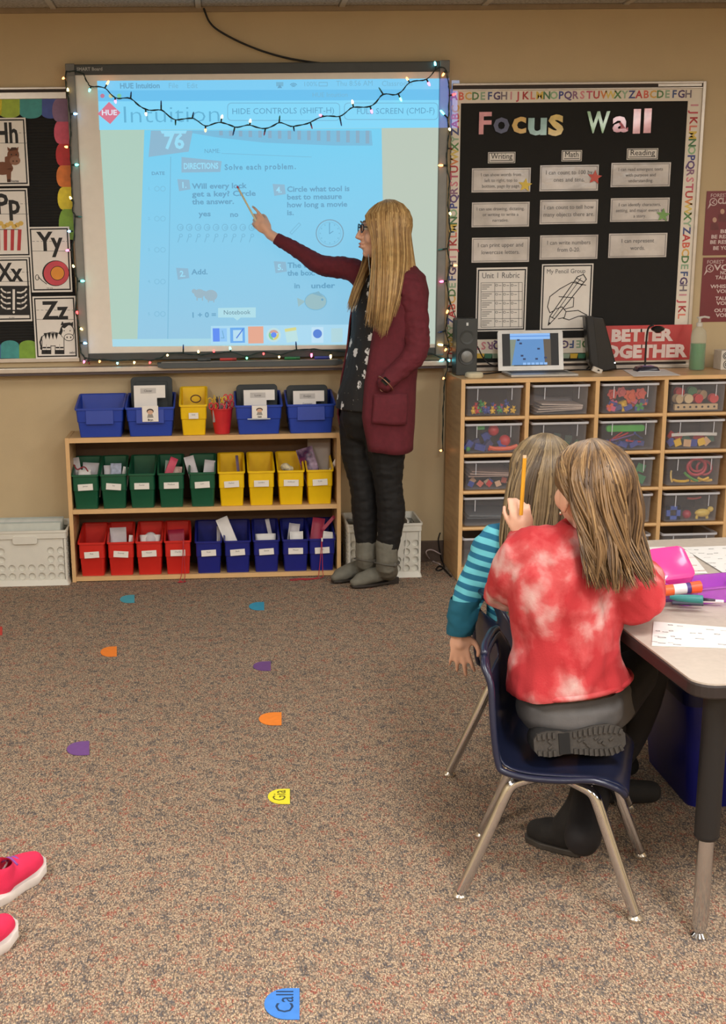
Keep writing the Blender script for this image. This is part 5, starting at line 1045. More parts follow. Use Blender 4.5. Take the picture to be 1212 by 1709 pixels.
# tall black stand behind (closed document-camera arm / folded case)
t = thing('black_stand', 'tall black wedge shaped stand right of the laptop', 'stand', tuple(PZ(1008, 620, KZ)))
yk = -.15
ptsf = [(977, 528), (1008, 531), (1028, 606), (1030, 617), (1010, 621), (992, 621), (984, 606)]
q = [P(u, v, yk) for u, v in ptsf]; lo = min(v.z for v in q); q = [Vector((v.x, v.y, v.z-lo+KT)) for v in q]
MB().prism(q, (.006, .075, 0)).build('stand_body', BLKPL, t, bevel=.006, seg=3)
q2 = [Vector((v.x, yk-.003, v.z)) for v in (q[0], q[0]*.0+q[0].lerp(q[1], .36), q[5].lerp(q[4], .35), q[5], q[6])]; 
MB().prism([v+Vector((.006, 0, .0 if k < 2 else .004)) for k, v in enumerate(q2)], (0, .004, 0)).build('side_ridge', M((30, 31, 33), .5), t, bevel=.002)
MB().box((q[3].x-.012, yk-.003, KT+.038), (.005, .003, .005)).build('status_light', mat('white_led', (240, 240, 240), .3, var=0, emit=(255, 255, 255), es=3), t)
p = PZ(978, 617, KZ); o = MB().box((0, 0, .012), (.045, .018, .022), Matrix.Rotation(.4, 3, 'Y')).box((.004, -.010, .012), (.014, .004, .010), Matrix.Rotation(.4, 3, 'Y'), 1).build('tape_roll', [M((206, 200, 190), .5), BLKPL], bevel=.002); o.location = (p.x, -.21, KT); tag(o, 'small white and black tag at the foot of the black stand', 'tag')
# document camera
dy_ = -.17; dx_ = P(1079, 614, dy_).x
t = thing('document_camera', 'gooseneck document camera in front of the red banner', 'camera', (dx_, dy_, KT))
mb = MB(); mb.loft([ring4(.100, .085, 0, .012), ring4(.100, .085, .008, .012), ring4(.085, .07, .020, .012), ring4(.06, .05, .024, .012)]); mb.v = [(a+dx_, b+dy_, c+KT) for a, b, c in mb.v]; mb.build('camera_base', M((40, 40, 54), .25), t, smooth=True, auto=.6)
MB().box((dx_, dy_-.004, KT+.0245), (.05, .04, .002)).build('touch_pad', M((128, 120, 176), .2), t)
MB().bb((dx_-.05, dy_-.043, KT), (dx_+.05, dy_-.041, KT+.004)).build('base_trim', M((200, 200, 204), .4), t)
MB().tube(cat_rom([(dx_, dy_+.02, KT+.02), (dx_, dy_+.02, KT+.08), (dx_, dy_+.018, KT+.15), (dx_+.004, dy_+.01, KT+.190), (dx_+.022, dy_, KT+.202)], 6), .0045, 8).build('gooseneck', BLKPL, t, smooth=True)
mb = MB(); mb.lathe((dx_+.040, dy_-.005, KT+.180), [(.010, -.012), (.014, -.008), (.028, 0), (.030, .008), (.022, .014), (.01, .018)], 16); mb.build('camera_head', BLKPL, t, smooth=True, auto=.7)
def flatpaper(pts, z, m, lb, name='paper', cat='paper', th=.0012, group=None):
    q = [PZ(u, v, z) for u, v in pts]; c = sum(q, Vector())/len(q); o = MB().prism(q, (0, 0, th)).build(name, m, org=(c.x, c.y, z)); return tag(o, lb, cat, group)
flatpaper([(1040, 617.5), (1109, 616.5), (1136, 626.5), (1058, 628.5)], KT+.0005, PWH, 'white paper lying at the front edge of the cabinet top')
# sanitizer bottle
by = -.16; bx = P(1163, 614, by).x
t = thing('pump_bottle', 'clear pump bottle half full of green gel on the cabinet', 'bottle', (bx, by, KT))
prof = [(.030, 0), (.034, .004), (.034, .150), (.030, .172), (.018, .186), (.012, .190), (.012, .196)]
MB().lathe((bx, by, KT), prof, 20).build('bottle', clearmat('clear_bottle', (214, 224, 214), .82, .08), t, smooth=True, auto=.8)
MB().lathe((bx, by, KT), [(.029, .003), (.0325, .007), (.0325, .118), (.001, .118)], 20).build('green_gel', mat('green_gel', (74, 150, 92), .15, var=.05, emit=None, alpha=.85), t, smooth=True, auto=.8)
MB().lathe((bx, by, KT+.192), [(.014, 0), (.014, .016), (.006, .018), (.006, .034), (.012, .035), (.012, .042)], 14).tube([(bx, by, KT+.231), (bx+.018, by-.01, KT+.234), (bx+.038, by-.015, KT+.230)], .005, 6).build('pump', clearmat('pump_clear', (230, 228, 222), .4, .3), t, smooth=True, auto=.8)
# patterned box
p = P(1208, 616, -.15); t = thing('patterned_box', 'small white box with black swirls at the right edge of the cabinet top', 'box', (p.x+.02, -.15, KT))
x0_, x1_b = p.x-.026, p.x+.10
MB().bb((x0_, -.18, KT), (x1_b, -.09, KT+.085)).build('box_body', M((208, 202, 192), .5), t, bevel=.002)
mb = MB()
for cx2, cz2, r2 in ((x0_+.022, .062, .014), (x0_+.03, .024, .018), (x0_+.062, .05, .02), (x0_+.09, .02, .014), (x0_+.1, .066, .013)):
    for rr in (r2, r2*.55): mb.tube([(cx2+rr*math.cos(a), -.1808, KT+cz2+rr*math.sin(a)) for a in [k*math.pi/7 for k in range(13)]], .0016, 5)
mb.build('swirl_print', INK, t)
# cables on the cabinet
def cable(pts, r, lb, m=None, n=6):
    q = cat_rom(pts, n); o = MB().tube(q, r, 6).build('cable', m or CABLE, smooth=True, org=tuple(q[0])); return tag(o, lb, 'cable')
cable([P(797, 578, -.10), P(806, 596, -.10), P(815, 606, -.10), P(826, 610, -.12), P(840, 605, -.10)], .003, 'black cable running from the loudspeaker to the laptop')
z_ = KT+.004
cable([(1.13, -.17, z_), (1.17, -.19, z_), (1.21, -.16, z_), (1.25, -.13, z_), (1.30, -.12, z_)], .0035, 'black cable curled beside the loudspeaker')
cable([(1.48, -.10, z_), (1.55, -.12, z_), (1.62, -.09, z_), (1.74, -.10, z_), (1.84, -.075, z_), (dx_, -.10, z_)], .003, 'black cable running behind the black stand to the document camera')
cable([(1.66, -.06, z_), (1.70, -.06, z_+.03), (1.73, -.07, z_+.02), (1.75, -.06, z_), (1.80, -.05, z_)], .003, 'looped black cable right of the black stand')
# floor cables between crate and cabinet
cable([PZ(753, 962, .004), PZ(740, 948, .004), PZ(733, 945, .004), PZ(728, 950, .004), PZ(733, 952, .004), PZ(741, 946, .004), P(737, 935, -.06)], .004, 'black cable curling on the carpet beside the cabinet')
cable([P(736, 925, -.04), P(722, 918, -.05), P(713, 919, -.06), P(712, 925, -.06), PZ(720, 935, .004), PZ(735, 942, .004)], .003, 'white cable looping on the floor between crate and cabinet', M((196, 180, 180), .4))
cable([P(737, 935, -.02), P(732, 905, -.02), P(733, 895, -.02), P(735, 889, -.022)], .003, 'black cable rising along the wall behind the cabinet')

# ============================================================ PAPER MARKERS ON THE CARPET
def halfmoon(u0, v0, u1, v1, c, lb, txt_='', rot=0):
    """half-moon of paper, round end to the left, straight edge to the right"""
    a, b = PZ(u0, (v0+v1)/2, .001), PZ(u1, (v0+v1)/2, .001); t0, b0 = PZ(u1, v0, .001), PZ(u1, v1, .001)
    hh = (t0-b0).length/2; w = (b-a).length; c0 = (t0+b0)/2; ey = (t0-b0).normalized(); ex = Vector((ey.y, -ey.x, 0))
    pts = [c0+ey*hh]+[c0-ex*(w*.35)-ex*(w*.65*math.sin(t))+ey*(hh*math.cos(t)) for t in [math.pi*k/12 for k in range(13)]]+[c0-ey*hh]
    t = thing('paper_marker', lb, 'paper marker', (c0.x, c0.y, 0)); MB().prism([Vector((p.x, p.y, .001)) for p in pts], (0, 0, .0012)).build('paper', M(c, .7, var=.05, scale=60), t)
    if txt_:
        mb = MB(); put_text(mb, txt_, c0-ex*.012-ey*hh*.62+Vector((0, 0, .0016)), ey, -ex, .034, 'r'); mb.build('handwriting', M(tuple(int(x*.45) for x in c), .7), t)
halfmoon(200.5, 993, 224.5, 1006, (70, 164, 184), 'teal paper half-moon on the carpet, upper left, below the red bins'); halfmoon(415.5, 1005, 441, 1018.5, (50, 150, 186), 'blue-teal paper half-moon on the carpet below the navy bins')
halfmoon(168, 1079, 195, 1095.5, (242, 132, 40), 'orange paper half-moon on the left side of the carpet'); halfmoon(422.5, 1104, 452, 1119.5, (110, 70, 130), 'purple paper half-moon on the carpet below the blue-teal one')
halfmoon(432, 1189, 470, 1210.5, (246, 138, 44), 'orange paper half-moon in the middle of the carpet'); halfmoon(112, 1237, 149, 1260, (116, 74, 140), 'purple paper half-moon at the left of the carpet')
halfmoon(447, 1317, 484, 1342, (236, 224, 50), 'yellow paper half-moon in the middle of the carpet', 'Gia'); halfmoon(441, 1650, 500, 1702, (62, 124, 204), 'large blue paper half-moon nearest the camera with handwriting', 'Call'); halfmoon(-26, 1046, 4, 1060, (196, 60, 50), 'red paper half-moon cut off by the left edge of the photo')

# ============================================================ TABLE
TZ = .59
TLx, TN, TFy = .918, -3.505, -2.265
TOPM = mat('table_laminate', (184, 173, 162), .45, var=.05, scale=60); TEDG = mat('table_edge_rubber', (40, 33, 32), .5)
tt = thing('activity_table', 'grey-beige classroom table with black edge and adjustable legs, right foreground', 'table', (1.4, -2.85, 0))
mb = MB(); rbox(mb, (TLx, TN, TZ-.004), (TLx+1.1, TFy, TZ), .045, axis='z', n=6)
# turn the table a little about its near left corner so that its side runs as in the photo
A0, B0 = PZ(1178, 1140, TZ), PZ(1030, 1030, TZ); ta = math.atan2((B0-A0).x, (B0-A0).y)
def TR_(v):
    v = Vector(v); c, s = math.cos(ta), math.sin(ta); dx, dy = v.x-TLx, v.y-TN
    return Vector((A0.x-.018+dx*c+dy*s, A0.y-.010-dx*s+dy*c, v.z))
mb.v = [tuple(TR_(p)) for p in mb.v]; mb.build('table_top', TOPM, tt)
mb = MB(); rbox(mb, (TLx-.003, TN-.003, TZ-.032), (TLx+1.103, TFy+.003, TZ-.0035), .047, axis='z', n=6); mb.v = [tuple(TR_(p)) for p in mb.v]; mb.build('table_edge', TEDG, tt, bevel=.004)
LEGT = M((24, 23, 24), .5); CHR = mat('chrome', (206, 208, 212), .12, 1.0, var=0)
for dx, dy in ((.075, .075), (1.025, .075), (.075, 1.24), (1.025, 1.24)):
    p = TR_((TLx+dx, TN+dy, 0))
    MB().tube([(p.x, p.y, TZ-.032), (p.x, p.y, .235)], [.025, .025], 16).tube([(p.x, p.y, .235), (p.x, p.y, .228)], [.026, .022], 16).build('upper_leg', LEGT, tt, smooth=True, auto=.7)
    q = MB().tube([(p.x, p.y, .24), (p.x, p.y, .03), (p.x, p.y, .012)], [.0165, .0165, .010], 16).lathe((p.x, p.y, 0), [(.016, 0), (.017, .006), (.010, .014)], 14).build('lower_leg', CHR, tt, smooth=True, auto=.7); q['label'] = 'chrome lower leg'
ap = MB()
for a, b in (((TLx+.08, TN+.10), (TLx+1.02, TN+.12)), ((TLx+.08, TFy-.12), (TLx+1.02, TFy-.10))): ap.bb((a[0], a[1], TZ-.085), (b[0], b[1], TZ-.031))
ap.v = [tuple(TR_(p)) for p in ap.v]; ap.build('apron', LEGT, tt)
# papers on the table
def doodle(pts, z, rows, m=GREYINK, seed=1, s=.004):
    random.seed(seed); q = [PZ(u, v, z) for u, v in pts]; mb = MB()
    for r in range(rows[1]):
        for c in range(rows[0]):
            if random.random() < .35: continue
            a = (c+.5+random.uniform(-.25, .25))/rows[0]; b = (r+.5+random.uniform(-.2, .2))/rows[1]
            o_ = q[0].lerp(q[1], a).lerp(q[3].lerp(q[2], a), b); ex = (q[1]-q[0]).normalized(); ey = Vector((-ex.y, ex.x, 0)); w, h = s*random.uniform(.8, 3), s*random.uniform(.4, 1.2)
            n = 10; mb.add([o_+ex*(w*math.cos(2*math.pi*k/n))+ey*(h*math.sin(2*math.pi*k/n))+Vector((0, 0, .0004)) for k in range(n)]+[o_+ex*(w*.7*math.cos(2*math.pi*k/n))+ey*(h*.6*math.sin(2*math.pi*k/n))+Vector((0, 0, .0004)) for k in range(n)], [(k, (k+1) % n, n+(k+1) % n, n+k) for k in range(n)])
    return mb, m
def tpaper(pts, lb, rows, seed, z=TZ+.0006, quad=None, s=.004, ms=None):
    o = flatpaper(pts, z, PWH, lb, 'worksheet'); mb, m = doodle(quad or pts[:4], z+.0012, rows, ms or GREYINK, seed, s); d = mb.build('print', m, o); return o
tpaper([(1091, 1038), (1240, 1050), (1240, 1083), (1088, 1078)], 'white cut worksheet strip nearest the table corner', (12, 4), 4, s=.0035)
tpaper([(1072, 914), (1110, 913), (1160, 957), (1085, 961)], 'worksheet half hidden behind the pink lid', (6, 5), 5, ms=M((190, 120, 70), .6))
tpaper([(1138, 914), (1226, 911), (1260, 975), (1208, 957)], 'large worksheet lying at the far right of the table', (7, 6), 6, z=TZ+.0022)
tpaper([(1104, 921), (1150, 918), (1181, 957), (1140, 958)], 'worksheet with a red bordered corner right of the pink lid', (5, 5), 9, z=TZ+.0014, ms=M((200, 110, 90), .6))
flatpaper([(1076, 921), (1090, 929), (1084, 937), (1070, 935)], TZ+.003, M((230, 214, 60), .6), 'bit of yellow paper beside the pink lid', 'yellow_paper')
# pencil case
def casemat(nm, c, mix): return clearmat(nm, c, mix, .12)
pc = thing('pencil_case', 'open plastic pencil case with purple base and pink lid on the table', 'pencil case', tuple(PZ(1160, 1000, TZ)))
Zb = TZ+.001; hcase = .042
base = [(1090, 1000), (1153, 1028), (1245, 1012), (1262, 990), (1240, 975), (1150, 972), (1095, 985)]
zz_ = Zb+hcase
top_ = [(1093, 984), (1152, 1010), (1250, 995), (1262, 975), (1244, 961), (1168, 957), (1094, 972)]
q0 = [PZ(u, v, Zb) for u, v in base]; q1 = [PZ(u, v-.5, zz_-.004) for u, v in [(1093, 989), (1153, 1012), (1252, 998), (1270, 980), (1246, 966), (1176, 973.5), (1100, 975)]]
cb = sum(q0, Vector())/7; ctp = sum(q1, Vector())/7
PURP = mat('case_purple', (176, 84, 196), .2, var=.05, trans=.15, coat=.4)
xa, xb, yb0, yb1 = PZ(1095, 1000, Zb).x, PZ(1095, 1000, Zb).x+.215, PZ(1150, 1026, Zb).y+.005, 0
cc = PZ(1176, 1000, Zb); w_, d_ = .215, .115; rzc = math.radians(14)
def case_pts(w, d, z, r): return [tuple(Vector((cc.x+.008, cc.y+.012, z))+Matrix.Rotation(rzc, 3, 'Z') @ Vector((p[0], p[1], 0))) for p in ring4(w, d, 0, r)]
mb = MB(); mb.loft([case_pts(w_-.016, d_-.016, Zb, .018), case_pts(w_-.004, d_-.004, Zb+hcase*.9, .022), case_pts(w_+.004, d_+.004, Zb+hcase*.92, .024), case_pts(w_+.004, d_+.004, Zb+hcase, .024), case_pts(w_-.008, d_-.008, Zb+hcase, .020), case_pts(w_-.020, d_-.020, Zb+.003, .016)])
mb.build('case_base', PURP, pc, smooth=True, auto=.7)
# lid: stands open behind the base, leaning back
PINK = mat('case_pink', (255, 70, 150), .22, var=.03, coat=.4, emit=(255, 60, 140), es=0.0)
H0, H1 = PZ(1092, 985, Zb+hcase), PZ(1152, 958, Zb+hcase)
hin = Matrix.Rotation(rzc, 3, 'Z')
def lid_ring(w, d, dep, r):
    out = []
    for p in ring4(w, d, 0, r):
        v = Vector((p[0], p[1]+.05, -dep))           # hinge line on y = 0
        v = Matrix.Rotation(math.radians(48), 3, 'X') @ v
        out.append(tuple(Vector((cc.x-.062, cc.y+.032, Zb+hcase-.014))+Matrix.Rotation(math.radians(20), 3, 'Z') @ v))
    return out
mb = MB(); mb.loft([lid_ring(.120, .10, 0, .02), lid_ring(.120, .10, -.001, .02), lid_ring(.110, .088, -.022, .018), lid_ring(.09, .07, -.026, .016)]); mb.build('case_lid', PINK, pc, smooth=True, auto=.6)['label'] = 'bright pink lid, swung open'
# contents
gp = [PZ(1112, 983, zz_+.004), PZ(1156, 978, zz_+.010)]
d = (gp[1]-gp[0]).normalized(); t = thing('glue_stick', 'orange and white glue stick lying in the pencil case', 'glue stick', tuple(gp[0])); L_ = .092
A_ = PZ(1108, 986, zz_+.002); B_ = A_+d*L_
MB().tube([A_, A_+d*.022], .013, 14).build('glue_cap', M((236, 100, 50), .4), t, smooth=True, auto=.7); MB().tube([A_+d*.022, A_+d*.052], .0125, 14).build('glue_label', M((222, 214, 220), .4), t, smooth=True, auto=.7)
MB().tube([A_+d*.052, A_+d*.062], .0127, 14).build('glue_band', M((70, 50, 120), .4), t, smooth=True, auto=.7); MB().tube([A_+d*.062, A_+d*.086, A_+d*.088, A_+d*.080], [.0135, .0145, .011, .0095], 16).build('glue_base', M((240, 84, 44), .4), t, smooth=True, auto=.7)
A_ = PZ(1118, 997, zz_-.006); B_ = PZ(1166, 1000, zz_-.006); d = (B_-A_).normalized()
t = thing('marker_pen', 'fat teal marker lying in front of the glue stick', 'marker', tuple(A_)); MB().tube([A_, A_+d*.016, A_+d*.05, A_+d*.072, A_+d*.074], [.004, .008, .010, .010, .006], 12).build('barrel', M((50, 130, 130), .4), t, smooth=True, auto=.7); MB().tube([A_+d*.074, A_+d*.10], [.004, .003], 8).build('tip', M((60, 50, 70), .4), t, smooth=True)
for k in range(5):
    A_ = PZ(1105+k*17, 1003-k*2+(k % 2)*5, Zb+.012); d = Vector((.9, .25*(-1)**k, 0)).normalized(); o = MB().tube([A_, A_+d*.07], .0045, 8).build('crayon', M([(120, 70, 150), (60, 60, 80), (200, 70, 80), (220, 200, 210), (90, 50, 120)][k], .5), org=tuple(A_)); tag(o, 'crayon in the bottom of the purple pencil case', 'crayon', 'crayons in the pencil case')
# blue tote under the table
def tote():
    c = (1.41, -2.62); t = thing('storage_tote', 'dark blue plastic tote on the floor under the table', 'tote', (c[0], c[1], 0))
    mb = MB(); mb.loft([ring4(.44, .34, 0, .03), ring4(.50, .40, .30, .03), ring4(.48, .38, .30, .03), ring4(.42, .32, .01, .03)]); mb.v = [(a+c[0], b+c[1], z) for a, b, z in mb.v]; mb.build('tote_body', mat('tote_blue', (12, 18, 100), .35), t, smooth=True, auto=.6)
    mb = MB(); mb.loft([ring4(.52, .42, .29, .03), ring4(.53, .43, .325, .03), ring4(.50, .40, .335, .03)]); mb.v = [(a+c[0], b+c[1], z) for a, b, z in mb.v]; mb.build('tote_lid', mat('tote_lid_blue', (10, 14, 56), .4), t, smooth=True, auto=.6)
tote()

# ============================================================ CHAIRS
SHELL = mat('chair_shell_navy', (26, 32, 56), .33, var=.04, coat=.15)
def make_chair(label):
    t = thing('school_chair', label, 'chair', (0, 0, 0), 'navy school chairs with chrome legs')
    # side profile of the shell, x forward
    prof = [(.150, .262, .125), (.156, .284, .150), (.140, .302, .160), (.09, .303, .166), (.02, .296, .168), (-.05, .294, .168), (-.10, .302, .166), (-.130, .330, .163), (-.138, .365, .160), (-.144, .41, .157), (-.149, .455, .150), (-.155, .505, .140), (-.160, .538, .126), (-.164, .555, .100)]
    n = 12; mb = MB()
    for k, (x, z, hw) in enumerate(prof):
        a, b = prof[max(k-1, 0)], prof[min(k+1, len(prof)-1)]; tx, tz = b[0]-a[0], b[1]-a[1]; L_ = math.hypot(tx, tz); nx, nz = tz/L_*-1, tx/L_*1
        nx, nz = -nx, -nz    # towards the sitter
        if nz < 0 and k < 6: nx, nz = -nx, -nz
        for i in range(n+1):
            s = -1+2*i/n; lift = (abs(s)**3)*(.018 if 2 < k < 12 else .006)
            if k > 6: nx, nz = 1, .12
            mb.v.append((x+nx*lift, s*hw, z+nz*lift))
    for k in range(len(prof)-1):
        for i in range(n):
            if k == 11 and 3 <= i <= 8: continue      # hand slot near the top
            q = k*(n+1)+i; mb.f.append((q, q+1, q+n+2, q+n+1)); mb.m.append(0)
    o = mb.build('seat_shell', SHELL, None, smooth=True); o.parent = t; md = o.modifiers.new('s', 'SOLIDIFY'); md.thickness = .009; md.offset = -1; md = o.modifiers.new('u', 'SUBSURF'); md.levels = md.render_levels = 1
    # rolled rim
    rim = [(prof[k][0]+(.018 if 2 < k < 12 else .006)*(1 if k > 6 else 0), prof[k][2]*1.0, prof[k][1]+(.018 if 2 < k <= 6 else .003)) for k in range(1, len(prof))]
    for s in (-1, 1):
        MB().tube(cat_rom([(a, s*b, c-.004) for a, b, c in rim], 3), .0075, 8).build('rim', SHELL, None, smooth=True).parent = t
    MB().tube(cat_rom([(rim[-1][0], -rim[-1][1], rim[-1][2]), (rim[-1][0]-.006, -.05, rim[-1][2]+.006), (rim[-1][0]-.006, .05, rim[-1][2]+.006), (rim[-1][0], rim[-1][1], rim[-1][2])], 5), .0085, 8).build('top_rim', SHELL, None, smooth=True).parent = t
    for s in (-1, 1):
        for fx, f2, tx, tlt in ((-.190, -.160, -.075, -1), (.190, .155, .075, 1)):
            pts = [(tx-tlt*.045, s*.085, .279), (tx-tlt*.015, s*.110, .279), (tx+tlt*.012, s*.122, .268), (tx+tlt*.028, s*.128, .235), (tx+tlt*.045, s*.133, .19), (fx-tlt*.008, s*abs(f2)*.985, .030), (fx, s*abs(f2), .012)]
            lg = MB().tube(cat_rom(pts, 4), .0125, 12).build('leg', CHR, None, smooth=True); lg.parent = t
            g = MB().lathe((fx, s*abs(f2), 0), [(.015, 0), (.0165, .003), (.0165, .007), (.010, .014), (.0085, .024)], 14).build('foot_cap', mat('chair_foot', (206, 196, 180), .25, .8, var=0), None, smooth=True, auto=.7); g.parent = lg
    for x in (-.075, .075): MB().box((x, 0, .281), (.022, .24, .010)).build('seat_bracket', CHR, None, bevel=.002).parent = t
    for s in (-1, 1): MB().box((0, s*.085, .279), (.17, .016, .006)).build('seat_bracket', CHR, None, bevel=.002).parent = t
    return t
ch1 = make_chair('navy school chair nearest the camera, the child in red kneels on it'); ch1.location = (.743, -3.135, 0); ch1.rotation_euler.z = math.radians(-20)
ch2 = copy_tree(ch1, (.820, -2.665, 0), math.radians(9), 'navy school chair of the child in the striped shirt')

# ============================================================ PEOPLE
def J(u, v, y): return P(u, v, y)
def chain(mb, pts, rad, n=14, sub=3, flat=None, up=None):
    """closed tapering limb through the joints, rounded at both ends"""
    c = cat_rom(pts, sub); k = len(pts)-1; rs = []
    for i in range(len(c)):
        t = i/sub; a = min(int(t), k-1); f_ = t-a; rs.append(rad[a]*(1-f_)+rad[a+1]*f_)
    d0 = (c[0]-c[1]).normalized(); d1 = (c[-1]-c[-2]).normalized()
    c = [c[0]+d0*rs[0]*.8, c[0]+d0*rs[0]*.5]+c+[c[-1]+d1*rs[-1]*.5, c[-1]+d1*rs[-1]*.8]; rs = [rs[0]*.45, rs[0]*.85]+rs+[rs[-1]*.85, rs[-1]*.45]
    mb.tube(c, rs, n, flat=flat, up=up)
    return mb
def fuse(name, mb, mats, parent, voxel=.006, smooth=4, wrinkle=None, label=None, cut=None):
    """grow one continuous surface from overlapping closed volumes"""
    me = mb.mesh('tmp', mats); o = bpy.data.objects.new('tmp', me); COL.objects.link(o)
    bm = bmesh.new(); bm.from_mesh(me); bmesh.ops.recalc_face_normals(bm, faces=bm.faces); bm.to_mesh(me); bm.free()
    r = o.modifiers.new('r', 'REMESH'); r.mode = 'VOXEL'; r.voxel_size = voxel; r.use_smooth_shade = True
    s = o.modifiers.new('s', 'SMOOTH'); s.iterations = smooth; s.factor = .5
    bpy.context.view_layer.update(); dg = bpy.context.evaluated_depsgraph_get()
    nm = bpy.data.meshes.new_from_object(o.evaluated_get(dg)); bpy.data.objects.remove(o)
    nm.name = name
    if not isinstance(mats, (list, tuple)): mats = [mats]
    nm.materials.clear()
    for m in mats: nm.materials.append(m)
    nm.polygons.foreach_set('material_index', [0]*len(nm.polygons))
    if wrinkle:
        amp, sc, st = wrinkle
        nrm_ = [v.normal.copy() for v in nm.vertices]
        for v, vn in zip(nm.vertices, nrm_):
            q = Vector((v.co.x*st[0], v.co.y*st[1], v.co.z*st[2]))*sc
            v.co += vn*(amp*noise.noise(q)+amp*.5*noise.noise(q*2.3))
    if cut:
        bm = bmesh.new(); bm.from_mesh(nm)
        for co_, no in cut: bmesh.ops.bisect_plane(bm, geom=bm.verts[:]+bm.edges[:]+bm.faces[:], plane_co=co_, plane_no=no, clear_outer=True)
        bm.to_mesh(nm); bm.free()
    nm.polygons.foreach_set('use_smooth', [True]*len(nm.polygons)); nm.update()
    ob = bpy.data.objects.new(name, nm); COL.objects.link(ob)
    if parent is not None: adopt(ob, parent)
    if label: ob['label'] = label
    return ob
def frame3(fwd, up):
    f = Vector(fwd).normalized(); r = f.cross(Vector(up)).normalized(); u = r.cross(f); return Matrix((r, f, u)).transposed()      # columns right, forward, up
def head(mb, c, B, s=1.0):
    c = Vector(c)
    def E(p, r, n=14): mb.ball(c+B @ (Vector(p)*s), tuple(x*s for x in r), n, 10, rot=B)
    E((0, -.012, .030), (.072, .090, .084), 20); E((0, .030, -.018), (.060, .060, .082), 18); E((0, .044, -.070), (.040, .042, .034)); E((0, .066, -.088), (.018, .020, .016))
    E((0, .080, .032), (.045, .014, .012)); E((0, .086, -.046), (.024, .013, .010)); E((0, .088, -.060), (.021, .012, .009))
    for x in (-1, 1): E((x*.036, .060, -.022), (.024, .028, .030)); E((x*.072, -.004, -.010), (.007, .017, .029)); E((x*.074, -.010, -.004), (.006, .020, .026)); E((x*.010, .092, -.024), (.007, .010, .007))
    mb.tube([c+B @ (Vector(p)*s) for p in ((0, .082, .030), (0, .094, .010), (0, .106, -.012), (0, .112, -.022), (0, .100, -.028))], [.006*s, .008*s, .010*s, .011*s, .007*s], 10)
def face_bits(c, B, s, parent, iris=(70, 96, 110)):
    c = Vector(c); ew = M((226, 222, 216), .25); im = M(iris, .2); ink_ = M((20, 16, 14), .4); lip = M((206, 142, 128), .5); brow = M((128, 98, 66), .8)
    for x in (-1, 1):
        e = c+B @ (Vector((x*.031, .0795, .016))*s); o = MB().ball(e, .0115*s, 14, 10).build('eye', ew, parent, smooth=True)
        MB().ball(e+B @ (Vector((0, .0080, 0))*s), .0052*s, 10, 8).build('iris', im, o, smooth=True); MB().ball(e+B @ (Vector((0, .0118, 0))*s), .0024*s, 8, 6).build('pupil', ink_, o, smooth=True)
        MB().tube([c+B @ (Vector(p)*s) for p in ((x*.014, .094, .038), (x*.032, .092, .043), (x*.050, .078, .037))], [.0022*s, .003*s, .0015*s], 6).build('eyebrow', brow, parent, smooth=True)
        MB().tube([c+B @ (Vector(p)*s) for p in ((x*.019, .090, .024), (x*.031, .0935, .029), (x*.044, .085, .024))], [.0012*s, .0018*s, .001*s], 6).build('eyelid', SKIN, parent, smooth=True)
    mb = MB(); mb.tube([c+B @ (Vector(p)*s) for p in ((-.021, .088, -.050), (-.008, .099, -.048), (0, .0995, -.049), (.008, .099, -.048), (.021, .088, -.050))], [.001*s, .0042*s, .0036*s, .0042*s, .001*s], 8)
    mb.tube([c+B @ (Vector(p)*s) for p in ((-.019, .088, -.056), (0, .0995, -.0605), (.019, .088, -.056))], [.001*s, .0048*s, .001*s], 8); mb.build('lips', lip, parent, smooth=True)
def hand(mb, w, d, nrm, thumb, s=1.0, curl=(20, 30, 35, 40), spread=7, tcurl=25, ts=.75):
    """w wrist, d direction of the hand, nrm back-of-hand normal, thumb +1/-1 side; curl in degrees per joint"""
    w = Vector(w); d = Vector(d).normalized(); nrm = Vector(nrm); nrm = (nrm-d*nrm.dot(d)).normalized(); sd = d.cross(nrm)*thumb
    mb.ball(w+d*.045*s, (.040*s, .015*s, .046*s), 12, 10, rot=Matrix((sd, nrm, d)).transposed()); mb.ball(w+d*.030*s+sd*.020*s, (.018*s, .016*s, .032*s), 10, 8, rot=Matrix((sd, nrm, d)).transposed())
    chain(mb, [w-d*.02*s, w+d*.02*s, w+d*.045*s], [.024*s, .024*s, .026*s], 12, 2)
    for k in range(4):
        off = (1.5-k)*.0185; L_ = (.042, .046, .043, .034)[k]; r = (.0085, .0088, .0083, .0074)[k]
        b = w+d*(.080-.004*abs(k-1))*s+sd*off*s; a = math.radians(spread*(1.5-k)); v = (d*math.cos(a)+sd*math.sin(a)); pts = [b-v*.02*s, b]; ang = 0
        for j, l in enumerate((L_, L_*.62, L_*.5)):
            ang += math.radians(curl[k]*(1, 1.2, .8)[j]); pts.append(pts[-1]+(v*math.cos(ang)-nrm*math.sin(ang))*l*s)
        chain(mb, pts, [r*s*1.1, r*s*1.1, r*s, r*s*.93, r*s*.82], 8, 2)
    b = w+d*.022*s+sd*.026*s; t1 = (d*.62+sd*ts-nrm*.25).normalized(); t2 = (d*.85+sd*.35-nrm*math.sin(math.radians(tcurl))).normalized(); t3 = (d*.9-sd*.1-nrm*math.sin(math.radians(tcurl*1.4))).normalized()
    chain(mb, [b, b+t1*.034*s, b+t1*.034*s+t2*.030*s, b+t1*.034*s+t2*.030*s+t3*.022*s], [.0135*s, .0115*s, .0098*s, .0082*s], 8, 2)
HAIRP = {}
def hairmats(key, cols):
    out = []
    for i, c in enumerate(cols):
        m = mat('hair_%s_%d' % (key, i), c, .42, var=.18, scale=40, spec=.45); out.append(m)
    return out
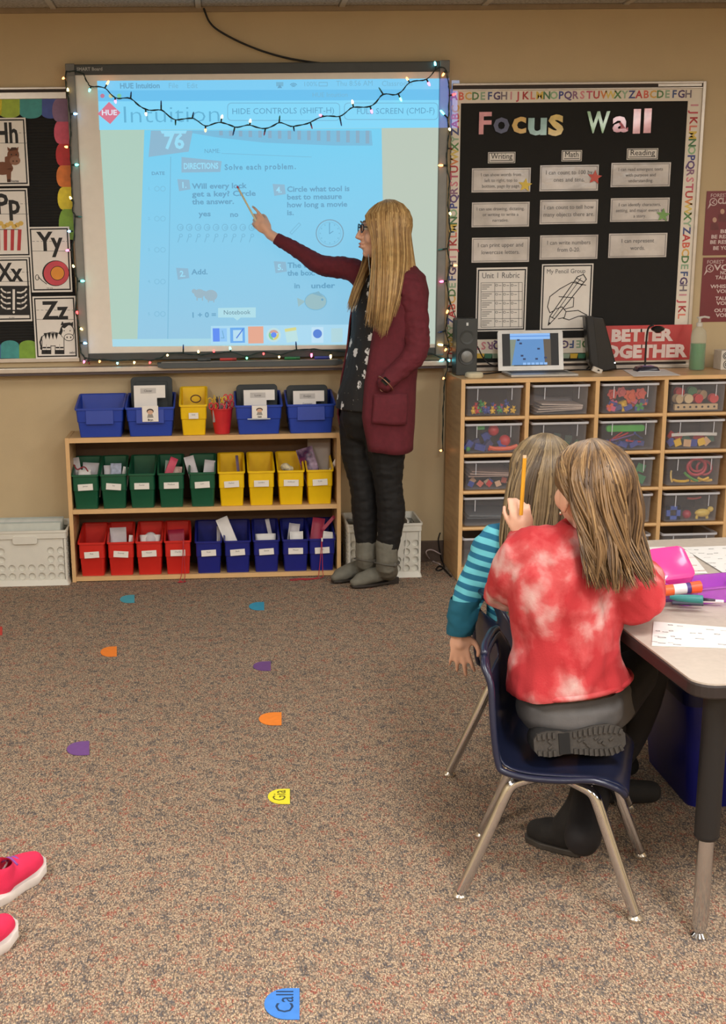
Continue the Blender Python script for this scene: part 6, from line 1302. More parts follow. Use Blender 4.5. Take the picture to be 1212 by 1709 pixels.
def hair(name, guides, n, parent, mats, r=.0024, seed=1, depth=.014, jit=.004, endj=.03, label=None, steps=14, wave=0.0, clump=9, skull=None):
    random.seed(seed); G = []
    for g in guides:
        pts = [J(*q) for q in g]; c = cat_rom(pts, 8)
        L_ = [0]
        for a, b in zip(c[:-1], c[1:]): L_.append(L_[-1]+(b-a).length)
        out = []
        for k in range(steps+1):
            t = L_[-1]*k/steps; i = 0
            while i < len(L_)-2 and L_[i+1] < t: i += 1
            f_ = (t-L_[i])/max(1e-6, L_[i+1]-L_[i]); out.append(c[i].lerp(c[i+1], f_))
        G.append(out)
    if skull:
        sc, sB, sr = skull; sBi = sB.transposed()
        def out_(p, k=1.03):
            q = sBi @ (p-sc); m_ = math.sqrt((q.x/sr[0])**2+(q.y/sr[1])**2+(q.z/sr[2])**2)
            return sc+sB @ (q*(k/m_)) if 1e-4 < m_ < k else p
    else: out_ = lambda p, k=1: p
    G = [[out_(p, 1.06) for p in g] for g in G]
    cen = [sum((g[k] for g in G), Vector())/len(G) for k in range(steps+1)]
    mb = MB(); ng = len(G)
    # clump centres so that the strands gather into locks
    cl = [random.uniform(0, ng-1) for _ in range(ng*clump)]
    for q in range(n):
        s = random.uniform(0, ng-1.0001); near = min(cl, key=lambda a: abs(a-s)); dep = random.random()**1.5*depth; j1 = Vector([random.uniform(-1, 1)*jit for _ in range(3)]); ph = random.uniform(0, 6.28)
        e = 1-random.random()*endj*2; pts = []
        for k in range(steps+1):
            t = k/steps*e; kk = t*steps; a = min(int(kk), steps-1); f_ = kk-a; ss = s+(near-s)*.65*t; i = min(int(ss), ng-2); fi = ss-i
            p = G[i][a].lerp(G[i][a+1], f_).lerp(G[i+1][a].lerp(G[i+1][a+1], f_), fi); cc = cen[a].lerp(cen[a+1], f_)
            dirn = (cc-p); dirn.z *= .3; dirn = dirn.normalized() if dirn.length > 1e-6 else Vector()
            p = p+dirn*(dep*min(1, t*4))+j1*min(1, .2+t*1.4)
            p = out_(p, 1.005+.05*((q*7919) % 13)/13)
            if wave: p = p+Vector((math.sin(ph*.2+near*7+t*9), math.cos(near*5+t*8), 0))*wave*t
            pts.append(p)
        rr = [r*(.8+.5*math.sin(math.pi*min(1, k/steps*1.1)))*(1 if k < steps-1 else (.55 if k < steps else .15)) for k in range(steps+1)]
        mb.tube(pts, rr, 4, mi=(int(near*37.7)+ (1 if random.random() < .35 else 0)) % len(mats), cap=False)
    o = mb.build(name, mats, parent, smooth=True); o['kind'] = 'stuff'
    if label: o['label'] = label
    return o

# ------------------------------------------------------------ THE TEACHER
FT = Vector((-.93, -.37, 0)).normalized(); NT = Vector((.37, -.93, 0)).normalized()     # she faces FT; NT points to the camera side
yc = -.42
te = thing('person', 'standing person with long blond hair, maroon cardigan and grey boots pointing at the whiteboard', 'person', tuple(PZ(612, 975, 0)))
hc = J(640, 388, yc); HB = frame3((-.985, -.10, .04), (0, 0, 1))
mb = MB(); head(mb, hc, HB, .98)
neck0, neck1 = J(652, 462, yc), J(645, 415, yc)
chain(mb, [neck0, neck1], [.048, .045])
chest = J(652, 500, yc); belly = J(634, 590, yc-.01); pel = J(622, 668, yc-.02)
chain(mb, [J(655, 470, yc), chest, belly, pel], [.065, .085, .075, .08])
nsh, nel, nwr = chest+NT*.150+Vector((0, 0, .055)), J(694, 588, -.60), J(643, 641, -.625)
fsh, fel, fwr = chest-NT*.150+Vector((-.015, 0, .070)), J(537, 443, -.20), J(450, 391, -.125)
chain(mb, [chest+Vector((0, 0, .05)), nsh, nel, nwr], [.05, .045, .034, .022]); chain(mb, [chest-NT*.10+Vector((0, 0, .05)), fsh, J(585, 449, -.24), fel, J(500, 420, -.16), fwr+(fel-fwr)*.13, fwr], [.045, .042, .034, .030, .025, .022, .0215])
hd = (J(411, 343, -.112)-fwr).normalized()
hand(mb, fwr+hd*.012, hd, Vector((.35, -.85, -.2)), -1 if 0 else 1, .82, curl=(14, 40, 58, 66), spread=2, tcurl=40, ts=.25)
hand(mb, nwr+Vector((-.004, .040, -.022)), (J(622, 700, -.53)-nwr), Vector((0, -1, .2)), 1, .78, curl=(15, 18, 20, 22), spread=4)
hipn, knn, cfn, ann = J(640, 705, yc-.075), J(648, 806, yc-.07), J(653, 858, yc-.06), J(646, 920, yc-.06)
hipf, knf, cff, anf = J(602, 705, yc+.06), J(607, 812, yc+.02), J(610, 858, yc+.025), J(612, 918, yc+.025)
chain(mb, [pel, hipn, knn, cfn, ann], [.08, .07, .046, .048, .034]); chain(mb, [pel, hipf, knf, cff, anf], [.08, .07, .046, .048, .034])
fuse('body', mb, SKIN, te, .0045, 3)
face_bits(hc, HB, .98, te)
# blouse
FLOR = bpy.data.materials.new('floral_black_cloth'); FLOR.use_nodes = True
def _flor():
    nt = FLOR.node_tree; n = nt.nodes; L = nt.links; b = n['Principled BSDF']; tc = n.new('ShaderNodeTexCoord')
    nz = n.new('ShaderNodeTexNoise'); nz.inputs['Scale'].default_value = 60; mx = n.new('ShaderNodeMixRGB'); mx.blend_type = 'ADD'; mx.inputs[0].default_value = .035
    v = n.new('ShaderNodeTexVoronoi'); v.inputs['Scale'].default_value = 17; r = n.new('ShaderNodeValToRGB'); e = r.color_ramp.elements; e[0].position = .24; e[0].color = (.75, .76, .78, 1); e[1].position = .30; e[1].color = (0.012, .012, .014, 1)
    v2 = n.new('ShaderNodeTexVoronoi'); v2.inputs['Scale'].default_value = 42; r2 = n.new('ShaderNodeValToRGB'); r2.color_ramp.elements[0].position = .08; r2.color_ramp.elements[0].color = (.22, .2, .15, 1); r2.color_ramp.elements[1].position = .14; r2.color_ramp.elements[1].color = (0, 0, 0, 1)
    sp = n.new('ShaderNodeSeparateColor'); g = n.new('ShaderNodeMath'); g.operation = 'GREATER_THAN'; g.inputs[1].default_value = .48; m2 = n.new('ShaderNodeMixRGB'); m2.blend_type = 'MIX'; m2.inputs[1].default_value = (.012, .012, .014, 1)
    a2 = n.new('ShaderNodeMixRGB'); a2.blend_type = 'ADD'; a2.inputs[0].default_value = 1
    L.new(tc.outputs['Object'], mx.inputs[1]); L.new(tc.outputs['Object'], nz.inputs['Vector']); L.new(nz.outputs['Color'], mx.inputs[2]); L.new(mx.outputs[0], v.inputs['Vector']); L.new(mx.outputs[0], v2.inputs['Vector'])
    L.new(v.outputs['Distance'], r.inputs[0]); L.new(v.outputs['Color'], sp.inputs[0]); L.new(sp.outputs[0], g.inputs[0]); L.new(g.outputs[0], m2.inputs[0]); L.new(r.outputs[0], m2.inputs[2]); L.new(v2.outputs['Distance'], r2.inputs[0])
    L.new(m2.outputs[0], a2.inputs[1]); L.new(r2.outputs[0], a2.inputs[2]); L.new(a2.outputs[0], b.inputs['Base Color']); b.inputs['Roughness'].default_value = .7
_flor()
mb = MB()
def oval(c, a, b, z, n=28, x=1.0):
    c = Vector(c); return [tuple(Vector((c.x, c.y, z))+FT*(a*math.cos(2*math.pi*k/n))+NT*(b*math.sin(2*math.pi*k/n))) for k in range(n)]
def lv(v, cx, yy_=yc): return J(cx, v, yy_)
BL = [(448, 650, .055, .075), (462, 652, .085, .14), (485, 650, .115, .165), (520, 643, .132, .165), (560, 636, .122, .150), (610, 626, .118, .145), (655, 618, .126, .165), (682, 614, .128, .172)]
mb.loft([oval(lv(v, cx), a, b, lv(v, cx).z) for v, cx, a, b in BL]); fuse('blouse', mb, FLOR, te, .007, 4, (.004, 14, (1, 1, .5)))
# trousers
TR_M = mat('black_trousers', (11, 11, 13), .75, var=.2, scale=60, bump=.3, bscale=120)
mb = MB(); chain(mb, [lv(668, 616, yc), lv(700, 618, yc)], [.120, .125], flat=None)
chain(mb, [hipn+Vector((0, 0, .02)), J(645, 755, yc-.07), knn, cfn, ann+Vector((0, 0, -.01))], [.095, .082, .060, .062, .046]); chain(mb, [hipf+Vector((0, 0, .02)), J(601, 755, yc+.05), knf, cff, anf+Vector((0, 0, -.01))], [.095, .084, .060, .060, .044])
fuse('trousers', mb, TR_M, te, .006, 3, (.0035, 20, (1, 1, 2.2)))
# cardigan: an open shell round the torso, with pocket and sleeves
CARD = mat('maroon_knit', (98, 30, 42), .85, var=.12, scale=50, bump=.4, bscale=500)
CL = [(440, 655, .070, .085), (450, 655, .090, .128), (463, 655, .112, .176), (490, 653, .130, .196), (530, 648, .140, .190), (580, 640, .136, .178), (635, 632, .142, .184), (690, 628, .146, .194), (747, 632, .122, .186)]
def shell(name, levels, f0, f1, off, mat_, nseg=40, nz_=40, slit=None):
    mb = MB(); zs = [lv(v, cx).z for v, cx, a, b in levels]; rows = []
    for i in range(nz_+1):
        t = (len(levels)-1)*i/nz_; k = min(int(t), len(levels)-2); f_ = t-k; sm = f_*f_*(3-2*f_)*.5+f_*.5
        c0, c1 = lv(levels[k][0], levels[k][1]), lv(levels[k+1][0], levels[k+1][1]); c = c0.lerp(c1, f_); a = levels[k][2]*(1-sm)+levels[k+1][2]*sm+off; b = levels[k][3]*(1-sm)+levels[k+1][3]*sm+off
        row = []
        for j in range(nseg+1):
            ph = math.radians(f0(i/nz_)+(f1(i/nz_)-f0(i/nz_))*j/nseg)
            fold = 1+.035*math.sin(ph*9+1.2)*min(1, i/nz_*1.6)*(.5+.5*math.sin(ph*2.3)); 
            p = Vector((c.x, c.y, c.z))+FT*(a*math.cos(ph)*fold)+NT*(b*math.sin(ph)*fold)
            p.z += .006*math.sin(ph*3)*(i/nz_)
            row.append(p)
        rows.append(row)
    for r in rows: mb.v += [tuple(p) for p in r]
    for i in range(nz_):
        for j in range(nseg):
            if slit and slit(i/nz_, j/nseg): continue
            q = i*(nseg+1)+j; mb.f.append((q, q+1, q+nseg+2, q+nseg+1)); mb.m.append(0)
    o = mb.build(name, mat_, te, smooth=True); md = o.modifiers.new('s', 'SOLIDIFY'); md.thickness = .007; md.offset = 1; return o
shell('cardigan', CL, lambda t: 60-26*min(1, t*2.6), lambda t: 322+6*t, 0, CARD)
shell('cardigan_pocket', [(650, 631, .138, .182), (668, 630, .144, .190), (697, 628, .147, .190)], lambda t: 50, lambda t: 98, .024, CARD, 14, 10)
mb = MB(); chain(mb, [chest+NT*.110+Vector((0, 0, .055)), nsh+Vector((.004, -.01, -.01)), nsh.lerp(nel, .55)+Vector((.012, 0, 0)), nel, nel.lerp(nwr, .5), nwr+(nwr-nel).normalized()*.0], [.062, .064, .056, .051, .043, .036])
fuse('sleeve', mb, CARD, te, .006, 3, (.005, 22, (1, 1, 2.0)))
cuff = fwr+(fel-fwr)*.13
mb = MB(); chain(mb, [chest-NT*.10+Vector((0, 0, .05)), fsh, J(585, 449, -.24), fel, J(500, 420, -.16), cuff], [.062, .060, .050, .044, .034, .026])
fuse('sleeve', mb, CARD, te, .006, 2, (.003, 26, (2, 1, 1)), cut=[(cuff, (fwr-fel).normalized())])
mb = MB(); tl_ = J(688, 700, yc+.03); mb.loft([[J(682, 640, -.40), J(690, 640, -.36), J(690, 640, -.352), J(680, 640, -.39)], [J(680, 700, -.41), J(692, 700, -.34), J(692, 700, -.332), J(678, 700, -.40)], [J(683, 734, -.40), J(689, 724, -.35), J(689, 724, -.342), J(682, 733, -.39)]]); mb.build('cardigan_tail', CARD, te, smooth=True)
# boots
BOOT = mat('grey_suede', (108, 106, 96), .8, var=.10, scale=30, bump=.3, bscale=300); SOLE = M((44, 38, 34), .6)
def boot(an, heel, toe, s=1.0):
    d = (toe-heel); d.z = 0; L_ = d.length; d = d.normalized(); sd = Vector((-d.y, d.x, 0)); mb = MB()
    h = Vector((heel.x, heel.y, 0))
    chain(mb, [an+Vector((0, 0, .035)), Vector((an.x, an.y, .10)), h+d*.040+Vector((0, 0, .055))], [.050*s, .047*s, .044*s])
    chain(mb, [h+d*.040+Vector((0, 0, .055)), h+d*.11+Vector((0, 0, .048)), h+d*(L_-.06)+Vector((0, 0, .036)), h+d*(L_-.022)+Vector((0, 0, .026))], [.042*s, .042*s, .036*s, .022*s], flat=.86, up=(0, 0, 1))
    o = fuse('boot', mb, BOOT, te, .005, 3, (.0025, 26, (1, 1, 1.6)), cut=[(Vector((0, 0, .010)), (0, 0, -1)), (an+Vector((0, 0, .050)), (0, 0, 1))])
    pts = [h+d*(L_*t)+sd*w*s for t, w in ((0.03, .024), (.25, .030), (.6, .038), (.85, .030), (.97, .012), (.97, -.012), (.85, -.030), (.6, -.036), (.25, -.026), (.03, -.022))]
    m2 = MB().prism([p+Vector((0, 0, .006)) for p in pts], (0, 0, .010)); m2.prism([h+sd*.026, h+d*.055+sd*.026, h+d*.048-sd*.024, h-sd*.022], (0, 0, .030)); m2.build('boot_sole', SOLE, o, bevel=.002)
    r = MB(); c = Vector((an.x, an.y, .115)); r.tube([c+Vector((math.cos(a)*.050*s, math.sin(a)*.050*s, .004*math.sin(2*a))) for a in [k*math.pi/12 for k in range(25)]], .007, 6, flat=.5); r.ball(c+Vector((.030, -.042, -.003)), (.010, .006, .010), 8, 6); r.build('ankle_strap', M((88, 86, 80), .7), o, smooth=True)
    return o
boot(ann, PZ(661, 972, 0), PZ(584, 983, 0)); boot(anf, PZ(626, 962, 0)+Vector((0, .02, 0)), PZ(553, 975, 0))
# watch
wd_ = (nel-nwr).normalized(); wc = nwr+wd_*.004; wx = wd_.orthogonal().normalized(); wy = wd_.cross(wx)
o = MB().tube([wc+wx*(.0335*math.cos(a))+wy*(.0335*math.sin(a)) for a in [k*math.pi/12 for k in range(25)]], .010, 8, flat=.25, up=wd_).build('wrist_watch', M((214, 170, 140), .3, metal=.8), te, smooth=True)
wn = Vector((-.35, -.92, .1)); wn = (wn-wd_*wn.dot(wd_)).normalized(); MB().box(wc+wn*.0355, (.026, .032, .008), Matrix((wd_, wd_.cross(wn), wn)).transposed()).build('watch_face', M((20, 20, 24), .1), o, bevel=.003)
# glasses
mb = MB()
for x in (-1, 1):
    e = Vector((x*.032, .101, .014)); mb.tube([hc+HB @ ((e+Vector((.023*math.cos(a), -.004*abs(math.cos(a)), .018*math.sin(a))))*.98) for a in [k*math.pi/8 for k in range(17)]], .0024, 6)
    mb.tube([hc+HB @ (Vector(p)*.98) for p in ((x*.055, .096, .018), (x*.070, .060, .018), (x*.077, .005, .010))], .0024, 6)
mb.tube([hc+HB @ (Vector(p)*.98) for p in ((-.010, .103, .016), (0, .106, .019), (.010, .103, .016))], .002, 6); mb.build('glasses', M((22, 18, 20), .25), te, smooth=True)
MB().tube(cat_rom([J(615, 424, -.49), J(616, 440, -.50), J(618, 462, -.53), J(614, 480, -.55)], 4), .0018, 5).build('cord_necklace', M((150, 160, 160), .5), te, smooth=True)
BH = hairmats('blond', [(184, 150, 98), (160, 126, 80), (204, 172, 118), (136, 104, 64)])
K = (645, 341, yc)
TG = [[(628, 344, yc-.02), (611, 356, yc-.045), (611, 372, yc-.070), (620, 392, yc-.082), (622, 420, yc-.09), (620, 460, yc-.125), (614, 510, yc-.14), (606, 545, yc-.15)],
      [(636, 341, yc-.02), (622, 355, yc-.070), (624, 378, yc-.090), (627, 410, yc-.10), (627, 450, yc-.16), (624, 500, yc-.19), (620, 550, yc-.19)],
      [K, (640, 354, yc-.078), (640, 380, yc-.100), (642, 415, yc-.125), (643, 450, yc-.19), (640, 510, yc-.21), (634, 566, yc-.21)],
      [(650, 341, yc), (657, 356, yc-.075), (658, 385, yc-.098), (660, 420, yc-.13), (659, 455, yc-.20), (654, 500, yc-.22), (644, 562, yc-.21)],
      [(655, 342, yc), (671, 360, yc-.055), (675, 390, yc-.080), (677, 425, yc-.12), (674, 460, yc-.18), (666, 500, yc-.21), (652, 545, yc-.20)],
      [(657, 343, yc), (680, 366, yc-.02), (685, 395, yc-.03), (689, 425, yc-.05), (693, 450, yc-.07), (699, 475, yc-.05), (704, 497, yc-.03)],
      [(657, 343, yc+.01), (678, 366, yc+.04), (683, 395, yc+.06), (687, 425, yc+.07), (692, 455, yc+.07), (700, 480, yc+.06)],
      [(650, 342, yc+.02), (655, 356, yc+.08), (655, 390, yc+.10), (652, 430, yc+.13), (645, 470, yc+.17)],
      [(640, 342, yc+.02), (628, 356, yc+.075), (622, 390, yc+.09), (612, 430, yc+.08), (602, 462, yc+.03), (590, 495, yc-.03), (580, 525, yc-.06)],
      [(632, 343, yc+.02), (613, 356, yc+.05), (607, 378, yc+.078), (607, 420, yc+.06), (600, 450, yc+.0), (588, 480, yc-.05), (577, 515, yc-.08)]]
mb = MB(); mb.ball(hc+Vector((.020, 0, .034)), (.094, .083, .090), 20, 14); fuse('hair_cap', mb, BH[1], te, .006, 2, (.002, 60, (1, 1, .2)), cut=[(hc+Vector((-.056, 0, .030)), (-.85, 0, -.5))])
SK = (hc+Vector((.020, 0, .034)), Matrix.Identity(3), (.094, .083, .090))
hair('hair', TG[:6], 820, te, BH, .0027, 5, .030, .004, .06, 'long straight blond hair', skull=SK); hair('hair', TG[5:], 480, te, BH, .0027, 6, .022, .004, .06, skull=SK)
# pencil pointer in her hand
a_, b_ = J(396, 311, -.075), J(425, 364, -.118); d = (b_-a_).normalized(); t = thing('pencil', 'pale pencil with pink eraser held by the teacher against the projected picture', 'pencil', tuple(a_))
MB().tube([a_+d*.012, b_+d*.03], .0042, 6).build('pencil_barrel', M((226, 214, 176), .4), t); MB().tube([a_, a_+d*.010], .0046, 8).build('eraser', M((190, 60, 90), .5), t, smooth=True, auto=.6); MB().tube([a_+d*.010, a_+d*.016], .0047, 8).build('ferrule', ALU, t)

# ------------------------------------------------------------ CHILD IN THE TIE-DYE SWEATER
c1 = thing('person', 'child with long dark-blond hair in a red tie-dye sweater kneeling on the near chair', 'person', tuple(PZ(950, 1262, .30)))
Y1_ = -3.12
hc = J(986, 822, Y1_+.01); HB = frame3((-.22, .97, .04), (-.12, .05, 1)); sh = .93
mb = MB(); head(mb, hc, HB, sh)
chain(mb, [J(982, 915, Y1_), J(985, 865, Y1_)], [.036, .036])
chest = J(950, 960, Y1_); mid = J(944, 1060, Y1_); pel = J(950, 1175, Y1_)
chain(mb, [J(955, 940, Y1_), chest, mid, pel], [.05, .07, .07, .075])
lsh, lel, lwr = J(878, 925, Y1_+.01), J(846, 990, Y1_+.10), J(874, 892, Y1_+.17)
rsh, rel, rwr = J(1028, 930, Y1_), J(1064, 1012, Y1_-.05), J(1078, 962, Y1_+.16)
chain(mb, [chest, lsh, lel, lwr], [.05, .036, .028, .019]); chain(mb, [chest, rsh, rel, rwr], [.05, .036, .028, .019])
hand(mb, lwr, (J(868, 852, Y1_+.17)-lwr), Vector((-.2, -.9, 0)), -1, .72, curl=(40, 52, 60, 66), spread=2, tcurl=45, ts=.30)
hand(mb, rwr, Vector((.5, .8, -.1)), Vector((0, 0, 1)), -1, .7, curl=(12, 15, 18, 22))
kA, aA = J(1060, 1122, Y1_+.24), J(920, 1232, Y1_-.02)
hipA = J(985, 1180, Y1_+.02)
kB, aB = J(1010, 1215, Y1_+.33), PZ(972, 1400, .10)
chain(mb, [pel, hipA, kA], [.06, .06, .045]); chain(mb, [kA, J(985, 1210, Y1_+.06), aA], [.040, .034, .028])
chain(mb, [pel, J(930, 1190, Y1_+.08), kB], [.06, .05, .045]); chain(mb, [kB, kB.lerp(aB, .5), aB], [.045, .042, .032])
fuse('body', mb, SKIN, c1, .0045, 3); face_bits(hc, HB, sh, c1, (90, 70, 50))
def tiedye():
    m = bpy.data.materials.new('tie_dye_cloth'); m.use_nodes = True; nt = m.node_tree; n = nt.nodes; L = nt.links; b = n['Principled BSDF']; tc = n.new('ShaderNodeTexCoord')
    nz = n.new('ShaderNodeTexNoise'); nz.inputs['Scale'].default_value = 11; nz.inputs['Detail'].default_value = 5; nz.inputs['Distortion'].default_value = .25; r = n.new('ShaderNodeValToRGB'); e = r.color_ramp.elements
    e[0].position = .44; e[0].color = (*lin((176, 44, 50)), 1); e[1].position = .70; e[1].color = (*lin((206, 172, 168)), 1); q = e.new(.53); q.color = (*lin((190, 76, 78)), 1)
    n2 = n.new('ShaderNodeTexNoise'); n2.inputs['Scale'].default_value = 260; bp = n.new('ShaderNodeBump'); bp.inputs['Strength'].default_value = .35; bp.inputs['Distance'].default_value = .002
    L.new(tc.outputs['Object'], nz.inputs['Vector']); L.new(nz.outputs['Fac'], r.inputs[0]); L.new(r.outputs[0], b.inputs['Base Color']); L.new(tc.outputs['Object'], n2.inputs['Vector']); L.new(n2.outputs['Fac'], bp.inputs['Height']); L.new(bp.outputs[0], b.inputs['Normal']); b.inputs['Roughness'].default_value = .9; return m
TD = tiedye()
mb = MB()
def ell(c, rx, ry, z=None, n=28):
    c = Vector(c); z = c.z if z is None else z; return [(c.x+rx*math.cos(2*math.pi*k/n), c.y+ry*math.sin(2*math.pi*k/n), z) for k in range(n)]
SW = [(880, 984, .054, .050), (892, 978, .066, .056), (903, 965, .088, .064), (920, 956, .118, .080), (950, 948, .132, .098), (1000, 945, .126, .106), (1060, 943, .122, .104), (1110, 946, .128, .108), (1130, 950, .136, .112), (1150, 951, .138, .112)]
mb.loft([ell(J(cx, v, Y1_), a, b) for v, cx, a, b in SW])
chain(mb, [J(925, 925, Y1_), lsh+Vector((-.002, 0, 0)), lel, lwr+Vector((0, 0, -.022))], [.060, .054, .050, .040]); chain(mb, [J(985, 925, Y1_), rsh, rel+Vector((0, 0, .012)), rwr], [.060, .055, .053, .044])
mb.tube([J(983, 880, Y1_)+Vector((.056*math.cos(a), .050*math.sin(a), .010*math.sin(a))) for a in [k*math.pi/10 for k in range(21)]], .012, 8)
hem_c = J(951, 1141, Y1_)
fuse('sweater', mb, TD, c1, .006, 2, (.013, 10, (1.7, 1, .8)), 'red and white tie-dye sweater', cut=[(hem_c, (.13, 0, -1)), ])
mb = MB(); mb.tube([hem_c+Vector((.134*math.cos(a), .110*math.sin(a), .006+.0175*math.cos(a))) for a in [k*math.pi/16 for k in range(33)]], .0065, 8); 
mb.build('sweater_hem', TD, c1, smooth=True)
LEGG = mat('grey_leggings', (92, 90, 90), .8, var=.08, scale=40, bump=.2, bscale=300); LEGD = mat('dark_leggings', (22, 20, 24), .8, var=.1)
mb = MB(); mb.ball(J(952, 1178, Y1_+.005), (.122, .105, .078), 24, 16); chain(mb, [J(975, 1185, Y1_+.03), J(1010, 1165, Y1_+.08)], [.085, .078]); fuse('leggings', mb, LEGG, c1, .006, 3, (.004, 12, (.6, .6, 2)), cut=[(J(960, 1150, Y1_), (0, 0, 1))])
mb = MB(); chain(mb, [J(1010, 1165, Y1_+.08), kA], [.078, .058]); chain(mb, [kA, J(990, 1215, Y1_+.09), J(935, 1225, Y1_+.02)], [.056, .048, .038]); chain(mb, [J(945, 1190, Y1_+.1), kB, kB.lerp(aB, .5), aB], [.07, .056, .046, .042]); fuse('leggings', mb, LEGD, c1, .006, 3, None, 'dark lower part of the leggings')
# boots with lugged soles
BK = mat('black_suede', (26, 24, 23), .85, var=.15, scale=40, bump=.3, bscale=300); LUG = mat('lug_rubber', (58, 54, 50), .6, var=.15, scale=50, bump=.3, bscale=150)
sc_ = J(968, 1239, -3.235); ex = Vector((1, -.02, .055)).normalized(); ny = Vector((0, -1, .18)).normalized(); ez = ex.cross(ny).normalized()*-1; ez = ez if ez.z > 0 else -ez
prof_ = [(-.100, .012), (-.092, .024), (-.070, .029), (-.045, .028), (-.030, .023), (.0, .028), (.030, .034), (.065, .036), (.088, .028), (.100, .012)]
outl = [sc_+ex*a+ez*b for a, b in prof_]+[sc_+ex*a-ez*b*.95 for a, b in prof_[::-1]]
mb = MB(); bo = MB()
bo.loft([[p for p in outl], [p-ny*.010 for p in outl]]); 
mb = MB(); chain(mb, [sc_-ny*.030-ex*.065, sc_-ny*.034, sc_-ny*.028+ex*.070], [.030, .033, .028]); chain(mb, [sc_-ny*.030-ex*.070, sc_-ny*.085-ex*.06+Vector((0, .0, .0))], [.032, .036])
bt = fuse('boot', mb, BK, c1, .005, 3); bo.build('boot_sole', LUG, bt)
lg = MB()
def hw(a):
    for (a0, b0), (a1, b1) in zip(prof_[:-1], prof_[1:]):
        if a0 <= a <= a1: return b0+(b1-b0)*(a-a0)/(a1-a0)
    return .01
FR = Matrix((ex, ny, ez)).transposed()
for k in range(17):
    a = -.090+k*.0112
    if -.046 < a < -.022: continue
    for sgn in (-1, 1):
        w = hw(a); lg.box(sc_+ex*a+ez*(sgn*w*.70)+ny*.0025, (.0062, .005, w*.46), FR @ Matrix.Rotation(sgn*(.5 if a > .03 else .0)*(a-.03)*14, 3, 'Y'))
for k, (a, b) in enumerate([(.0, .006), (.018, -.008), (.036, .008), (.052, -.006), (.068, .004), (.012, .0), (.044, .0), (-.065, .006), (-.065, -.006)]): lg.box(sc_+ex*a+ez*b+ny*.002, (.010, .004, .005), FR @ Matrix.Rotation(.7 if k % 2 else -.6, 3, 'Y'))
lg.build('sole_lugs', LUG, bt)['kind'] = 'stuff'
bo2 = MB().box(sc_-ex*.034-ny*.002, (.024, .010, .046), FR).build('sole_arch', M((16, 15, 15), .8), bt)
hb_ = PZ(968, 1436, 0)+Vector((.0, .035, 0)); tb_ = PZ(896, 1404, 0); d = (tb_-hb_); d.z = 0; L_ = .135; d = d.normalized()
mb = MB(); chain(mb, [J(988, 1285, Y1_+.16), J(978, 1340, Y1_+.10), hb_+d*.025+Vector((0, 0, .06))], [.046, .045, .040]); chain(mb, [hb_+d*.02+Vector((0, 0, .045)), hb_+d*(L_*.55)+Vector((0, 0, .036)), hb_+d*(L_-.028)+Vector((0, 0, .030))], [.038, .036, .028])
bt = fuse('boot', mb, BK, c1, .005, 3, cut=[(Vector((0, 0, .008)), (0, 0, -1))]); sd = Vector((-d.y, d.x, 0))
MB().prism([hb_+d*(L_*t)+sd*w+Vector((0, 0, .0005)) for t, w in ((-.12, .022), (.2, .030), (.6, .036), (.9, .026), (1.0, .01), (1.0, -.01), (.9, -.026), (.6, -.034), (.2, -.028), (-.12, -.022))], (0, 0, .016)).build('boot_sole', LUG, bt, bevel=.003)
o = MB().ball(hc+HB @ Vector((-.079*sh, -.002, -.036*sh)), .0042, 10, 8).build('earring', M((230, 220, 200), .15, metal=.9), c1, smooth=True)
DH = hairmats('darkblond', [(124, 96, 64), (104, 80, 54), (150, 120, 82), (82, 62, 44)])
K = (988, 748, Y1_)
y0 = Y1_
CG = [[(960, 752, y0+.04), (938, 770, y0+.02), (948, 790, y0-.01), (962, 825, y0-.045), (968, 862, y0-.075), (972, 905, y0-.10), (980, 945, y0-.115), (985, 975, y0-.12)],
      [(972, 748, y0+.0), (956, 766, y0-.03), (954, 800, y0-.065), (962, 845, y0-.09), (975, 890, y0-.105), (990, 940, y0-.125), (992, 985, y0-.13)],
      [K, (965, 765, y0-.06), (960, 800, y0-.090), (972, 850, y0-.105), (992, 900, y0-.12), (1004, 950, y0-.135), (1008, 990, y0-.14)],
      [K, (990, 768, y0-.075), (993, 815, y0-.105), (1005, 865, y0-.115), (1020, 915, y0-.13), (1030, 955, y0-.14), (1036, 990, y0-.14)],
      [K, (1015, 768, y0-.065), (1030, 805, y0-.090), (1042, 855, y0-.10), (1050, 905, y0-.115), (1062, 950, y0-.125), (1072, 985, y0-.13)],
      [(995, 748, y0), (1038, 768, y0-.03), (1060, 803, y0-.04), (1068, 855, y0-.055), (1072, 905, y0-.07), (1082, 945, y0-.085), (1094, 978, y0-.09)],
      [(992, 748, y0+.02), (1030, 766, y0+.05), (1053, 800, y0+.06), (1062, 855, y0+.05), (1066, 905, y0+.03), (1074, 945, y0+.01), (1086, 965, y0-.0)]]
mb = MB(); mb.ball(hc+HB @ Vector((0, -.012, .030)), (.080, .092, .084), 20, 14, rot=HB); fuse('hair_cap', mb, DH[1], c1, .006, 2, (.002, 60, (1, 1, .2)), cut=[(hc+HB @ Vector((0, .045, 0)), HB @ Vector((0, 1, -.35))), (hc+HB @ Vector((-.058, 0, -.0)), HB @ Vector((-1, .4, -.9)))])
hair('hair', CG, 1300, c1, DH, .0022, 8, .020, .005, .09, 'long dark-blond hair hanging down the back', wave=.014, clump=5, skull=(hc+HB @ Vector((0, -.012, .030)), HB, (.080, .092, .084)))
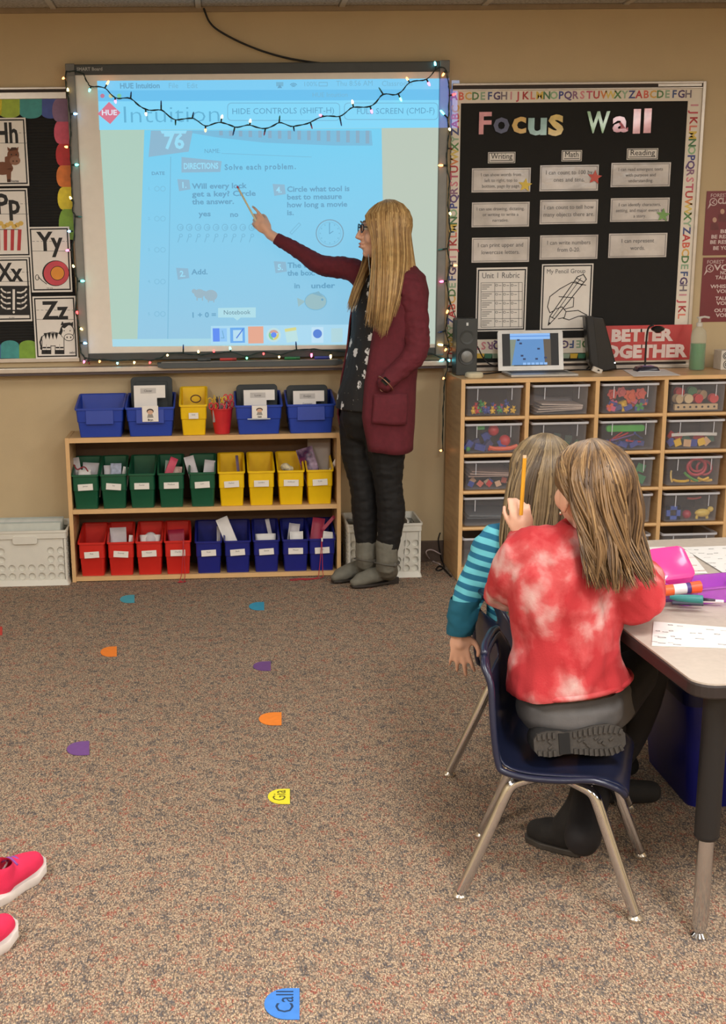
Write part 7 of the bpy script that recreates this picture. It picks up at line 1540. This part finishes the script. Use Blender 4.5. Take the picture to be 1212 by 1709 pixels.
# pencil held upright
a_, b_ = J(876, 760, Y1_+.15), J(871, 838, Y1_+.15); d = (b_-a_).normalized(); t = thing('pencil', 'yellow pencil held upright by the child in red', 'pencil', tuple(b_))
MB().tube([a_+d*.006, b_+d*.03], .0048, 6).build('pencil_barrel', M((224, 160, 40), .4), t); MB().tube([a_, a_+d*.006], .0045, 8).build('pencil_end', M((232, 196, 160), .5), t)

# ------------------------------------------------------------ CHILD IN THE STRIPED SHIRT
Y2_ = -2.62
c2 = thing('person', 'child with straight hair in a blue striped shirt sitting beyond the child in red', 'person', tuple(J(880, 1100, Y2_)))
hc = J(907, 800, Y2_); HB = frame3((.25, .96, .06), (-.05, 0, 1)); sh = .93
mb = MB(); head(mb, hc, HB, sh); chain(mb, [J(895, 895, Y2_), J(903, 850, Y2_)], [.042, .040])
chest = J(890, 950, Y2_); pel = Vector((.80, -2.665, .40))
chain(mb, [J(890, 920, Y2_), chest, pel], [.07, .09, .10])
lsh, lel, lwr = J(826, 905, Y2_), J(783, 990, Y2_-.02), J(768, 1050, Y2_-.03)
rsh, rel, rwr = J(955, 905, Y2_), Vector((.97, -2.60, .665)), Vector((1.10, -2.50, .632))
chain(mb, [chest, lsh, lel, lwr], [.05, .036, .030, .021]); chain(mb, [chest, rsh, rel, rwr], [.05, .036, .028, .02])
hand(mb, lwr+Vector((0, 0, -.006)), Vector((.02, -.05, -1)), Vector((-.3, -.95, 0)), -1, .74, curl=(14, 12, 14, 16), spread=9, tcurl=10); hand(mb, rwr, Vector((.6, .6, -.2)), Vector((0, 0, 1)), -1, .7)
for s in (-1, 1): chain(mb, [pel, pel+Vector((.10, s*.08, .0)), pel+Vector((.26, s*.09, .01)), pel+Vector((.24, s*.09, -.18)), pel+Vector((.18, s*.09, -.33))], [.08, .07, .05, .042, .03])
fuse('body', mb, SKIN, c2, .0045, 3); face_bits(hc, HB, sh, c2, (90, 110, 130))
def stripes():
    m = bpy.data.materials.new('striped_jersey'); m.use_nodes = True; nt = m.node_tree; n = nt.nodes; L = nt.links; b = n['Principled BSDF']; tc = n.new('ShaderNodeTexCoord')
    w = n.new('ShaderNodeTexWave'); w.wave_type = 'BANDS'; w.bands_direction = 'Z'; w.inputs['Scale'].default_value = 11.5; w.inputs['Distortion'].default_value = 1.6; w.inputs['Detail'].default_value = 1; w.inputs['Detail Scale'].default_value = .9
    r = n.new('ShaderNodeValToRGB'); e = r.color_ramp.elements; e[0].position = .45; e[0].color = (*lin((24, 104, 140)), 1); e[1].position = .55; e[1].color = (*lin((104, 196, 212)), 1)
    mp = n.new('ShaderNodeMapping'); mp.inputs['Rotation'].default_value = (0, math.radians(-14), 0)
    L.new(tc.outputs['Object'], mp.inputs[0]); L.new(mp.outputs[0], w.inputs['Vector']); L.new(w.outputs['Fac'], r.inputs[0]); L.new(r.outputs[0], b.inputs['Base Color']); b.inputs['Roughness'].default_value = .85; return m
ST = stripes()
mb = MB(); SW = [(893, 905, .045, .045), (903, 893, .10, .065), (925, 890, .125, .082), (960, 888, .125, .095), (1010, 888, .12, .10), (1060, 890, .12, .105), (1110, 892, .13, .11)]
mb.loft([ell(J(cx, v, Y2_), a, b) for v, cx, a, b in SW]); chain(mb, [J(880, 915, Y2_), lsh, lsh.lerp(lel, .5), lel, J(776, 1012, Y2_-.03)], [.055, .050, .044, .041, .037]); chain(mb, [J(920, 915, Y2_), rsh, rel, rwr], [.055, .05, .042, .034])
fuse('shirt', mb, ST, c2, .006, 2, (.005, 20, (1, 1, 1.4)), 'blue and aqua striped shirt')
mb = MB(); chain(mb, [lel+Vector((-.002, 0, 0)), J(774, 1015, Y2_-.03), lwr+Vector((0, 0, -.004))], [.040, .041, .037]); fuse('shirt_cuff', mb, mat('teal_cuff', (18, 92, 116), .85, var=.08), c2, .005, 2, (.003, 24, (1, 1, 2)), 'solid teal cuff', cut=[(lwr+Vector((0, 0, -.012)), (0, 0, -1)), (lel+Vector((0, 0, -.012)), (0, 0, 1))])
mb = MB(); mb.ball(pel+Vector((0, 0, .0)), (.12, .12, .085), 20, 12)
for s in (-1, 1): chain(mb, [pel+Vector((.05, s*.07, 0)), pel+Vector((.26, s*.09, .01)), pel+Vector((.24, s*.09, -.18)), pel+Vector((.18, s*.09, -.31))], [.078, .058, .050, .040])
fuse('leggings', mb, LEGD, c2, .007, 3)
for s in (-1, 1):
    a = pel+Vector((.18, s*.09, 0)); mb = MB(); chain(mb, [Vector((a.x, a.y, .09)), Vector((a.x+.01, a.y, .045))], [.036, .036]); chain(mb, [Vector((a.x, a.y, .04)), Vector((a.x+.12, a.y, .032))], [.034, .030]); fuse('shoe', mb, BK, c2, .006, 3, cut=[(Vector((0, 0, .002)), (0, 0, -1))])
y0 = Y2_; K = (912, 738, y0)
HG = [[(905, 737, y0+.03), (878, 750, y0+.05), (858, 790, y0+.06), (848, 840, y0+.04), (840, 890, y0+.0), (838, 935, y0-.02)],
      [(905, 738, y0+.0), (876, 752, y0-.02), (852, 795, y0-.035), (843, 845, y0-.05), (836, 895, y0-.07), (838, 945, y0-.08)],
      [K, (890, 757, y0-.075), (868, 800, y0-.085), (858, 850, y0-.09), (850, 905, y0-.10), (846, 960, y0-.10)],
      [K, (903, 762, y0-.09), (888, 805, y0-.105), (880, 855, y0-.11), (872, 910, y0-.12), (862, 968, y0-.12)],
      [K, (920, 762, y0-.09), (918, 805, y0-.108), (914, 855, y0-.115), (905, 910, y0-.12), (895, 962, y0-.12)],
      [K, (938, 760, y0-.075), (948, 800, y0-.085), (948, 850, y0-.09), (940, 905, y0-.10), (930, 955, y0-.10)],
      [(916, 738, y0), (952, 758, y0-.01), (968, 800, y0+.0), (970, 850, y0-.01), (965, 900, y0-.02), (958, 940, y0-.03)]]
AH = hairmats('ash', [(120, 102, 76), (100, 84, 62), (140, 120, 88), (78, 64, 48)])
mb = MB(); mb.ball(hc+HB @ Vector((0, -.012, .030)), (.080, .092, .084), 20, 14, rot=HB); fuse('hair_cap', mb, AH[1], c2, .006, 2, (.002, 60, (1, 1, .2)), cut=[(hc+HB @ Vector((0, .045, 0)), HB @ Vector((0, 1, -.35)))])
hair('hair', HG, 1100, c2, AH, .0023, 12, .020, .004, .05, 'straight ash-brown hair', wave=.003, clump=7, skull=(hc+HB @ Vector((0, -.012, .030)), HB, (.080, .092, .084)))

# ------------------------------------------------------------ PINK SNEAKERS at the left edge
def sneaker(toe, heading, label):
    d = Vector(heading).normalized(); sd = Vector((-d.y, d.x, 0)); L_ = .19; h = toe-d*L_; h.z = 0
    t = thing('sneaker', label, 'shoe', tuple(h), 'pink sneakers at the left edge')
    ol = [(0, .024), (.03, .030), (.09, .029), (.13, .036), (.165, .032), (.185, .016), (.19, 0)]; ol = ol+[(a, -b) for a, b in ol[-2::-1]]
    def rg(z, k, sh=0): return [h+d*((a-.095)*k+.095+sh)+sd*b*k+Vector((0, 0, z+.018*max(0, (a-.14)/.05))) for a, b in ol]
    MB().loft([rg(.0, .96), rg(.004, 1.02), rg(.020, 1.02), rg(.022, .98)]).build('rubber_sole', M((214, 206, 200), .5), t, smooth=True, auto=.6)
    mb = MB(); chain(mb, [h+d*.035+Vector((0, 0, .048)), h+d*.09+Vector((0, 0, .046)), h+d*.135+Vector((0, 0, .038)), h+d*.160+Vector((0, 0, .036))], [.032, .033, .031, .026]); chain(mb, [h+d*.04+Vector((0, 0, .04)), h+d*.035+Vector((0, 0, .08))], [.033, .034])
    up = fuse('canvas_upper', mb, mat('canvas_pink', (222, 40, 84), .8, var=.06, bump=.3, bscale=500), t, .005, 3, cut=[(Vector((0, 0, .016)), (0, 0, -1)), (Vector((0, 0, .088)), (0, 0, 1))])
    for k in range(3): a = h+d*(.075+.018*k)+Vector((0, 0, .078-.006*k)); MB().tube(cat_rom([a+sd*.022-Vector((0, 0, .008)), a+Vector((0, 0, .006)), a-sd*.022-Vector((0, 0, .008))], 4), .0032, 6).build('lace', M((130, 70, 150), .6), up, smooth=True)
    MB().tube(cat_rom([h+d*.06+sd*.033+Vector((0, 0, .03)), h+d*.10+sd*.030+Vector((0, 0, .052)), h+d*.08+sd*.020+Vector((0, 0, .075))], 4), .003, 6).build('side_trim', M((226, 220, 216), .6), up, smooth=True)
hd_ = (PZ(68, 1452, 0)-PZ(0, 1500, 0))
sneaker(PZ(70, 1452, 0), hd_, 'pink canvas sneaker with white sole, upper of the two at the left edge'); sneaker(PZ(23, 1558, 0), hd_, 'pink canvas sneaker, lower of the two at the left edge, mostly cut off')
